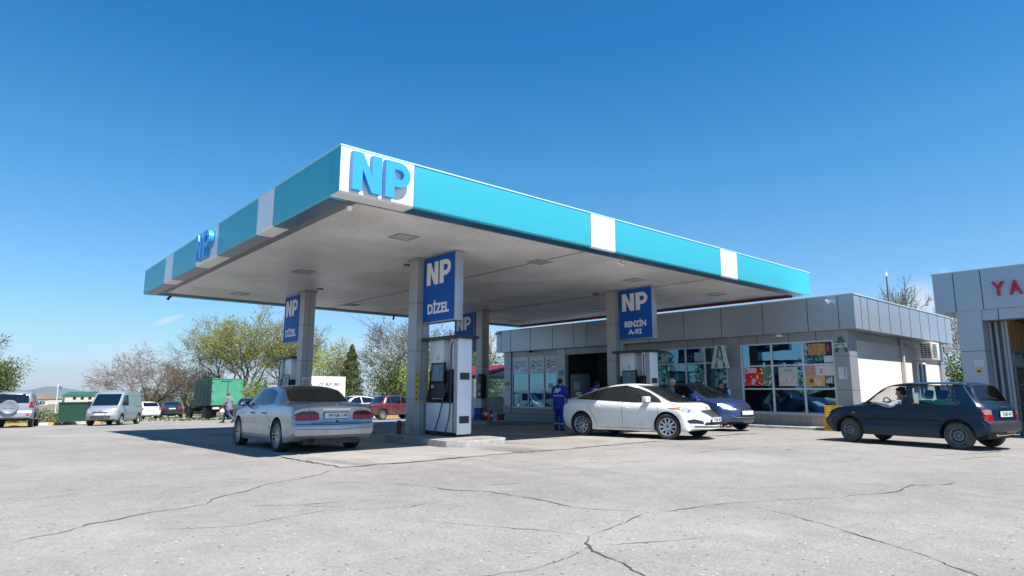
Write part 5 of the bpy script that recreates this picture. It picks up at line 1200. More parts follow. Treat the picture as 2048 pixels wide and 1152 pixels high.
    c.wheels('alloy', mat('rim_black_silver', (.42, .43, .45), .3, .7), .215, 15); c.mirror_(.86, .99, T, .20, .14)
silver_saloon()
# ---------------------------------------------------------------- white saloon
def white_saloon():
    p = paint_mat('white_paint_car', (.78, .78, .77), 0, .30, .8, (.36, .31, .26), (.18, .62))
    S = dict(yr=-2.30, yf=2.24, wb=2.70, wr=.325, rimr=.70, tr=.80, twin=False,
        top=[(-2.30, .98), (-2.18, 1.075), (-1.9, 1.10), (-1.55, 1.20), (-1.1, 1.34), (-.6, 1.435), (-.15, 1.46), (.25, 1.44), (.6, 1.35), (1.0, 1.17), (1.35, 1.02), (1.55, .985), (1.9, .91), (2.15, .79), (2.24, .68)],
        belt=[(-2.30, .90), (-1.9, .985), (-1.4, 1.0), (-.6, .96), (.4, .90), (1.1, .87), (1.6, .82), (2.0, .72), (2.24, .58)],
        bot=[(-2.3, .40), (-2.1, .27), (-1.8, .20), (1.75, .20), (2.1, .22), (2.24, .27)],
        half=[(-2.3, .78), (-2.1, .86), (-1.5, .89), (0, .89), (1.3, .89), (1.8, .86), (2.1, .78), (2.24, .70)],
        rail=[(-2.3, .6), (-1.6, .60), (-.8, .62), (0, .63), (.6, .64), (1.2, .72), (2.2, .7)],
        side=[(0, .945), (.08, .975), (.25, .985), (.5, .99), (.78, 1.0), (.92, .985), (1.0, .95)],
        nose=[(.2, .04), (.38, .06), (.55, .02), (.75, -.16)], tail=[(.3, -.06), (.5, .04), (.75, .02), (1.0, -.06)], planf=.42, planr=.26)
    c = Car('white_saloon', 'white saloon with dark side windows, alloy wheels and front number plate', (14.42, 11.2, 0), 173.4, S, p)
    dlo = [(-1.60, 1.04), (-1.42, 1.14), (-1.0, 1.265), (-.55, 1.345), (0, 1.365), (.40, 1.32), (.75, 1.20), (1.05, 1.04), (1.18, .93), (.4, .935), (-.6, .985)]
    T = MATS['trim_black']
    cuts = c.wells(.375)
    ws = [(-.70, .90), (.70, .90), (.54, 1.375), (-.54, 1.375)]
    # hollow cabin seen through the windscreen
    cuts.append(c.prism([(-1.1, .45), (1.05, .45), (1.15, .88), (.45, 1.30), (.0, 1.40), (-.5, 1.37), (-1.2, 1.15)], -.62, .62, 'X'))
    c.cut(cuts)
    # open the windscreen and rear glass by cutting a slot, keep a tinted pane
    c.cut([c.prism([(-.60, .955), (.60, .955), (.47, 1.355), (-.47, 1.355)], .35, 2.4, 'Y')])
    c.patch('windscreen', poly_round([(-.66, .93), (.66, .93), (.51, 1.375), (-.51, 1.375)], .08), 'Y', MATS['car_glass'], .004, 1)
    for ln in ([(-.665, .935), (-.515, 1.37)], [(.665, .935), (.515, 1.37)], [(-.5, 1.378), (.5, 1.378)], [(-.66, .935), (.66, .935)]): c.strip('windscreen_seal', ln, .022, 'Y', T, .006, 1)
    c.patch('rear_window', poly_round([(-.56, 1.08), (.56, 1.08), (.47, 1.385), (-.47, 1.385)], .07), 'Y', MATS['glass_black'], .005, -1)
    c.patch('window_trim', dlo, 'X', T, .003, both=True)
    gk = mat('dark_side_glass', (.012, .017, .018), .03, coat=.9, spec=.8)
    fr = [(.06, .955), (.06, 1.345), (.36, 1.31), (.68, 1.195), (.93, 1.06), (1.0, .96)]; re_ = [(-.02, .965), (-.02, 1.345), (-.5, 1.33), (-.92, 1.265), (-.98, 1.01)]; qt = [(-1.02, 1.015), (-.97, 1.25), (-1.35, 1.14), (-1.5, 1.06)]
    for q in (fr, re_, qt): c.patch('side_window', poly_round(q, .03), 'X', gk, .006, both=True)
    for ln in ([(.02, .95), (.02, .30), (.03, .25)], [(1.10, .92), (1.10, .5), (.98, .27)], [(-1.02, 1.0), (-1.10, .85), (-.95, .6), (-.78, .30)], [(1.0, .26), (-.85, .28)]): c.strip('door_seam', ln, .010, 'X', MATS['brake'], .0015, both=True)
    c.strip('door_crease', [(.78, .40), (.30, .37)], .018, 'X', p, .010, both=True, thick=.008); c.strip('door_crease', [(-.15, .38), (-.72, .43)], .018, 'X', p, .010, both=True, thick=.008)
    for y in (.13, -.80):
        for sd_ in (-1, 1):
            h = c.hit('X', y, .80, sd_); b = MB(); b.cbox((h.x+sd_*.03, y, .80 if y > 0 else .84), (.02, .18, .030)); b.cbox((h.x+sd_*.012, y+.07, .80 if y > 0 else .84), (.035, .02, .022)); b.cbox((h.x+sd_*.012, y-.07, .80 if y > 0 else .84), (.035, .02, .022)); b.build('door_handle', p if y > 0 else p, c.root, bevel=.005)
    # front
    hl = [(.42, .67), (.62, .665), (.80, .70), (.885, .80), (.80, .825), (.62, .79), (.45, .74)]
    for sg in (-1, 1):
        q = [(x*sg, z) for x, z in poly_round(hl, .03)]; o = c.patch('headlamp', q if sg > 0 else q[::-1], 'Y', MATS['lamp_clear'], .007, 1)
        q = [(x*sg, z) for x, z in poly_round([(.80, .715), (.875, .79), (.80, .815), (.76, .76)], .015)]; c.patch('indicator', q if sg > 0 else q[::-1], 'Y', MATS['lamp_amber'], .010, 1, parent=o)
        h = c.hit('Y', sg*.62, .72, 1); b = MB(); b.ell((h.x, h.y-.0, h.z), (.05, .02, .045), 14, 8); b.build('projector', MATS['chrome'], o, smooth=True)
        c.patch('headlamp_side', poly_round([(1.62, .80), (1.68, .755), (1.82, .755), (1.80, .815), (1.68, .835)], .02), 'X', MATS['lamp_amber'], .007, sg)
        q = [(x*sg, z) for x, z in poly_round([(.44, .40), (.72, .42), (.78, .48), (.60, .52), (.45, .47)], .02)]; c.patch('fog_recess', q if sg > 0 else q[::-1], 'Y', T, .005, 1)
        c.patch('tail_lamp', poly_round([(-2.27, .78), (-1.98, .84), (-1.80, .97), (-2.02, .985), (-2.28, .95)], .04), 'X', MATS['lamp_red'], .008, sg)
    c.patch('grille', poly_round([(-.36, .70), (-.20, .585), (.20, .585), (.36, .70), (.28, .735), (-.28, .735)], .04), 'Y', mat('mesh_grille', (.02, .02, .022), .4, bump=(90, .8)), .006, 1)
    c.strip('grille_surround', [(-.37, .71), (-.21, .575), (.21, .575), (.37, .71)], .012, 'Y', MATS['chrome'], .010, 1)
    c.patch('lower_intake', poly_round([(-.44, .37), (.44, .37), (.40, .44), (-.40, .44)], .02), 'Y', T, .005, 1)
    c.strip('bumper_lip', [(-.62, .335), (0, .315), (.62, .335)], .03, 'Y', T, .004, 1); c.strip('bonnet_seam', [(-.66, .80), (-.50, .757), (0, .745), (.50, .757), (.66, .80)], .009, 'Y', MATS['brake'], .003, 1)
    b = MB(); h = c.hit('Y', 0, .775, 1); b.lathe([(.045, 0), (.04, .006)], 20, (0, h.y-.002, .775), 'Y'); b.build('badge', MATS['brake'], c.root)
    c.plate('77-EK-422', .50, 1)
    b = MB(); b.tube([(.5, 1.33, 1.0), (.05, 1.28, 1.01)], .008, 6); b.tube([(-.1, 1.33, 1.0), (-.5, 1.25, 1.02)], .008, 6); b.build('wiper', T, c.root)
    b = MB(); seat(b, -.36, .0); seat(b, .36, .0); b.build('front_seats', MATS['seat_grey'], c.root, bevel=.03); b = MB(); b.box(-.6, .6, .62, 1.1, .55, .90); b.build('dashboard', MATS['seat_grey'], c.root, bevel=.04)
    b = MB(); b.tube([(-.36+.17*math.cos(a/8*math.pi), .50+.03*math.sin(a/8*math.pi), .86+.165*math.sin(a/8*math.pi)) for a in range(17)], .012, 6, False); b.build('steering_wheel', T, c.root)
    c.wheels('alloy', None, .215, 10, 12); c.mirror_(.83, .99, p, .22, .15, .13)
white_saloon()
# ---------------------------------------------------------------- dark blue three-door hatchback with driver
def blue_hatchback():
    p = paint_mat('navy_paint', (.001, .020, .048), .0, .30, .36, (.11, .10, .085), (.18, .46), coat=.15); p.node_tree.nodes['Principled BSDF'].inputs['Specular IOR Level'].default_value = .3
    S = dict(yr=-1.80, yf=1.86, wb=2.362, wr=.285, rimr=.60, tr=.66,
        top=[(-1.80, .86), (-1.74, .93), (-1.66, 1.02), (-1.52, 1.26), (-1.44, 1.36), (-1.30, 1.405), (-.8, 1.425), (-.2, 1.425), (.15, 1.40), (.36, 1.33), (.62, 1.16), (.88, .985), (1.0, .925), (1.4, .87), (1.7, .80), (1.82, .765), (1.86, .73)],
        belt=[(-1.80, .80), (-1.7, .87), (-1.3, .90), (0, .885), (.9, .87), (1.4, .825), (1.86, .70)],
        bot=[(-1.8, .40), (-1.65, .28), (-1.3, .22), (1.4, .21), (1.7, .24), (1.86, .30)],
        half=[(-1.8, .73), (-1.6, .765), (-.8, .775), (.6, .775), (1.3, .77), (1.7, .75), (1.86, .72)],
        rail=[(-1.8, .78), (-1.4, .76), (-.6, .76), (.1, .76), (.5, .77), (.9, .80), (1.86, .8)],
        side=[(0, .95), (.1, .975), (.38, 1.0), (.44, .985), (.75, .985), (1.0, .955)], drop=.055,
        nose=[(.2, -.10), (.36, -.02), (.50, .03), (.56, .03), (.60, -.04), (.8, -.10)], tail=[(.3, -.10), (.40, .03), (.56, .05), (.60, .0), (.85, -.02), (1.0, -.03)], planf=.10, planr=.08, bl=.5)
    c = Car('blue_hatchback', 'dirty dark blue three-door hatchback with a driver at the open window', (16.92, 5.08, 0), 10.6, S, p)
    T = MATS['trim_black']; G_ = MATS['car_glass_clear']
    door = poly_round([(.80, .915), (.755, .935), (.33, 1.295), (.20, 1.335), (-.17, 1.345), (-.20, .915)], .03)
    qtr = poly_round([(-.30, .915), (-.28, 1.345), (-1.12, 1.33), (-1.36, .915)], .06)
    cuts = c.wells(.345)
    cuts.append(c.prism([(-1.45, .40), (1.0, .40), (1.05, .84), (.68, 1.06), (.28, 1.30), (-.1, 1.385), (-1.2, 1.37), (-1.46, 1.10), (-1.55, .90)], -.60, .60, 'X'))
    c.cut(cuts)
    c.cut([c.prism(door, -1.2, 1.2, 'X'), c.prism(qtr, -1.2, 1.2, 'X'), c.prism(poly_round([(-.56, .96), (.56, .96), (.50, 1.33), (-.50, 1.33)], .05), .2, 1.3, 'Y'), c.prism(poly_round([(-.55, 1.0), (.55, 1.0), (.50, 1.335), (-.50, 1.335)], .05), -2.2, -1.2, 'Y')])
    # glass and seals
    c.patch('rear_window', poly_round([(-.57, .985), (.57, .985), (.515, 1.35), (-.515, 1.35)], .06), 'Y', MATS['car_glass_dark'], .003, -1)
    c.patch('windscreen', poly_round([(-.58, .945), (.58, .945), (.515, 1.345), (-.515, 1.345)], .06), 'Y', G_, .003, 1)
    c.patch('quarter_window', poly_round([(-.285, .905), (-.27, 1.355), (-1.13, 1.34), (-1.38, .905)], .06), 'X', MATS['car_glass'], .003, both=True)
    c.patch('door_window', poly_round([(.81, .905), (.33, 1.31), (.20, 1.345), (-.17, 1.355), (-.21, .905)], .03), 'X', G_, .003, side=1)
    def ring(name, poly, w, axis, m, off=.006, side=1, both=False):
        pts = list(poly)+[poly[0]]; c.strip(name, pts, w, axis, m, off, side, both)
    ring('window_seal', qtr, .022, 'X', T, .006, both=True); ring('window_seal', door, .020, 'X', T, .006, both=True)
    ring('window_seal', poly_round([(-.565, .99), (.565, .99), (.51, 1.345), (-.51, 1.345)], .05), .022, 'Y', T, .006, -1)
    c.strip('rear_pillar_trim', [(-1.30, 1.37), (-1.60, .90)], .012, 'X', MATS['alloy'], .006, both=True)
    c.strip('roof_gutter', [(.30, 1.345), (-.2, 1.385), (-1.28, 1.372)], .016, 'X', T, .004, both=True)
    for ln in ([(-.245, 1.36), (-.245, .30)], [(.90, .86), (.90, .30)], [(.9, .30), (-.245, .30)]): c.strip('door_seam', ln, .012, 'X', T, .003, both=True)
    c.strip('side_moulding', [(-.95, .585), (.55, .575), (1.55, .57)], .018, 'X', T, .008, both=True, thick=.004)
    for sd_ in (-1, 1):
        h = c.hit('X', -.13, .80, sd_); b = MB(); b.cbox((h.x+sd_*.012, -.14, .80), (.016, .10, .03)); b.build('door_handle', T, c.root, bevel=.003)
        c.patch('side_indicator', poly_round([(1.0, .69), (1.08, .69), (1.08, .72), (1.0, .72)], .008), 'X', MATS['lamp_amber'], .008, sd_)
    # wheel arch lips
    for y in (1.181, -1.181):
        for sd_ in (-1, 1):
            pts = [Vector((c.hit('X', y+.362*math.cos(R(a)), .295+.362*math.sin(R(a)), sd_).x, y+.352*math.cos(R(a)), .295+.352*math.sin(R(a)))) for a in range(8, 173, 8)]; pts = [q for q in pts if abs(q.x) > .4]
            b = MB(); b.tube(pts, .012, 6); b.build('arch_lip', p, c.root, smooth=True)
    # bumpers in darker plastic, tail
    c.patch('rear_bumper', [(-.735, .40), (.735, .40), (.745, .60), (-.745, .60)], 'Y', mat('bumper_navy', (.012, .018, .035), .45, noise=(6, .6, (.06, .055, .05))), .012, -1, thick=.01)
    c.patch('front_bumper', [(1.60, .36), (1.86, .36), (1.86, .585), (1.60, .585)], 'X', mat('bumper_grey', (.035, .037, .042), .55), .010, both=True)
    c.patch('front_bumper', [(-.7, .36), (.7, .36), (.7, .585), (-.7, .585)], 'Y', MATS['bumper_grey'], .012, 1)
    for sg in (-1, 1):
        q = poly_round([(.50, .615), (.725, .615), (.725, .84), (.52, .84)], .02); q = [(x*sg, z) for x, z in q]; o = c.patch('tail_lamp', q if sg > 0 else q[::-1], 'Y', MATS['lamp_red'], .012, -1)
        q = poly_round([(.53, .735), (.715, .735), (.715, .83), (.535, .83)], .01); q = [(x*sg, z) for x, z in q]; c.patch('pale_lens', q if sg > 0 else q[::-1], 'Y', mat('lens_pale', (.34, .16, .15), .2, coat=.8), .016, -1, parent=o)
        q = poly_round([(.46, .62), (.66, .62), (.66, .72), (.46, .73)], .02); q = [(x*sg, z) for x, z in q]; c.patch('headlamp', q if sg > 0 else q[::-1], 'Y', MATS['lamp_clear'], .008, 1)
        c.patch('headlamp_side', [(1.79, .61), (1.87, .61), (1.87, .73), (1.80, .735)], 'X', MATS['lamp_clear'], .008, sg)
    c.patch('grille', [(-.42, .62), (.42, .62), (.42, .70), (-.42, .70)], 'Y', T, .006, 1)
    c.strip('hatch_seam', [(-.60, .86), (-.50, .62), (.50, .62), (.60, .86)], .010, 'Y', T, .003, -1); c.strip('hatch_handle', [(-.16, .885), (.16, .885)], .035, 'Y', T, .01, -1)
    c.plate('72-BD-457', .745, -1)
    h = c.hit('Y', 0, 1.03, -1); b = MB(); b.tube([(.05, h.y-.02, 1.02), (.0, h.y-.02, 1.06), (-.36, h.y+.005, 1.11)], .008, 6); b.build('rear_wiper', T, c.root)
    b = MB(); b.tube([(-.02, -1.86, .345), (-.30, -1.88, .34), (-.62, -1.86, .33)], .022, 10); b.tube([(.35, -1.84, .335), (.18, -1.86, .33), (.05, -1.85, .345)], .022, 8); b.build('exhaust_pipe', MATS['chrome'], c.root, smooth=40)
    b = MB(); b.tube([(.3, -1.65, .30), (.25, -1.86, .31)], .03, 10); b.cbox((0, -1.45, .3), (.9, .35, .14)); b.build('silencer', MATS['brake'], c.root)
    # interior
    b = MB(); seat(b, -.34, -.12, .27, .55, .46); seat(b, .34, -.10, .27, .55, .46); b.build('front_seats', MATS['seat_cloth'], c.root, bevel=.03)
    b = MB(); b.cbox((0, -.95, .52), (1.12, .42, .2)); b.cbox((0, -1.2, .78), (1.12, .12, .5), Matrix.Rotation(R(14), 3, 'X')); b.build('rear_bench', MATS['seat_cloth'], c.root, bevel=.03)
    b = MB(); b.cbox((0, .80, .74), (1.15, .3, .26)); b.build('dashboard', MATS['seat_cloth'], c.root, bevel=.04)
    b = MB(); b.tube([(-.34+.185*math.cos(a/10*math.pi), .40+.07*math.sin(a/10*math.pi), .90+.165*math.sin(a/10*math.pi)) for a in range(21)], .014, 8, False); b.tube([(-.34, .40, .90), (-.34, .62, .80)], .02, 8); b.tube([(-.52, .40, .90), (-.16, .40, .90)], .012, 6); b.build('steering_wheel', T, c.root, smooth=True)
    b = MB(); b.cbox((0, .24, 1.29), (.2, .02, .055)); b.build('rear_view_mirror', T, c.root)
    c.wheels('steel', mat('steel_rim', (.16, .20, .22), .45, .5, noise=(12, .5, (.10, .10, .10))), .165, 8, -14, dirty=True)
    return c
UNO = blue_hatchback()
# ---------------------------------------------------------------- blue supermini at the pump
def blue_supermini():
    p = paint_mat('blue_paint', (.007, .028, .105), .1, .28, .5, (.16, .15, .15), (.2, .6))
    S = dict(yr=-1.82, yf=2.0, wb=2.49, wr=.295, rimr=.62, tr=.71,
        top=[(-1.82, .95), (-1.7, 1.12), (-1.5, 1.30), (-1.3, 1.38), (-.8, 1.43), (-.2, 1.44), (.2, 1.41), (.5, 1.31), (.85, 1.13), (1.12, .995), (1.3, .95), (1.6, .89), (1.85, .80), (2.0, .66)],
        belt=[(-1.82, .88), (-1.3, .97), (-.2, .93), (.8, .90), (1.3, .84), (1.7, .76), (2.0, .58)], bot=[(-1.82, .36), (-1.5, .24), (1.6, .20), (1.85, .22), (2.0, .28)],
        half=[(-1.82, .72), (-1.5, .80), (-.8, .82), (1.2, .82), (1.6, .79), (1.85, .73), (2.0, .66)], rail=[(-1.8, .70), (0, .68), (.5, .69), (1.1, .77), (2, .75)],
        nose=[(.2, .0), (.38, .04), (.56, .0), (.75, -.12)], tail=[(.3, -.05), (.5, .03), (.9, -.02), (1.3, -.1)], planf=.30, planr=.16)
    c = Car('blue_supermini', 'dark blue small car with open front door behind the white saloon', (18.80, 12.35, 0), 186, S, p)
    c.cut(c.wells()); T = MATS['trim_black']
    c.cut([c.prism([(-.9, .5), (.9, .5), (1.0, .86), (.35, 1.28), (0, 1.36), (-.9, 1.33)], -.57, .57, 'X'), c.prism(poly_round([(-.60, .98), (.60, .98), (.50, 1.335), (-.50, 1.335)], .05), .2, 1.6, 'Y')])
    c.patch('windscreen', poly_round([(-.635, .955), (.635, .955), (.53, 1.36), (-.53, 1.36)], .07), 'Y', MATS['car_glass'], .003, 1)
    for q in ([(.80, .95), (.36, 1.29), (.1, 1.36), (-.25, 1.365), (-.25, .97)], [(-.32, .98), (-.32, 1.365), (-1.0, 1.33), (-1.3, 1.03)]): c.patch('side_window', poly_round(q, .03), 'X', MATS['glass_black'], .005, both=True)
    for ln in ([(-.285, 1.0), (-.285, .3)], [(.92, .86), (.95, .3)]): c.strip('door_seam', ln, .01, 'X', T, .002, both=True)
    for sg in (-1, 1):
        q = poly_round([(.38, .62), (.66, .63), (.74, .78), (.60, .80), (.42, .72)], .03); q = [(x*sg, z) for x, z in q]; c.patch('headlamp', q if sg > 0 else q[::-1], 'Y', MATS['lamp_clear'], .008, 1)
    c.patch('grille', poly_round([(-.30, .64), (.30, .64), (.32, .70), (-.32, .70)], .02), 'Y', T, .005, 1); c.strip('grille_bar', [(-.31, .70), (0, .71), (.31, .70)], .022, 'Y', MATS['chrome'], .012, 1)
    b = MB(); h = c.hit('Y', 0, .685, 1); b.lathe([(.05, 0), (.05, .012), (.035, .012), (.035, 0)], 20, (0, h.y+.004, .685), 'Y'); b.build('badge', MATS['chrome'], c.root)
    c.patch('lower_intake', poly_round([(-.5, .36), (.5, .36), (.48, .45), (-.48, .45)], .02), 'Y', T, .006, 1); c.strip('intake_trim', [(-.52, .46), (-.44, .40), (0, .385), (.44, .40), (.52, .46)], .018, 'Y', MATS['alloy'], .012, 1)
    c.plate('', .53, 1); b = MB(); b.tube([(.5, 1.17, 1.0), (.0, 1.12, 1.02)], .008, 6); b.tube([(-.05, 1.17, 1.0), (-.5, 1.10, 1.02)], .008, 6); b.build('wiper', T, c.root)
    # open driver's side front door (camera side), swung outwards
    b = MB(); a = R(52); hx, hy = .80, .92; M_ = Matrix.Rotation(-a, 3, 'Z')
    def dp(u, z, t=0): v = M_ @ Vector((t, -u, 0)); return (hx+v.x, hy+v.y, z)
    out = [(0, .32), (1.15, .32), (1.15, .95), (1.12, 1.33), (.72, 1.33), (.12, .96), (0, .9)]; n = len(out)
    b.add([dp(u, z, 0) for u, z in out]+[dp(u, z, .07) for u, z in out], [tuple(range(n)), tuple(reversed(range(n, 2*n)))]+[(i, i+n, (i+1) % n+n, (i+1) % n) for i in range(n)])
    d = b.build('open_door', p, c.root, bevel=.01); b = MB(); g = [(.22, .99), (1.08, .99), (1.06, 1.28), (.74, 1.28)]; b.add([dp(u, z, .074) for u, z in g]+[dp(u, z, -.004) for u, z in g], [(0, 1, 2, 3), (4, 7, 6, 5)]); b.build('door_glass', MATS['glass_blue'], d)
    b = MB(); seat(b, -.36, .0); seat(b, .36, .0); b.build('front_seats', MATS['seat_cloth'], c.root, bevel=.03)
    c.wheels('steel', MATS['alloy'], .18); c.mirror_(.80, .98, p, .2, .15, .13); return c
blue_supermini().root.scale = (1.07, 1.07, 1.07)
# ---------------------------------------------------------------- cars further away
def simple_car(name, label, loc, hd, S, p, wins, rear=None, front=None, lamps='lamp_red', plate=None, extra=None, wheel='steel', glass='glass_black', group=None, cat='car'):
    c = Car(name, label, (loc[0], loc[1], 0), hd, S, p, group, cat); c.cut(c.wells())
    for q in wins: c.patch('side_window', poly_round(q, .03), 'X', MATS[glass], .006, both=True)
    if rear: c.patch('rear_window', poly_round(rear, .06), 'Y', MATS[glass], .006, -1)
    if front: c.patch('windscreen', poly_round(front, .06), 'Y', MATS[glass], .006, 1)
    for ln in S.get('seams', []): c.strip('door_seam', ln, .012, 'X', MATS['trim_black'], .002, both=True)
    w = S.get('lamp')
    if w:
        for sg in (-1, 1):
            q = [(x*sg, z) for x, z in poly_round(w, .02)]; c.patch('tail_lamp', q if sg > 0 else q[::-1], 'Y', MATS[lamps], .008, -1)
    w = S.get('flamp')
    if w:
        for sg in (-1, 1):
            q = [(x*sg, z) for x, z in poly_round(w, .02)]; c.patch('headlamp', q if sg > 0 else q[::-1], 'Y', MATS['lamp_clear'], .008, 1)
    if plate: c.plate(plate[0], plate[1], plate[2], x=plate[3] if len(plate) > 3 else 0)
    if extra: extra(c)
    c.wheels(wheel, MATS['alloy'], .20, 10); return c
T_ = MATS['trim_black']
# maroon classic saloon, side-on
p = paint_mat('maroon_paint', (.085, .009, .02), .0, .35, .7, (.22, .17, .15), (.25, .8))
S = dict(yr=-2.02, yf=2.0, wb=2.42, wr=.295, rimr=.62, tr=.69, seams=[[(.08, .9), (.08, .35)], [(.88, .88), (.88, .35)], [(-.72, .9), (-.8, .6)]],
    top=[(-2.02, .88), (-1.95, .93), (-1.35, .945), (-1.2, 1.02), (-.95, 1.30), (-.8, 1.385), (-.3, 1.42), (.1, 1.41), (.35, 1.36), (.62, 1.14), (.84, .96), (.95, .925), (1.6, .885), (1.9, .83), (2.0, .78)], toplin=True,
    belt=[(-2.02, .84), (-1.2, .885), (.8, .885), (1.6, .85), (2.0, .74)], bot=[(-2.02, .42), (-1.7, .28), (1.7, .28), (2.0, .40)],
    half=[(-2.02, .78), (-1.7, .805), (1.4, .805), (2.0, .78)], rail=[(-2, .76), (0, .74), (2, .8)], side=[(0, .95), (.1, .98), (.6, 1.0), (.85, .99), (1, .95)], nose=[(.2, 0), (.9, 0)], tail=[(.2, 0), (.9, 0)], planf=.04, planr=.04, bl=.3, lamp=[(.42, .60), (.74, .60), (.74, .80), (.42, .80)], ns=60)
def lx(c):
    b = MB(); b.box(-.83, .83, -2.10, -2.0, .44, .54); b.build('rear_bumper', MATS['chrome'], c.root, bevel=.01); b = MB(); b.box(-.83, .83, 2.0, 2.10, .44, .54); b.build('front_bumper', MATS['chrome'], c.root, bevel=.01)
    c.strip('window_trim', [(-1.0, .93), (-.86, 1.34), (.30, 1.35), (.70, .95)], .02, 'X', MATS['chrome'], .004, both=True)
simple_car('red_classic_saloon', 'dark red boxy saloon parked side-on beyond the pumps', (19.45, 33.3), 86, S, p, [[(.72, .93), (.36, 1.29), (.12, 1.335), (.12, .93)], [(.05, .93), (.05, 1.335), (-.60, 1.33), (-.62, .93)], [(-.66, .93), (-.64, 1.31), (-.82, 1.26), (-.95, .95)]], [(-.56, .97), (.56, .97), (.5, 1.32), (-.5, 1.32)], [(-.58, .98), (.58, .98), (.5, 1.33), (-.5, 1.33)], extra=lx, wheel='steel')
# silver off-roader with spare wheel cover on its back
p = paint_mat('suv_silver', (.36, .37, .40), .5, .34, .4, (.28, .26, .24), (.3, .9))
S = dict(yr=-2.25, yf=2.35, wb=2.79, wr=.38, rimr=.62, tr=.76, seams=[[(.1, 1.0), (.1, .5)], [(-.85, 1.0), (-1.0, .7)], [(1.05, 1.0), (1.05, .5)]],
    top=[(-2.25, 1.05), (-2.2, 1.35), (-2.1, 1.70), (-1.9, 1.82), (-1, 1.87), (0, 1.86), (.5, 1.78), (.9, 1.5), (1.25, 1.25), (1.4, 1.20), (2.1, 1.08), (2.35, .90)], belt=[(-2.25, 1.0), (-2, 1.18), (0, 1.15), (1.2, 1.1), (2.1, .98), (2.35, .8)],
    bot=[(-2.25, .5), (-2, .42), (2, .4), (2.35, .5)], half=[(-2.25, .82), (-2.0, .90), (0, .93), (1.8, .90), (2.35, .76)], rail=[(-2.2, .76), (0, .76), (1.3, .8), (2, .8)],
    nose=[(.3, 0), (.6, .05), (.9, -.05)], tail=[(.4, -.02), (.55, .06), (.75, .05), (.85, 0), (1.8, -.05)], planf=.2, planr=.08, bl=.5, lamp=[(.66, 1.0), (.86, 1.0), (.84, 1.32), (.70, 1.32)], ns=60)
def sx(c):
    b = MB(); y = -2.27; b.lathe([(.37, y+.02), (.375, y-.14), (.34, y-.20), (.27, y-.20), (.25, y-.185), (.02, y-.19)], 36, (-.12, 0, 1.03), 'Y'); sp = b.build('spare_wheel_cover', p, c.root, smooth=40)
    b = MB(); b.box(-.36, .12, y-.20, y-.206, 1.0, 1.05); b.build('cover_band', MATS['alloy'], sp)
    b = MB(); b.box(-.8, .8, -2.36, -2.2, .50, .66); b.build('rear_bumper', p, c.root, bevel=.03); b = MB(); b.box(.60, .75, -2.37, -2.362, .62, .68); b.build('reflector', MATS['lamp_red'], c.root)
    for s_ in (-1, 1): b = MB(); b.tube([(s_*.66, -1.9, 1.84), (s_*.68, -1.7, 1.90), (s_*.68, .1, 1.90), (s_*.66, .3, 1.84)], .018, 8); b.build('roof_rail', MATS['alloy'], c.root)
    c.plate('', .85, -1, x=-.62, w=.34, h=.16); c.mirror_(.95, 1.25, T_, .22, .2)
simple_car('silver_offroader', 'silver off-roader with round spare wheel cover at the left edge', (2.31, 43.6), 8.8, S, p, [[(.95, 1.22), (.52, 1.68), (.15, 1.74), (.15, 1.22)], [(.07, 1.22), (.07, 1.74), (-.95, 1.74), (-.95, 1.22)], [(-1.03, 1.22), (-1.03, 1.73), (-1.85, 1.68), (-2.0, 1.25)]], [(-.66, 1.24), (.66, 1.24), (.60, 1.72), (-.60, 1.72)], extra=sx, wheel='alloy')
# silver van facing the camera
p = paint_mat('van_silver', (.33, .36, .41), .4, .36, .5, (.30, .28, .26), (.2, .8))
S = dict(yr=-2.02, yf=2.12, wb=2.60, wr=.30, rimr=.60, tr=.70, seams=[[(.22, 1.1), (.22, .3)], [(.95, 1.0), (1.0, .7)], [(-.85, 1.6), (-.85, .35)]],
    top=[(-2.02, 1.5), (-1.95, 1.78), (-1.7, 1.86), (-.5, 1.90), (.5, 1.88), (.85, 1.80), (1.15, 1.52), (1.5, 1.15), (1.68, 1.02), (1.9, .94), (2.12, .78)], belt=[(-2.02, .98), (.6, .98), (1.3, .95), (1.8, .85), (2.12, .66)],
    bot=[(-2.02, .38), (-1.8, .28), (1.8, .26), (2.12, .34)], half=[(-2.02, .76), (-1.7, .81), (1.2, .81), (1.8, .78), (2.12, .66)], rail=[(-2, .84), (.5, .84), (1.4, .86), (2, .8)],
    nose=[(.3, 0), (.5, .04), (.7, -.02), (.9, -.1)], tail=[(.3, 0), (1.8, 0)], planf=.22, planr=.06, bl=.5, flamp=[(.42, .66), (.60, .65), (.74, .72), (.70, .86), (.50, .80)], ns=60)
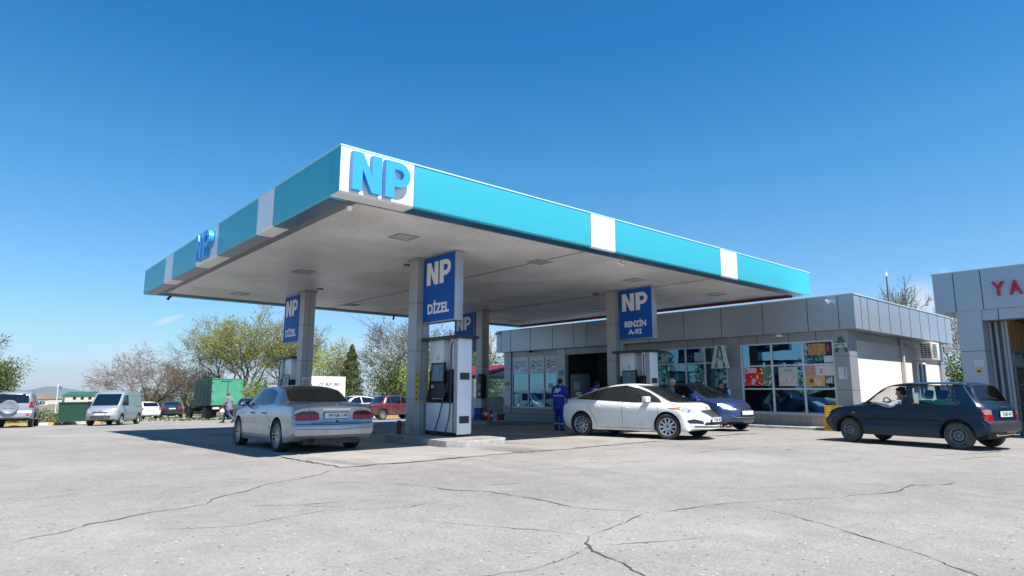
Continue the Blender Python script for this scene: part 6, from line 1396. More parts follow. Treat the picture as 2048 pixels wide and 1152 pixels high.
def vx(c):
    c.patch('grille', poly_round([(-.36, .66), (.36, .66), (.38, .72), (-.38, .72)], .02), 'Y', T_, .006, 1); c.patch('lower_intake', poly_round([(-.46, .37), (.46, .37), (.50, .52), (-.50, .52)], .03), 'Y', T_, .006, 1)
    for z in (.42, .47): c.strip('intake_bar', [(-.46, z), (.46, z)], .014, 'Y', MATS['alloy'], .014, 1)
    for sg in (-1, 1): q = [(x*sg, z) for x, z in [(.62, .70), (.73, .73), (.70, .84), (.63, .80)]]; c.patch('indicator', q if sg > 0 else q[::-1], 'Y', MATS['lamp_amber'], .011, 1)
    b = MB(); h = c.hit('Y', 0, .76, 1); b.ell((0, h.y, .765), (.06, .015, .03)); b.build('badge', MATS['chrome'], c.root)
    c.strip('sliding_rail', [(-.85, 1.0), (-1.9, 1.0)], .025, 'X', T_, .004, both=True); c.strip('panel_crease', [(.2, 1.62), (-.8, 1.62)], .012, 'X', MATS['brake'], .003, both=True); c.strip('panel_crease', [(-.9, 1.62), (-1.85, 1.60)], .012, 'X', MATS['brake'], .003, both=True)
    c.plate('', .60, 1); c.mirror_(1.12, 1.15, T_, .22, .22)
simple_car('silver_van', 'silver panel van facing the yard beside the green container', (6.55, 41.6), 208, S, p, [[(1.28, 1.05), (.98, 1.50), (.80, 1.62), (.35, 1.62), (.35, 1.05)]], None, [(-.64, 1.05), (.64, 1.05), (.60, 1.68), (-.60, 1.68)], extra=vx, glass='glass_blue', wheel='alloy', cat='van')
# white hatchback seen from behind
p = MATS['white_paint_car']
S = dict(yr=-1.95, yf=1.95, wb=2.45, wr=.29, rimr=.62, tr=.70, top=[(-1.95, .95), (-1.85, 1.12), (-1.6, 1.36), (-1.3, 1.43), (-.3, 1.46), (.2, 1.43), (.6, 1.25), (1.0, 1.0), (1.2, .93), (1.8, .8), (1.95, .7)], belt=[(-1.95, .9), (0, .92), (1.2, .86), (1.95, .62)],
    bot=[(-1.95, .36), (-1.7, .25), (1.7, .22), (1.95, .3)], half=[(-1.95, .76), (-1.6, .82), (1.4, .82), (1.95, .7)], rail=[(-2, .74), (0, .72), (2, .8)], nose=[(.3, 0), (.9, -.05)], tail=[(.3, 0), (.5, .03), (1.3, -.05)], planf=.2, planr=.10, lamp=[(.60, .74), (.78, .74), (.76, 1.0), (.62, .95)], ns=48)
simple_car('white_hatchback', 'small white car seen from behind, right of the silver van', (11.5, 61.2), -12, S, p, [[(.75, .97), (.3, 1.33), (-.2, 1.37), (-.2, .98)], [(-.28, .98), (-.28, 1.37), (-1.2, 1.32), (-1.4, 1.02)]], [(-.60, 1.02), (.60, 1.02), (.54, 1.36), (-.54, 1.36)], plate=('', .75, -1), extra=lambda c: c.strip('bumper_seam', [(-.7, .56), (.7, .56)], .012, 'Y', T_, .004, -1))
# dark grey saloon seen from behind
p = paint_mat('graphite_paint', (.025, .032, .045), .3, .25, .3, (.15, .15, .15), (.2, .7))
S = dict(yr=-2.30, yf=2.30, wb=2.70, wr=.32, rimr=.68, tr=.78, top=[(-2.30, .98), (-2.1, 1.08), (-1.7, 1.12), (-1.2, 1.30), (-.7, 1.43), (0, 1.46), (.5, 1.37), (1.0, 1.14), (1.3, 1.0), (2.0, .86), (2.3, .7)], belt=[(-2.3, .9), (0, .95), (1.3, .88), (2.3, .62)],
    bot=[(-2.3, .38), (-2.0, .25), (2.0, .22), (2.3, .3)], half=[(-2.3, .80), (-1.9, .89), (1.6, .89), (2.3, .72)], rail=[(-2.3, .66), (0, .66), (2, .75)], nose=[(.3, 0), (.9, -.1)], tail=[(.3, -.03), (.6, .05), (1.1, 0)], planf=.3, planr=.15, lamp=[(.42, .80), (.80, .80), (.78, .98), (.44, .94)], ns=48)
simple_car('dark_grey_saloon', 'dark grey saloon with bright red lamps left of the green truck', (14.15, 62.8), 10.5, S, p, [[(.95, .97), (.4, 1.31), (0, 1.37), (0, .98)], [(-.08, .98), (-.08, 1.37), (-.9, 1.28), (-1.4, 1.05)]], [(-.62, 1.13), (.62, 1.13), (.52, 1.40), (-.52, 1.40)], plate=('', .83, -1), glass='glass_blue', wheel='alloy', lamps='lamp_red', extra=lambda c: c.strip('bumper_seam', [(-.8, .6), (.8, .6)], .012, 'Y', T_, .004, -1))
# olive grey saloon parked behind the silver saloon
p = paint_mat('olive_paint', (.05, .055, .05), .2, .35, .6, (.2, .19, .17), (.2, .9))
simple_car('olive_saloon', 'dark olive car mostly hidden behind the bonnet of the silver saloon', (13.9, 41.6), 200, S, p, [[(.95, .97), (.4, 1.31), (0, 1.37), (0, .98)], [(-.08, .98), (-.08, 1.37), (-.9, 1.28), (-1.4, 1.05)]], [(-.62, 1.13), (.62, 1.13), (.52, 1.40), (-.52, 1.40)], [(-.66, 1.03), (.66, 1.03), (.54, 1.38), (-.54, 1.38)], glass='glass_blue')
p = paint_mat('offwhite_paint', (.62, .61, .58), 0, .4, .5, (.3, .27, .24), (.2, .9))
simple_car('pale_saloon', 'cream white car roof showing between silver saloon and red saloon', (18.6, 36.6), 262, S, p, [[(.95, .97), (.4, 1.31), (0, 1.37), (0, .98)], [(-.08, .98), (-.08, 1.37), (-.9, 1.28), (-1.4, 1.05)]], [(-.62, 1.13), (.62, 1.13), (.52, 1.40), (-.52, 1.40)], [(-.66, 1.03), (.66, 1.03), (.54, 1.38), (-.54, 1.38)], glass='glass_blue')
# ---------------------------------------------------------------- green box truck
def truck_wheel(root, x, y, r, w, m):
    b = MB(); b.lathe([(r*.55, x-w/2), (r*.92, x-w/2), (r, x-w*.35), (r, x+w*.35), (r*.92, x+w/2), (r*.55, x+w/2)], 32, (0, y, r), 'X'); t = b.build('wheel', MATS['tyre_dirty'], root, smooth=40)
    b = MB(); s_ = 1 if x > 0 else -1; xx = x+s_*w/2; b.lathe([(r*.55, xx-s_*.02), (r*.5, xx-s_*.06), (r*.22, xx-s_*.05), (r*.2, xx+s_*.03), (0, xx+s_*.03)], 24, (0, y, r), 'X', cap=False); b.build('rim', m, t, smooth=40)
gt = thing('green_box_truck', 'old green box truck with sunlit rear doors parked facing away', 'truck', (14.5, 51.8, G(0, 51.8)), R(3.3), None, True)
gdk = mat('green_shaded', (.020, .085, .055), .6, noise=(2.5, .8, (.035, .06, .05))); glt = mat('green_sunlit', (.050, .27, .15), .6, noise=(2, .9, (.09, .33, .22))); odk = mat('truck_olive', (.10, .11, .06), .7, noise=(3, .7, (.05, .05, .035)))  # sun on the rear and shade on the sides put into two greens
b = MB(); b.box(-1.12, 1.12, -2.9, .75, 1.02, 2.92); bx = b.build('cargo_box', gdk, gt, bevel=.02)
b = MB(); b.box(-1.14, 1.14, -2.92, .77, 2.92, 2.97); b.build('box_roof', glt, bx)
b = MB()
for z in (1.25, 1.65, 2.1, 2.5): b.box(-1.128, -1.118, -2.85, .7, z, z+.012)
for y in (-2.2, -1.4, -.6, .1): b.box(-1.13, -1.118, y, y+.03, 1.05, 2.9)
b.build('panel_joint', MATS['brake'], bx)
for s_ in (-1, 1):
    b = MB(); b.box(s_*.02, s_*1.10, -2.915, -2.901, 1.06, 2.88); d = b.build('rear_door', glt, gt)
    b = MB()
    for z in (1.3, 2.0, 2.65): b.box(s_*.95, s_*1.1, -2.93, -2.9155, z, z+.05)
    b.build('hinge', gdk, d)
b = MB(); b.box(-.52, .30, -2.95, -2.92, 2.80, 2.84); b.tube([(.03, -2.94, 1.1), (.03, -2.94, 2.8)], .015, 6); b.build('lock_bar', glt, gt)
b = MB(); b.box(-.45, .45, -2.85, 3.2, .62, .80); b.box(-1.0, 1.0, -2.86, -2.76, .72, 1.02); b.build('chassis', MATS['underbody'], gt)
b = MB(); b.box(-.95, -.5, -2.88, -2.862, .78, .90); b.build('number_board', white, gt); b = MB(); b.box(-.48, -.38, -2.88, -2.862, .78, .88); b.build('tail_lamp', MATS['lamp_red'], gt); b = MB(); b.box(.6, .7, -2.88, -2.862, .78, .88); b.build('tail_lamp', MATS['lamp_red'], gt)
b = MB(); b.box(-.98, .98, .95, 2.0, .85, 2.25); b.box(-.75, .75, 2.0, 3.1, .8, 1.45); cb_ = b.build('cab', odk, gt, bevel=.08); b = MB(); b.box(-.99, .99, 1.15, 1.75, 1.5, 2.05); b.build('cab_window', MATS['glass_black'], cb_)
for s_ in (-1, 1):
    b = MB(); b.prism(arc(2.3, .55, .62, 0, 180, 10)+arc(2.3, .55, .54, 180, 0, 10), s_*.70, s_*1.08); b.build('mudguard', odk, gt)
    truck_wheel(gt, s_*.88, 2.3, .49, .26, gdk); truck_wheel(gt, s_*.86, -1.5, .49, .42, gdk)
b = MB(); b.tube([(-1.02, 1.95, 1.6), (-1.25, 2.05, 1.7)], .015, 6); b.cbox((-1.3, 2.05, 1.75), (.16, .03, .26)); b.build('door_mirror', T_, gt)
# white box truck with its number on the back
wt = thing('white_box_truck', 'white box truck with black number 77-RP-981 on its back', 'truck', (16.25, 35.6, G(0, 35.6)), R(3), None, True)
b = MB(); b.box(-1.16, 1.16, -.2, 4.2, .75, 2.56); bx = b.build('cargo_box', mat('truck_white', (.72, .72, .72), .5), wt, bevel=.02)
b = MB(); 
for (x0, x1, z0, z1) in ((-1.0, 1.0, 2.30, 2.315), (-1.0, -.985, .9, 2.3), (.985, 1.0, .9, 2.3), (-.006, .006, .9, 2.3)): b.box(x0, x1, -.208, -.2005, z0, z1)
b.build('door_outline', MATS['alloy'], bx)
b = MB(); place_flat(b, text_geo('77-RP-981', .02, .01, 1.05), (.12, -.2035, 2.10), (1, 0, 0), (0, 0, 1), w=1.40, h=.20, depth=.003); b.build('painted_number', MATS['plate_ink'], bx)
b = MB(); b.box(-.5, .5, -.1, 6, .5, .72); b.build('chassis', MATS['underbody'], wt); b = MB(); b.box(-1.0, 1.0, 4.4, 6.1, .6, 2.2); cb_ = b.build('cab', MATS['truck_white'], wt, bevel=.12); b = MB(); b.box(-1.005, 1.005, 4.9, 5.7, 1.4, 2.0); b.build('cab_window', MATS['glass_black'], cb_)
for s_ in (-1, 1): truck_wheel(wt, s_*.85, .9, .42, .3, white); truck_wheel(wt, s_*.85, 5.2, .42, .24, white); b = MB(); b.box(s_*.9, s_*1.05, -.16, -.12, .55, .7); b.build('tail_lamp', MATS['lamp_red'], wt)
# green rubbish container on castors
rb = thing('rubbish_container', 'dark green metal rubbish container on wheels at the far kerb', 'container', (5.15, 45.3, G(0, 45.3)), R(-6), None, True)
gcm = mat('container_green', (.012, .07, .045), .55, noise=(4, .7, (.02, .045, .035)))
b = MB(); W0, W1, D0, D1 = .80, .88, .48, .58
b.add([(-W0, -D0, .22), (W0, -D0, .22), (W0, D0, .22), (-W0, D0, .22), (-W1, -D1, 1.30), (W1, -D1, 1.30), (W1, D1, 1.30), (-W1, D1, 1.30), (-W1+.04, -D1+.04, 1.30), (W1-.04, -D1+.04, 1.30), (W1-.04, D1-.04, 1.30), (-W1+.04, D1-.04, 1.30), (-W0+.04, -D0+.04, .26), (W0-.04, -D0+.04, .26), (W0-.04, D0-.04, .26), (-W0+.04, D0-.04, .26)],
    [(0, 3, 2, 1)]+[(i, (i+1) % 4, 4+(i+1) % 4, 4+i) for i in range(4)]+[(4+i, 4+(i+1) % 4, 8+(i+1) % 4, 8+i) for i in range(4)]+[(8+i, 8+(i+1) % 4, 12+(i+1) % 4, 12+i) for i in range(4)]+[(12, 13, 14, 15)])
b.build('bin_body', gcm, rb)
b = MB()
for (a_, c_) in (((-W1-.02, W1+.02), (-D1-.03, -D1)), ((-W1-.02, W1+.02), (D1, D1+.03)), ((-W1-.03, -W1), (-D1, D1)), ((W1, W1+.03), (-D1, D1))): b.box(a_[0], a_[1], c_[0], c_[1], 1.25, 1.32)
b.build('rim_rail', gcm, rb)
b = MB(); 
for x in (-.8, .8): b.box(x-.02, x+.02, -D1-.035, -D0-.02, .25, 1.25)
b.build('corner_rib', gcm, rb)
for x in (-.62, .62):
    for y in (-.38, .38): b = MB(); b.lathe([(.10, -.03), (.10, .03)], 18, (x, y, .10), 'X'); b.tube([(x, y, .1), (x, y, .23)], .03, 6); b.build('castor', T_, rb)
# ================================================================ PEOPLE
skin = mat('skin', (.42, .235, .16), .55, noise=(9, .4, (.36, .17, .12)))
def remesh(mb, name, voxel, m, parent, smooth_it=2, wrinkle=0, seed=0):
    o = mb.build(name, m, None, fix=False)
    md = o.modifiers.new('r', 'REMESH'); md.mode = 'VOXEL'; md.voxel_size = voxel; md.use_smooth_shade = True
    if smooth_it: s_ = o.modifiers.new('s', 'SMOOTH'); s_.iterations = smooth_it; s_.factor = .5
    me = eval_mesh(o); me.name = name
    if wrinkle:
        from mathutils import noise as nz
        cs = [v.co.copy() for v in me.vertices]; ns = [v.normal.copy() for v in me.vertices]; flat = []
        for c, n_ in zip(cs, ns): flat.extend(c+n_*(nz.noise(Vector((c.x*9+seed, c.y*9, c.z*17)))*wrinkle))
        me.vertices.foreach_set('co', flat); me.update()
    o.modifiers.clear(); o.data = me; me.polygons.foreach_set('use_smooth', [True]*len(me.polygons)); o.name = name
    if parent is not None: o.parent = parent
    OFF[o.name] = Vector((0, 0, 0)); return o
def cap(mb, pts, rs, n=12):
    mb.tube(pts, rs, n)
    for p, r in zip(pts, rs): mb.ell(p, (r, r, r), n, 8)
def slab(mb, stations, S, n=20):
    """elliptical rings: (centre, half width along S, half depth) with S the shoulder axis"""
    S = Vector(S).normalized(); C_ = [Vector(s[0]) for s in stations]; vs = []
    for i, (c, a, b) in enumerate(stations):
        t = (C_[min(i+1, len(C_)-1)]-C_[max(i-1, 0)]).normalized(); f = S.cross(t).normalized()
        vs += [Vector(c)+S*(a*math.cos(2*math.pi*k/n))+f*(b*math.sin(2*math.pi*k/n)) for k in range(n)]
    m_ = len(stations); mb.add(vs, [(i*n+k, i*n+(k+1) % n, (i+1)*n+(k+1) % n, (i+1)*n+k) for i in range(m_-1) for k in range(n)]+[tuple(reversed(range(n))), tuple((m_-1)*n+k for k in range(n))])
def frame_from(f, up=(0, 0, 1)):
    f = Vector(f).normalized(); r = f.cross(Vector(up)).normalized(); u = r.cross(f); return Matrix((r, f, u)).transposed()   # columns right, forward, up
def head(mb, c, face, up):
    M = frame_from(face, up); c = Vector(c); P = lambda x, y, z: c+M @ Vector((x, y, z))
    mb.ell(P(0, -.012, .035), (.074, .092, .088), 20, 14, M); mb.ell(P(0, .018, -.035), (.058, .070, .070), 18, 12, M); mb.ell(P(0, .045, -.088), (.030, .028, .026), 12, 8, M)
    mb.ell(P(0, .052, .035), (.055, .030, .02), 12, 8, M)                     # brow
    cap(mb, [P(0, .086, .020), P(0, .104, -.022)], [.009, .015], 8)           # nose
    for s_ in (-1, 1):
        mb.ell(P(s_*.036, .062, -.022), (.022, .02, .02), 10, 6, M)           # cheek
        mb.ell(P(s_*.078, -.008, -.005), (.010, .022, .032), 10, 8, M)        # ear
    mb.ell(P(0, .082, -.055), (.026, .012, .007), 10, 6, M); mb.ell(P(0, .080, -.066), (.022, .012, .008), 10, 6, M)
    return M, P
def hand(mb, w, d, palm, side, grip=.5):
    """w wrist, d direction of the hand, palm the direction the palm faces, side=+1 right hand"""
    d = Vector(d).normalized(); palm = Vector(palm); palm = (palm-d*palm.dot(d)).normalized(); x = d.cross(palm)*side    # towards the thumb side
    w = Vector(w); k = w+d*.055
    vs = []
    mb.ell(w+d*.045, (.040, .040, .018), 12, 8, Matrix((x, d, palm)).transposed()); mb.ell(w+d*.075, (.041, .022, .015), 12, 8, Matrix((x, d, palm)).transposed())
    for i, (ox, L) in enumerate(((.031, .070), (.010, .078), (-.011, .072), (-.031, .056))):
        p = w+d*.088+x*ox; a = grip*(.7+.08*i); pts = [p]; dd = d.copy()
        for j, f in enumerate((.45, .32, .23)): dd = (dd*math.cos(a)+palm*math.sin(a)).normalized(); pts.append(pts[-1]+dd*L*f); a *= 1.0
        cap(mb, pts, [.0095, .009, .0082, .0072], 8)
    p = w+d*.03+x*.032; t1 = (x*.75+d*.6+palm*.25).normalized(); t2 = (x*.25+d*.85+palm*.55).normalized(); cap(mb, [p, p+t1*.036, p+t1*.036+t2*.030], [.013, .011, .009], 8)
def person(label, loc, heading, J, jacket, trousers, hairm, extra=None, matrix=None, rsc=1.0):
    """J: joints in a frame facing +Y (x to the person's right).  keys: pel, neck, head, face, shR/shL optional, elR, elL, wrR, wrL, hdR, hdL, knR, knL, anR, anL, toe dirs"""
    t = thing('person', label, 'person', (0, 0, 0), 0)
    if matrix is not None: t.matrix_world = matrix
    else: t.location = (loc[0], loc[1], G(loc[0], loc[1])+(loc[2] if len(loc) > 2 else 0)); t.rotation_euler = (0, 0, -R(heading))
    V = lambda k: Vector(J[k]); pel, neck = V('pel'), V('neck'); S = Vector(J.get('S', (1, 0, 0))).normalized(); sp = (neck-pel)
    up = sp.normalized(); sh = {1: neck-up*.055+S*.175, -1: neck-up*.055-S*.175}
    hip = {1: pel+Vector((.09, 0, -.02)), -1: pel+Vector((-.09, 0, -.02))}
    b = MB(); 
    slab(b, [(pel-up*.08, .13, .09), (pel, .155, .105), (pel+sp*.30, .135, .095), (pel+sp*.65, .165, .105), (pel+sp*.88, .155, .09), (neck, .07, .06)], S)
    hc = V('head'); cap(b, [neck-up*.03, neck.lerp(hc, .6)], [.058, .052])
    M, P = head(b, hc, V('face'), J.get('hup', (0, 0, 1)))
    for s_, k in ((1, 'R'), (-1, 'L')):
        el, wr = V('el'+k), V('wr'+k); cap(b, [sh[s_], sh[s_].lerp(el, .5), el], [.052, .046, .038]); cap(b, [el, el.lerp(wr, .35), wr], [.038, .040, .026])
        hd = J.get('hd'+k, (wr-el)); hand(b, wr, hd, J.get('pm'+k, (-s_, 0, 0)), s_, J.get('grip', .45))
        kn, an = V('kn'+k), V('an'+k); cap(b, [hip[s_], hip[s_].lerp(kn, .5), kn], [.085, .072, .052]); cap(b, [kn, kn.lerp(an, .35), an], [.052, .056, .036]); cap(b, [an, an+Vector(J.get('toe'+k, (0, 1, 0)))*.12-Vector((0, 0, .03))], [.036, .028])
    body = remesh(b, 'body', .0075, skin, t, 1)
    e = MB()
    for s_ in (-1, 1): e.ell(P(s_*.030, .075, .012), (.011, .008, .007), 10, 6, M)
    e.build('eyes', mat('eye_dark', (.03, .02, .018), .2), body, smooth=True); e = MB(); e.ell(P(0, .0925, -.0605), (.020, .004, .003), 10, 5, M); e.build('mouth', mat('lips', (.22, .07, .06), .5), body, smooth=True)
    e = MB()
    for s_ in (-1, 1): cap(e, [P(s_*.018, .090, .032), P(s_*.045, .078, .036)], [.004, .003], 6)
    e.build('eyebrows', hairm, body, smooth=True)
    h = MB(); h.ell(P(0, -.026, .052), (.083, .094, .082), 22, 14, M); h.ell(P(0, -.055, .0), (.076, .062, .072), 18, 12, M); 
    for s_ in (-1, 1): h.ell(P(s_*.070, -.015, .02), (.012, .035, .04), 10, 8, M)
    h.ell(P(0, .050, .088), (.060, .032, .022), 14, 8, M); remesh(h, 'hair', .008, hairm, t, 1, .006, 3)
    # jacket
    jk = MB(); a = J.get('bulk', 1.0); hem = J.get('hem', .20)
    slab(jk, [(pel-up*hem, .185*a, .145*a), (pel, .190*a, .150*a), (pel+sp*.30, .178*a, .140*a), (pel+sp*.62, .195*a, .142*a), (pel+sp*.86, .180*a, .115*a), (neck-up*.005, .095, .085), (neck+up*.025, .075, .075)], S)
    for s_, k in ((1, 'R'), (-1, 'L')):
        el, wr = V('el'+k), V('wr'+k); q = sh[s_]; cap(jk, [q-S*s_*.03, q+S*s_*.01, q.lerp(el, .5), el], [.085*a, .078*a, .068*a, .058*a]); cap(jk, [el, el.lerp(wr, .5), el.lerp(wr, .94)], [.058*a, .052*a, .044*a])
    if J.get('hood'): cap(jk, [neck-up*.02-S.cross(up)*-.10, neck-up*.02-S.cross(up)*-.10+Vector((0, -.01, -.03))], [.085, .075])
    jo = remesh(jk, 'jacket', .012, jacket, t, 3, .014, 1.7)
    tr = MB()
    slab(tr, [(pel+up*.05, .155, .115), (pel-up*.02, .165, .125), (pel-Vector((0, 0, .12)), .17, .12)], (1, 0, 0))
    for s_, k in ((1, 'R'), (-1, 'L')): kn, an = V('kn'+k), V('an'+k); cap(tr, [hip[s_], hip[s_].lerp(kn, .5), kn], [.105, .092, .075]); cap(tr, [kn, kn.lerp(an, .5), kn.lerp(an, .97)], [.075, .068, .066])
    remesh(tr, 'trousers', .012, trousers, t, 2, .012, 4.1)
    for s_, k in ((1, 'R'), (-1, 'L')):
        an = V('an'+k); td = Vector(J.get('toe'+k, (0, 1, 0))).normalized(); sh_ = MB(); Mf = frame_from(td); sh_.ell(an+td*.055+Vector((0, 0, -.045)), (.048, .135, .040), 14, 8, Mf); sh_.ell(an+Vector((0, 0, -.015)), (.045, .055, .05), 12, 8, Mf); sh_.cbox(an+td*.05+Vector((0, 0, -.075)), (.085, .26, .02), Mf)
        remesh(sh_, 'shoe', .009, MATS.get('shoe') or mat('shoe', (.03, .025, .022), .5), t, 1)
    if extra: extra(t, J, P, jo)
    return t
STAND = dict(knR=(.10, .02, .50), knL=(-.10, .03, .50), anR=(.11, 0, .085), anL=(-.12, .02, .085))
cloth_blue = mat('workwear_blue', (.008, .035, .36), .75, noise=(5, .5, (.006, .015, .18))); hair_b = mat('hair_black', (.012, .010, .009), .6); hair_g = mat('hair_grey', (.48, .46, .44), .7, noise=(30, .8, (.30, .29, .28))); band = mat('reflective_band', (.40, .44, .55), .3)
def work_extra(t, J, P, jo):
    pel, neck = Vector(J['pel']), Vector(J['neck']); S = Vector(J.get('S', (1, 0, 0))).normalized(); up = (neck-pel).normalized(); f = up.cross(S).normalized(); a = J.get('bulk', 1.0)
    dg = None; bm = bmesh.new(); bm.from_mesh(jo.data); bv = BVHTree.FromBMesh(bm); bm.free()
    # band around the waist follows the jacket
    b = MB(); n = 40; vs = []
    for k in range(n):
        an_ = 2*math.pi*k/n; d = S*math.cos(an_)+f*math.sin(an_)
        for dz in (-.018, .018):
            c = pel+(neck-pel)*.40+up*dz; h = bv.ray_cast(c+d*.6, -d, .6); p = h[0] if h[0] is not None else c+d*.2
            if (p-c).length > .25: p = c+d*.2
            vs.append(p+d*.004)
    b.add(vs, [(2*k, (2*k+2) % (2*n), (2*k+3) % (2*n), 2*k+1) for k in range(n)]); b.build('reflective_band', band, jo, fix=False)
    # white letters on the back
    b = MB(); tmp = MB(); NP(tmp, (0, 0, 0), (1, 0, 0), (0, 0, 1), .16, .01)
    for v in tmp.v:
        c = pel+(neck-pel)*.58+S*v[0]+up*(v[2]); h = bv.ray_cast(c-f*.6, f, .7); p = h[0] if h[0] is not None else c-f*.16
        b.v.append(tuple(p-f*(.004+.002*(1 if v[1] < -.005 else 0))))
    b.f = tmp.f; b.mi = tmp.mi; b.build('back_letters', letw, jo, fix=False)
    for k, s_ in (('R', 1), ('L', -1)):
        if 'kn'+k in J: kn, an = Vector(J['kn'+k]), Vector(J['an'+k]); c = kn.lerp(an, .62); b = MB(); b.tube([c+Vector((0, 0, .02)), c-Vector((0, 0, .02))], .078, 20, cap=False); b.build('ankle_band', band, t, smooth=True, fix=False)
person('attendant in blue work clothes standing at the tail of the white saloon, head bowed', (14.95, 14.9), 78, dict(STAND, pel=(0, 0, .93), neck=(.0, .05, 1.44), head=(0, .11, 1.575), face=(0, .85, -.5), hup=(0, .5, .85), elR=(.30, .06, 1.13), elL=(-.30, .06, 1.13), wrR=(.16, .30, 1.16), wrL=(-.14, .30, 1.12), hdR=(-.4, .8, .1), hdL=(.4, .8, .1), pmR=(-.5, .2, -.6), pmL=(.5, .2, -.6), bulk=1.12, hem=.26, hood=True), cloth_blue, cloth_blue, hair_b, work_extra)
person('second attendant in blue seen over the white saloon roof, back to the camera', (15.78, 14.0), 60, dict(STAND, pel=(0, 0, .90), neck=(.0, .16, 1.36), head=(0, .25, 1.485), face=(0, .7, -.7), hup=(0, .7, .7), elR=(.30, .2, 1.06), elL=(-.32, .18, 1.08), wrR=(.2, .42, 1.05), wrL=(-.2, .42, 1.0), hdR=(-.3, .8, 0), hdL=(.3, .8, 0), bulk=1.12, hem=.24, hood=True), cloth_blue, cloth_blue, hair_b, work_extra)
jean = mat('denim', (.035, .06, .12), .8, noise=(8, .6, (.07, .10, .17))); teal_j = mat('jacket_teal', (.07, .13, .17), .8, noise=(7, .7, (.14, .20, .24))); dteal = mat('jacket_dark_teal', (.018, .045, .07), .8, noise=(7, .6, (.03, .07, .10))); grey_j = mat('jacket_grey', (.14, .15, .19), .85, noise=(25, .8, (.26, .27, .31)))
person('grey-haired man in a pale blue jacket looking down beside the blue car', (17.52, 12.42), 128, dict(STAND, pel=(0, -.05, .93), neck=(.0, .10, 1.42), head=(0, .19, 1.545), face=(.1, .80, -.62), hup=(0, .6, .8), elR=(.33, .12, 1.12), elL=(-.33, .16, 1.12), wrR=(.24, .38, 1.08), wrL=(-.22, .40, 1.06), hdR=(0, .9, -.1), hdL=(0, .9, -.1), bulk=1.04), teal_j, mat('trousers_dark', (.03, .03, .035), .8), hair_g)
person('dark-haired man in dark teal jacket leaning over the far side of the blue car', (20.30, 12.0), 262, dict(STAND, pel=(0, -.10, .92), neck=(.0, .16, 1.36), head=(0, .27, 1.475), face=(-.05, .88, -.45), hup=(0, .5, .85), elR=(.30, .30, 1.08), elL=(-.32, .26, 1.06), wrR=(.20, .52, .98), wrL=(-.2, .50, .96), hdR=(0, .9, -.3), hdL=(0, .9, -.3), bulk=1.0), dteal, jean, hair_b)
def bag(t, J, P, jo):
    w = Vector(J['wrL'])+Vector(J['hdL']).normalized()*.10; b = MB(); b.ell(w+Vector((0, 0, -.17)), (.06, .13, .13), 14, 10); b.tube([w+Vector((0, .05, -.07)), w, w+Vector((0, -.05, -.07))], .008, 6); o = remesh(b, 'carrier_bag', .01, white, t, 1, .02, 9); o['label'] = 'crumpled white carrier bag'
person('walking man in a grey jacket and jeans carrying a bag before the green truck', (11.22, 37.0), -49, dict(pel=(0, 0, .92), neck=(0, .05, 1.43), head=(0, .09, 1.57), face=(.1, 1, -.12), elR=(.26, -.13, 1.14), elL=(-.27, .10, 1.12), wrR=(.24, -.12, .90), wrL=(-.25, .22, .92), hdR=(0, .1, -1), hdL=(0, .2, -1), knR=(.09, .22, .52), anR=(.09, .30, .10), knL=(-.09, -.05, .50), anL=(-.09, -.38, .17), toeL=(0, .8, -.5), bulk=1.05, hem=.22), grey_j, jean, mat('hair_brown_grey', (.12, .10, .085), .7), bag)
bpy.context.view_layer.update()
person('driver in grey striped jacket resting an elbow on the open car window', None, 0, dict(pel=(-.34, -.02, .52), neck=(-.37, .03, 1.035), head=(-.40, .09, 1.185), face=(-.06, 1, -.18), elR=(-.08, .06, .86), elL=(-.80, .14, .885), wrR=(-.20, .32, .93), wrL=(-.82, .42, .95), hdR=(-.2, .9, .2), hdL=(.15, .95, 0), pmL=(0, 0, -1), pmR=(-1, 0, 0), knR=(-.22, .40, .60), knL=(-.46, .40, .60), anR=(-.22, .62, .40), anL=(-.46, .62, .40), bulk=.98, hem=.08, grip=.5), mat('jacket_striped', (.20, .21, .25), .85, noise=(30, .8, (.34, .34, .36))), jean, hair_b, None, UNO.root.matrix_world.copy())
bpy.data.scenes.remove(_TS)
# ================================================================ TREES AND PLANTS
def leaf_mat(name, c1, c2, tr=.35):
    m = bpy.data.materials.new(name); m.use_nodes = True; N, L = nodes_of(m); b = N['Principled BSDF']; b.inputs['Roughness'].default_value = .6; b.inputs['Specular IOR Level'].default_value = .25
    g = N.new('ShaderNodeNewGeometry'); n = N.new('ShaderNodeTexNoise'); n.inputs['Scale'].default_value = 1.3; n.inputs['Detail'].default_value = 3; L.new(g.outputs['Position'], n.inputs[0])
    ad = N.new('ShaderNodeMath'); ad.operation = 'ADD'; L.new(n.outputs[0], ad.inputs[0]); mu = N.new('ShaderNodeMath'); mu.operation = 'MULTIPLY'; mu.inputs[1].default_value = .35; L.new(g.outputs['Random Per Island'], mu.inputs[0]); L.new(mu.outputs[0], ad.inputs[1])
    r = N.new('ShaderNodeMapRange'); r.inputs[1].default_value = .45; r.inputs[2].default_value = .85; L.new(ad.outputs[0], r.inputs[0])
    x = N.new('ShaderNodeMix'); x.data_type = 'RGBA'; L.new(r.outputs[0], x.inputs[0]); x.inputs[6].default_value = (*c1, 1); x.inputs[7].default_value = (*c2, 1); L.new(x.outputs[2], b.inputs['Base Color'])
    t = N.new('ShaderNodeBsdfTranslucent'); L.new(x.outputs[2], t.inputs[0]); mx = N.new('ShaderNodeMixShader'); mx.inputs[0].default_value = tr; L.new(b.outputs[0], mx.inputs[1]); L.new(t.outputs[0], mx.inputs[2]); L.new(mx.outputs[0], N['Material Output'].inputs[0]); MATS[name] = m; return m
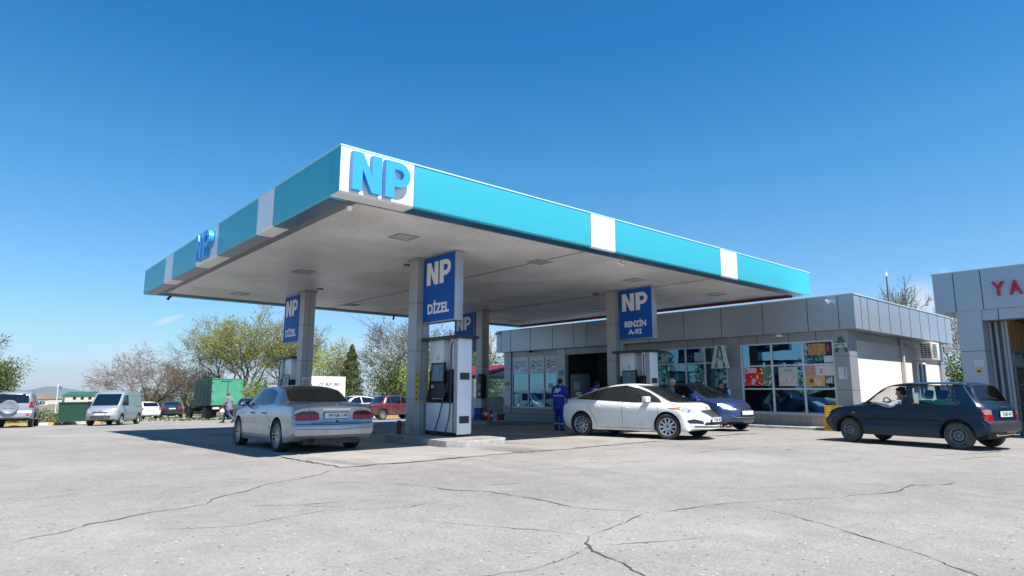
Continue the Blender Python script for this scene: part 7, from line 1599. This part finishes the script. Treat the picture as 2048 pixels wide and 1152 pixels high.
bark = mat('bark', (.13, .105, .085), .9, noise=(6, .8, (.22, .19, .16))); bark_r = mat('bark_reddish', (.20, .135, .105), .9, noise=(6, .8, (.28, .23, .19)))
lf_spring = leaf_mat('leaf_spring', (.24, .29, .045), (.42, .46, .11)); lf_pale = leaf_mat('leaf_pale', (.24, .25, .10), (.44, .42, .25)); lf_green = leaf_mat('leaf_green', (.045, .10, .018), (.12, .19, .035)); lf_con = leaf_mat('leaf_conifer', (.05, .085, .018), (.13, .16, .03), .15)
lf_bud = leaf_mat('leaf_bud', (.20, .17, .09), (.32, .27, .17)); lf_white = leaf_mat('blossom', (.42, .38, .34), (.60, .56, .50)); lf_dark = leaf_mat('leaf_dark', (.018, .045, .012), (.05, .09, .02), .2)
def leaf_cards(mb, pts, size, rnd, up=.3):
    vs, fs = [], []; b = len(mb.v)
    for p in pts:
        s_ = size*rnd.uniform(.55, 1.35); d = Vector((rnd.gauss(0, 1), rnd.gauss(0, 1), rnd.gauss(0, 1)+up)).normalized(); u = d.orthogonal().normalized(); u = (u*math.cos(a_ := rnd.uniform(0, 6.28))+d.cross(u)*math.sin(a_)); w = d.cross(u)
        l = s_; k = s_*.55; n = len(vs)
        vs += [p-u*l*.5, p+w*k*.5, p+u*l*.5, p-w*k*.5]; fs.append((n, n+1, n+2, n+3))
    mb.add(vs, fs)
def grow(rnd, base, height, spread, levels, nbranch, up, trunk_r, trunk_h, wig=.16, minr=.012, seglen=.5, shoots=1.0, splay=.75):
    """returns tubes [(pts, radii)] and twig points"""
    tubes, twigs = [], []
    def br(p, d, L, r, lev):
        n = max(3, int(L/seglen)); pts = [p.copy()]; rs = [r]; q = p.copy(); dd = d.copy()
        for i in range(n):
            dd = (dd+Vector((rnd.gauss(0, wig), rnd.gauss(0, wig), rnd.gauss(0, wig*.6)+up*.12))).normalized(); q = q+dd*(L/n); pts.append(q.copy()); rs.append(max(minr, r*(1-(i+1)/n*.75)))
        tubes.append((pts, rs, lev))
        if lev >= levels: twigs.extend([(pts[i], pts[i+1]) for i in range(len(pts)-1)]); return
        k = nbranch[lev]
        for j in range(k):
            t = rnd.uniform(.25 if lev else .55, 1.0); i = min(int(t*n), n-1); s_ = pts[i].lerp(pts[i+1], t*n-i if t*n-i <= 1 else 1); td = (pts[i+1]-pts[i]).normalized()
            ax = td.orthogonal().normalized(); ax = (Matrix.Rotation(rnd.uniform(0, 6.283), 3, td) @ ax); a = rnd.uniform(.35, splay*1.25); nd = (Matrix.Rotation(a, 3, ax) @ td)
            br(s_, nd, L*rnd.uniform(.45, .75)*(1.15-.4*t), max(minr, rs[i]*.55), lev+1)
    base = Vector(base)
    for k in range(spread):
        a = 6.283*k/spread+rnd.uniform(-.4, .4); tilt = rnd.uniform(.05, splay) if spread > 1 else 0
        d = Vector((math.cos(a)*math.sin(tilt), math.sin(a)*math.sin(tilt), math.cos(tilt))); start = base+Vector((0, 0, trunk_h if spread > 1 else 0))
        br(start, d, (height-trunk_h)*rnd.uniform(.55, .8) if spread > 1 else height*.75, trunk_r*(.6 if spread > 1 else 1), 0)
    if spread > 1: tubes.append(([base-Vector((0, 0, .2)), base+Vector((0, 0, trunk_h*.5)), base+Vector((0, 0, trunk_h+.05))], [trunk_r*1.25, trunk_r, trunk_r*.9], 0))
    return tubes, twigs
def tree(name, label, x, y, height, seed, leafm, barkm, nleaf, leafsize, width=1.0, group=None, cat='tree', **kw):
    rnd = random.Random(seed); g0 = G(x, y)
    t = wthing(name, label, cat, (x, y, g0), group)
    tubes, twigs = grow(rnd, (x, y, g0), height, **kw); rnd2 = random.Random(seed+1)
    zs = [p.z for tb in tubes for p in tb[0]]; s_ = height/(max(zs)-g0)
    f = lambda p: Vector((x+(p.x-x)*width*s_, y+(p.y-y)*width*s_, g0+(p.z-g0)*s_))
    b = MB()
    for pts, rs, lev in tubes: b.tube([f(p) for p in pts], rs, 6 if lev == 0 else (4 if lev < 2 else 3), cap=False)
    b.build('trunk', barkm, t, smooth=True, fix=False)
    pts = []
    for i in range(nleaf):
        a, c = twigs[rnd2.randrange(len(twigs))]; p = f(a.lerp(c, rnd2.random())); j = leafsize*1.1; pts.append(p+Vector((rnd2.gauss(0, j), rnd2.gauss(0, j), rnd2.gauss(0, j))))
    if nleaf:
        c = MB(); leaf_cards(c, pts, leafsize, rnd2); c.build('crown', leafm, t, fix=False)
    return t
def clump(name, label, x, y, r, h, seed, leafm, n, size, cat='shrub', group=None, shape='round', z0=None, stems=True):
    """dense leafy shrub or conifer: leaves spread through lobed volume"""
    rnd = random.Random(seed); g0 = G(x, y) if z0 is None else z0; t = wthing(name, label, cat, (x, y, g0), group); pts = []
    lob = [(rnd.uniform(-.55, .55)*r, rnd.uniform(-.55, .55)*r, rnd.uniform(.3, .8)*h, rnd.uniform(.4, .62)*r) for _ in range(9)]
    while len(pts) < n:
        if shape == 'cone':
            u = rnd.random()**1.3; z = g0+.15+u*h; rad = r*(1-u)**.72*(1+.16*math.sin(z*9+seed)+.1*rnd.gauss(0, 1)); a = rnd.uniform(0, 6.283); q = rad*(rnd.random()**.28); pts.append(Vector((x+q*math.cos(a), y+q*math.sin(a), z)))
        else:
            l = lob[rnd.randrange(9)]; d = Vector((rnd.gauss(0, 1), rnd.gauss(0, 1), rnd.gauss(0, 1))).normalized()*l[3]*(rnd.random()**.35)*(1+.15*rnd.gauss(0, 1)); d.z *= h/r*.62
            p = Vector((x+l[0]+d.x, y+l[1]+d.y, g0+l[2]+d.z))
            if p.z > g0: pts.append(p)
    c = MB(); leaf_cards(c, pts, size, rnd, .1); c.build('crown', leafm, t, fix=False)
    b = MB()
    for k in range(5 if shape != 'cone' else 1):
        a = k*1.25; e = Vector((x+.5*r*math.cos(a)*(0 if shape == 'cone' else 1), y+.5*r*math.sin(a)*(0 if shape == 'cone' else 1), g0+h*.8)); b.tube([(x, y, g0-.1), tuple(Vector((x, y, g0)).lerp(e, .5)+Vector((.05, .05, .1))), tuple(e)], [.06, .04, .015], 5)
    b.build('trunk', bark, t, fix=False); return t
UPR = dict(spread=9, levels=3, nbranch=[8, 6, 5], up=.75, trunk_r=.24, trunk_h=1.0, splay=.72)
tree('spring_tree', 'tall broad tree with fresh yellow-green leaves behind the green truck', 22.6, 70.5, 12.9, 11, lf_spring, bark, 21000, .155, 1.5, **UPR)
tree('spring_tree', 'slimmer yellow-green tree just right of the tall broad one', 26.9, 67.5, 10.2, 12, lf_spring, bark, 8000, .15, 1.2, **UPR)
tree('budding_tree', 'wide reddish bare tree with few buds left of the green truck', 14.6, 75.5, 7.9, 13, lf_bud, bark_r, 4200, .12, 1.25, spread=9, levels=3, nbranch=[7, 6, 5], up=.35, trunk_r=.2, trunk_h=.8, splay=1.15)
tree('budding_tree', 'low bare grey-brown tree between wide reddish tree and truck', 18.6, 76, 6.4, 14, lf_pale, bark_r, 4000, .13, 1.1, spread=7, levels=3, nbranch=[6, 6, 5], up=.5, trunk_r=.15, trunk_h=.6, splay=1.0)
tree('blossom_tree', 'sparse pale-leaved tree left of the nearest pillar', 27.0, 45.5, 8.4, 15, leaf_mat('leaf_olive_pale', (.17, .20, .08), (.32, .33, .18)), bark, 4200, .12, 1.45, spread=6, levels=3, nbranch=[6, 6, 5], up=.5, trunk_r=.16, trunk_h=1.2, splay=.85)
tree('blossom_tree', 'thin bare tree seen between the nearest sign and pump roof', 31.0, 43.0, 8.2, 16, lf_bud, bark, 1800, .13, .9, spread=5, levels=3, nbranch=[6, 6, 5], up=.6, trunk_r=.14, trunk_h=1.2, splay=.8)
tree('bare_tree', 'thin bare tree between far right pillar and the shop', 34.5, 43.5, 7.2, 19, lf_bud, bark_r, 500, .12, .7, spread=4, levels=3, nbranch=[5, 5, 4], up=.7, trunk_r=.12, trunk_h=1.2, splay=.6)
clump('conifer', 'narrow bright green conifer behind the white truck', 23.8, 47.6, 1.45, 5.7, 21, lf_con, 9500, .13, 'tree', None, 'cone')
for i, (x, y, r, h, m, n, lb) in enumerate(((23.2, 50.6, 2.0, 5.6, lf_spring, 6500, 'olive-green shrub just right of the notice pillar'), (24.6, 50.2, 1.9, 6.2, lf_pale, 6500, 'pale brown shrub left of the narrow conifer'), (26.0, 44.6, 2.3, 4.9, lf_con, 9000, 'olive-green shrub right of the narrow conifer'),
        (27.6, 42.5, 2.5, 5.3, lf_con, 9000, 'dense green shrub behind the red saloon'), (30.2, 39.8, 2.5, 4.8, lf_green, 8000, 'dense green shrub behind the nearest pillar'), (19.0, 62.0, 2.0, 3.2, lf_pale, 2600, 'low pale shrub directly behind the green truck'))):
    clump('shrub', lb, x, y, r, h, 30+i, m, n, .14)
for i, (x, y, r, h, m, n, lb) in enumerate(((12.0, 74.5, 2.3, 2.6, lf_bud, 2600, 'brown twiggy shrub behind the small white car'), (15.5, 75.0, 2.6, 2.9, lf_bud, 3200, 'brown twiggy shrub behind the dark grey saloon'), (18.5, 74.8, 2.4, 3.6, lf_pale, 2800, 'pale green shrub left of the green truck cab'), (22.5, 68, 3.2, 4.2, lf_spring, 4200, 'pale brown shrub under the tall spring tree'), (27.5, 70, 3.0, 4.2, lf_spring, 3800, 'yellow-green shrub right of the tall spring tree'))):
    clump('shrub', lb, x, y, r, h, 50+i, m, n, .17)
tree('leafy_tree', 'light green leafy tree cut by the left edge of the photo', -.6, 56.5, 7.8, 17, lf_spring, bark, 2200, .12, .85, spread=6, levels=3, nbranch=[6, 6, 5], up=.3, trunk_r=.14, trunk_h=1.2, splay=.95)
clump('conifer', 'rounded olive-green conifer behind the silver off-roader', 1.2, 52.6, 1.75, 3.9, 22, lf_con, 7500, .13, 'tree', None, 'round')
clump('shrub', 'bright green bush seen through the gate hut windows', 27.5, 35.5, 2.4, 4.2, 62, lf_green, 6000, .14); clump('shrub', 'green bush behind the left end of the gate hut', 24.5, 37.5, 2.0, 3.8, 63, lf_spring, 4500, .14)
# right-hand side behind the buildings
tree('leafy_tree', 'thin yellow-green treetop rising above the shop roof', 43.2, 13.2, 8.3, 18, lf_spring, bark, 2600, .13, .75, spread=6, levels=3, nbranch=[6, 6, 5], up=.9, trunk_r=.15, trunk_h=1.2, splay=.6)
tree('bare_tree', 'reddish bare treetop next to the garage roof edge', 44.5, 10.6, 7.6, 23, lf_bud, bark_r, 500, .11, .7, spread=5, levels=3, nbranch=[6, 6, 5], up=.7, trunk_r=.12, trunk_h=1.2, splay=.7)
tree('bare_tree', 'pale leaning bare tree in the gap between shop and garage', 38.0, 9.6, 5.6, 24, lf_bud, mat('bark_pale', (.36, .33, .30), .9), 300, .1, 1.1, spread=7, levels=3, nbranch=[6, 6, 4], up=.1, trunk_r=.1, trunk_h=.5, splay=1.1)
clump('shrub', 'bright green bush in the gap between shop and garage', 36.4, 8.55, 1.3, 3.0, 60, lf_green, 3600, .13); clump('shrub', 'small dark bush right of the bright green bush', 37.5, 7.8, 1.2, 2.2, 61, lf_dark, 2200, .12)
# trees on the far side of the yard, seen mirrored in the shop windows
for i, (x, y, r, h, lb) in enumerate(((-13, 19, 2.6, 8.5, 'tall dark tree mirrored in the left pharmacy window'), (-15, 25, 2.6, 7.0, 'dark tree mirrored beside the tall one in the pharmacy window'), (-12, 34, 2.6, 7.5, 'dark tree mirrored in the left shop windows'), (-14, 13, 2.2, 5.5, 'lower dark tree mirrored in the right pharmacy window'), (-15, 42, 2.8, 7.5, 'dark tree mirrored in the leftmost shop window'))):
    clump('evergreen_tree', lb, x, y, r, h, 70+i, lf_dark, 4200, .22, 'tree', 'evergreens across the yard', 'cone')
# flower bed and rough grass along the far kerb
def bed(name, poly_pts, n, h, mats_, size, seed):
    rnd = random.Random(seed); 
    mb = MB()
    for mi_, (w_, ) in enumerate([(m_[1],) for m_ in mats_]):
        mb.cur = mi_; pts = []
        for i in range(int(n*w_)):
            x, y = poly_pts(rnd); hh = h*(.55+.45*math.sin(x*1.9+seed)*math.sin(y*1.3+x*.7)); pts.append(Vector((x, y, G(x, y)+rnd.random()**.6*max(.12, hh))))
        leaf_cards(mb, pts, size, rnd)
    return prop(mb.build(name, [m_[0] for m_ in mats_], fix=False), kind='stuff')
bed('hedge_planting', lambda r: (r.uniform(-2, 7.0), r.uniform(47.3, 50.5)), 9000, .95, [(lf_green, .45), (lf_bud, .3), (lf_white, .14), (leaf_mat('leaf_red', (.20, .05, .03), (.32, .12, .08)), .11)], .11, 5)
bed('hedge_planting', lambda r: (r.uniform(0, 9.0), r.uniform(53, 58)), 7000, 1.0, [(lf_green, .7), (lf_pale, .3)], .14, 9)
bed('hedge_planting', lambda r: (lambda u: (19.8+u*9.5+r.uniform(0, 1.5), 42.6-u*10.2+r.uniform(0, 1.6)))(r.random()), 8000, .8, [(lf_green, .5), (lf_bud, .5)], .11, 6)
bed('hedge_planting', lambda r: (r.uniform(8.0, 20), r.uniform(72, 76)), 6000, .9, [(lf_bud, .7), (lf_green, .3)], .16, 7)
bed('rough_grass', lambda r: (r.uniform(-10, 60), 48+r.random()**2*60), 9000, .25, [(lf_green, .6), (lf_pale, .4)], .2, 8)
# verge ground just behind the kerb
ground_sheet('verge', [-40, -10, 0, 6.5], [46.6, 48, 50, 52, 55, 60, 72], mat('verge_soil', (.13, .11, .07), .95, noise=(.8, .9, (.07, .10, .035))), -.02)
# pale house with a green metal roof beyond the van
hx, hy = 41, 356; g0 = G(hx, hy); t = wthing('green_roofed_house', 'small pale house with green roof far beyond the silver van', 'house', (hx, hy, g0))
b = MB(); b.box(hx-5.5, hx+13, hy, hy+9, g0-1, g0+3.6); b.build('wall', mat('far_wall', (.55, .50, .42), .8), t)
b = MB(); b.prism([(hx-6.2, g0+3.5), (hx+13.7, g0+3.5), (hx+12.8, g0+5.1), (hx-3.3, g0+5.1)], hy-.6, hy+8.6, 'Y'); b.build('roof', mat('far_roof', (.02, .16, .12), .6), t)
for k in range(3): b = MB(); b.box(hx-2.4+k*3, hx-1.2+k*3, hy-.03, hy, g0+1.4, g0+2.8); b.build('window', MATS['glass_black'], t)
for i, (x, y, w_, h_, c_) in enumerate(((17, 260, 9, 3.2, (.34, .22, .16)), (24.0, 300, 10, 3.2, (.30, .20, .15)))):
    t = wthing('brown_roofed_house', ('low brown-roofed house left of the green-roofed one', 'second brown roof behind the low brown-roofed house')[i], 'house', (x, y, G(x, y))); g0 = G(x, y)
    b = MB(); b.box(x-w_/2, x+w_/2, y, y+5, g0-1, g0+h_*.6); b.build('wall', MATS['far_wall'], t); b = MB(); b.prism([(x-w_/2-.4, g0+h_*.6), (x+w_/2+.4, g0+h_*.6), (x, g0+h_)], y-.3, y+5.3, 'Y'); b.build('roof', mat('far_brown_%d' % i, c_, .8), t)
t = wthing('flagpole', 'thin white pole with small flag beyond the green container', 'pole', (7.3, 80, G(0, 80))); g0 = G(0, 80); b = MB(); b.tube([(7.3, 80, g0), (7.3, 80, g0+3.4)], .035, 6); b.build('pole', white, t); b = MB(); b.box(7.35, 7.65, 79.99, 80.01, g0+2.8, g0+3.15); b.build('flag', mat('flag_cloth', (.10, .14, .32), .8), t)
# ================================================================ HAZE
mb = MB(); mb.box(-2500, 9000, -400, 13500, -180, 320); hz_m = bpy.data.materials.new('haze'); hz_m.use_nodes = True; N, L = nodes_of(hz_m); N.remove(N['Principled BSDF']); pv = N.new('ShaderNodeVolumePrincipled'); pv.inputs['Color'].default_value = (.88, .94, 1, 1); pv.inputs['Density'].default_value = 5e-5; pv.inputs['Anisotropy'].default_value = .3; L.new(pv.outputs[0], N['Material Output'].inputs['Volume'])
prop(mb.build('haze', hz_m), kind='stuff')
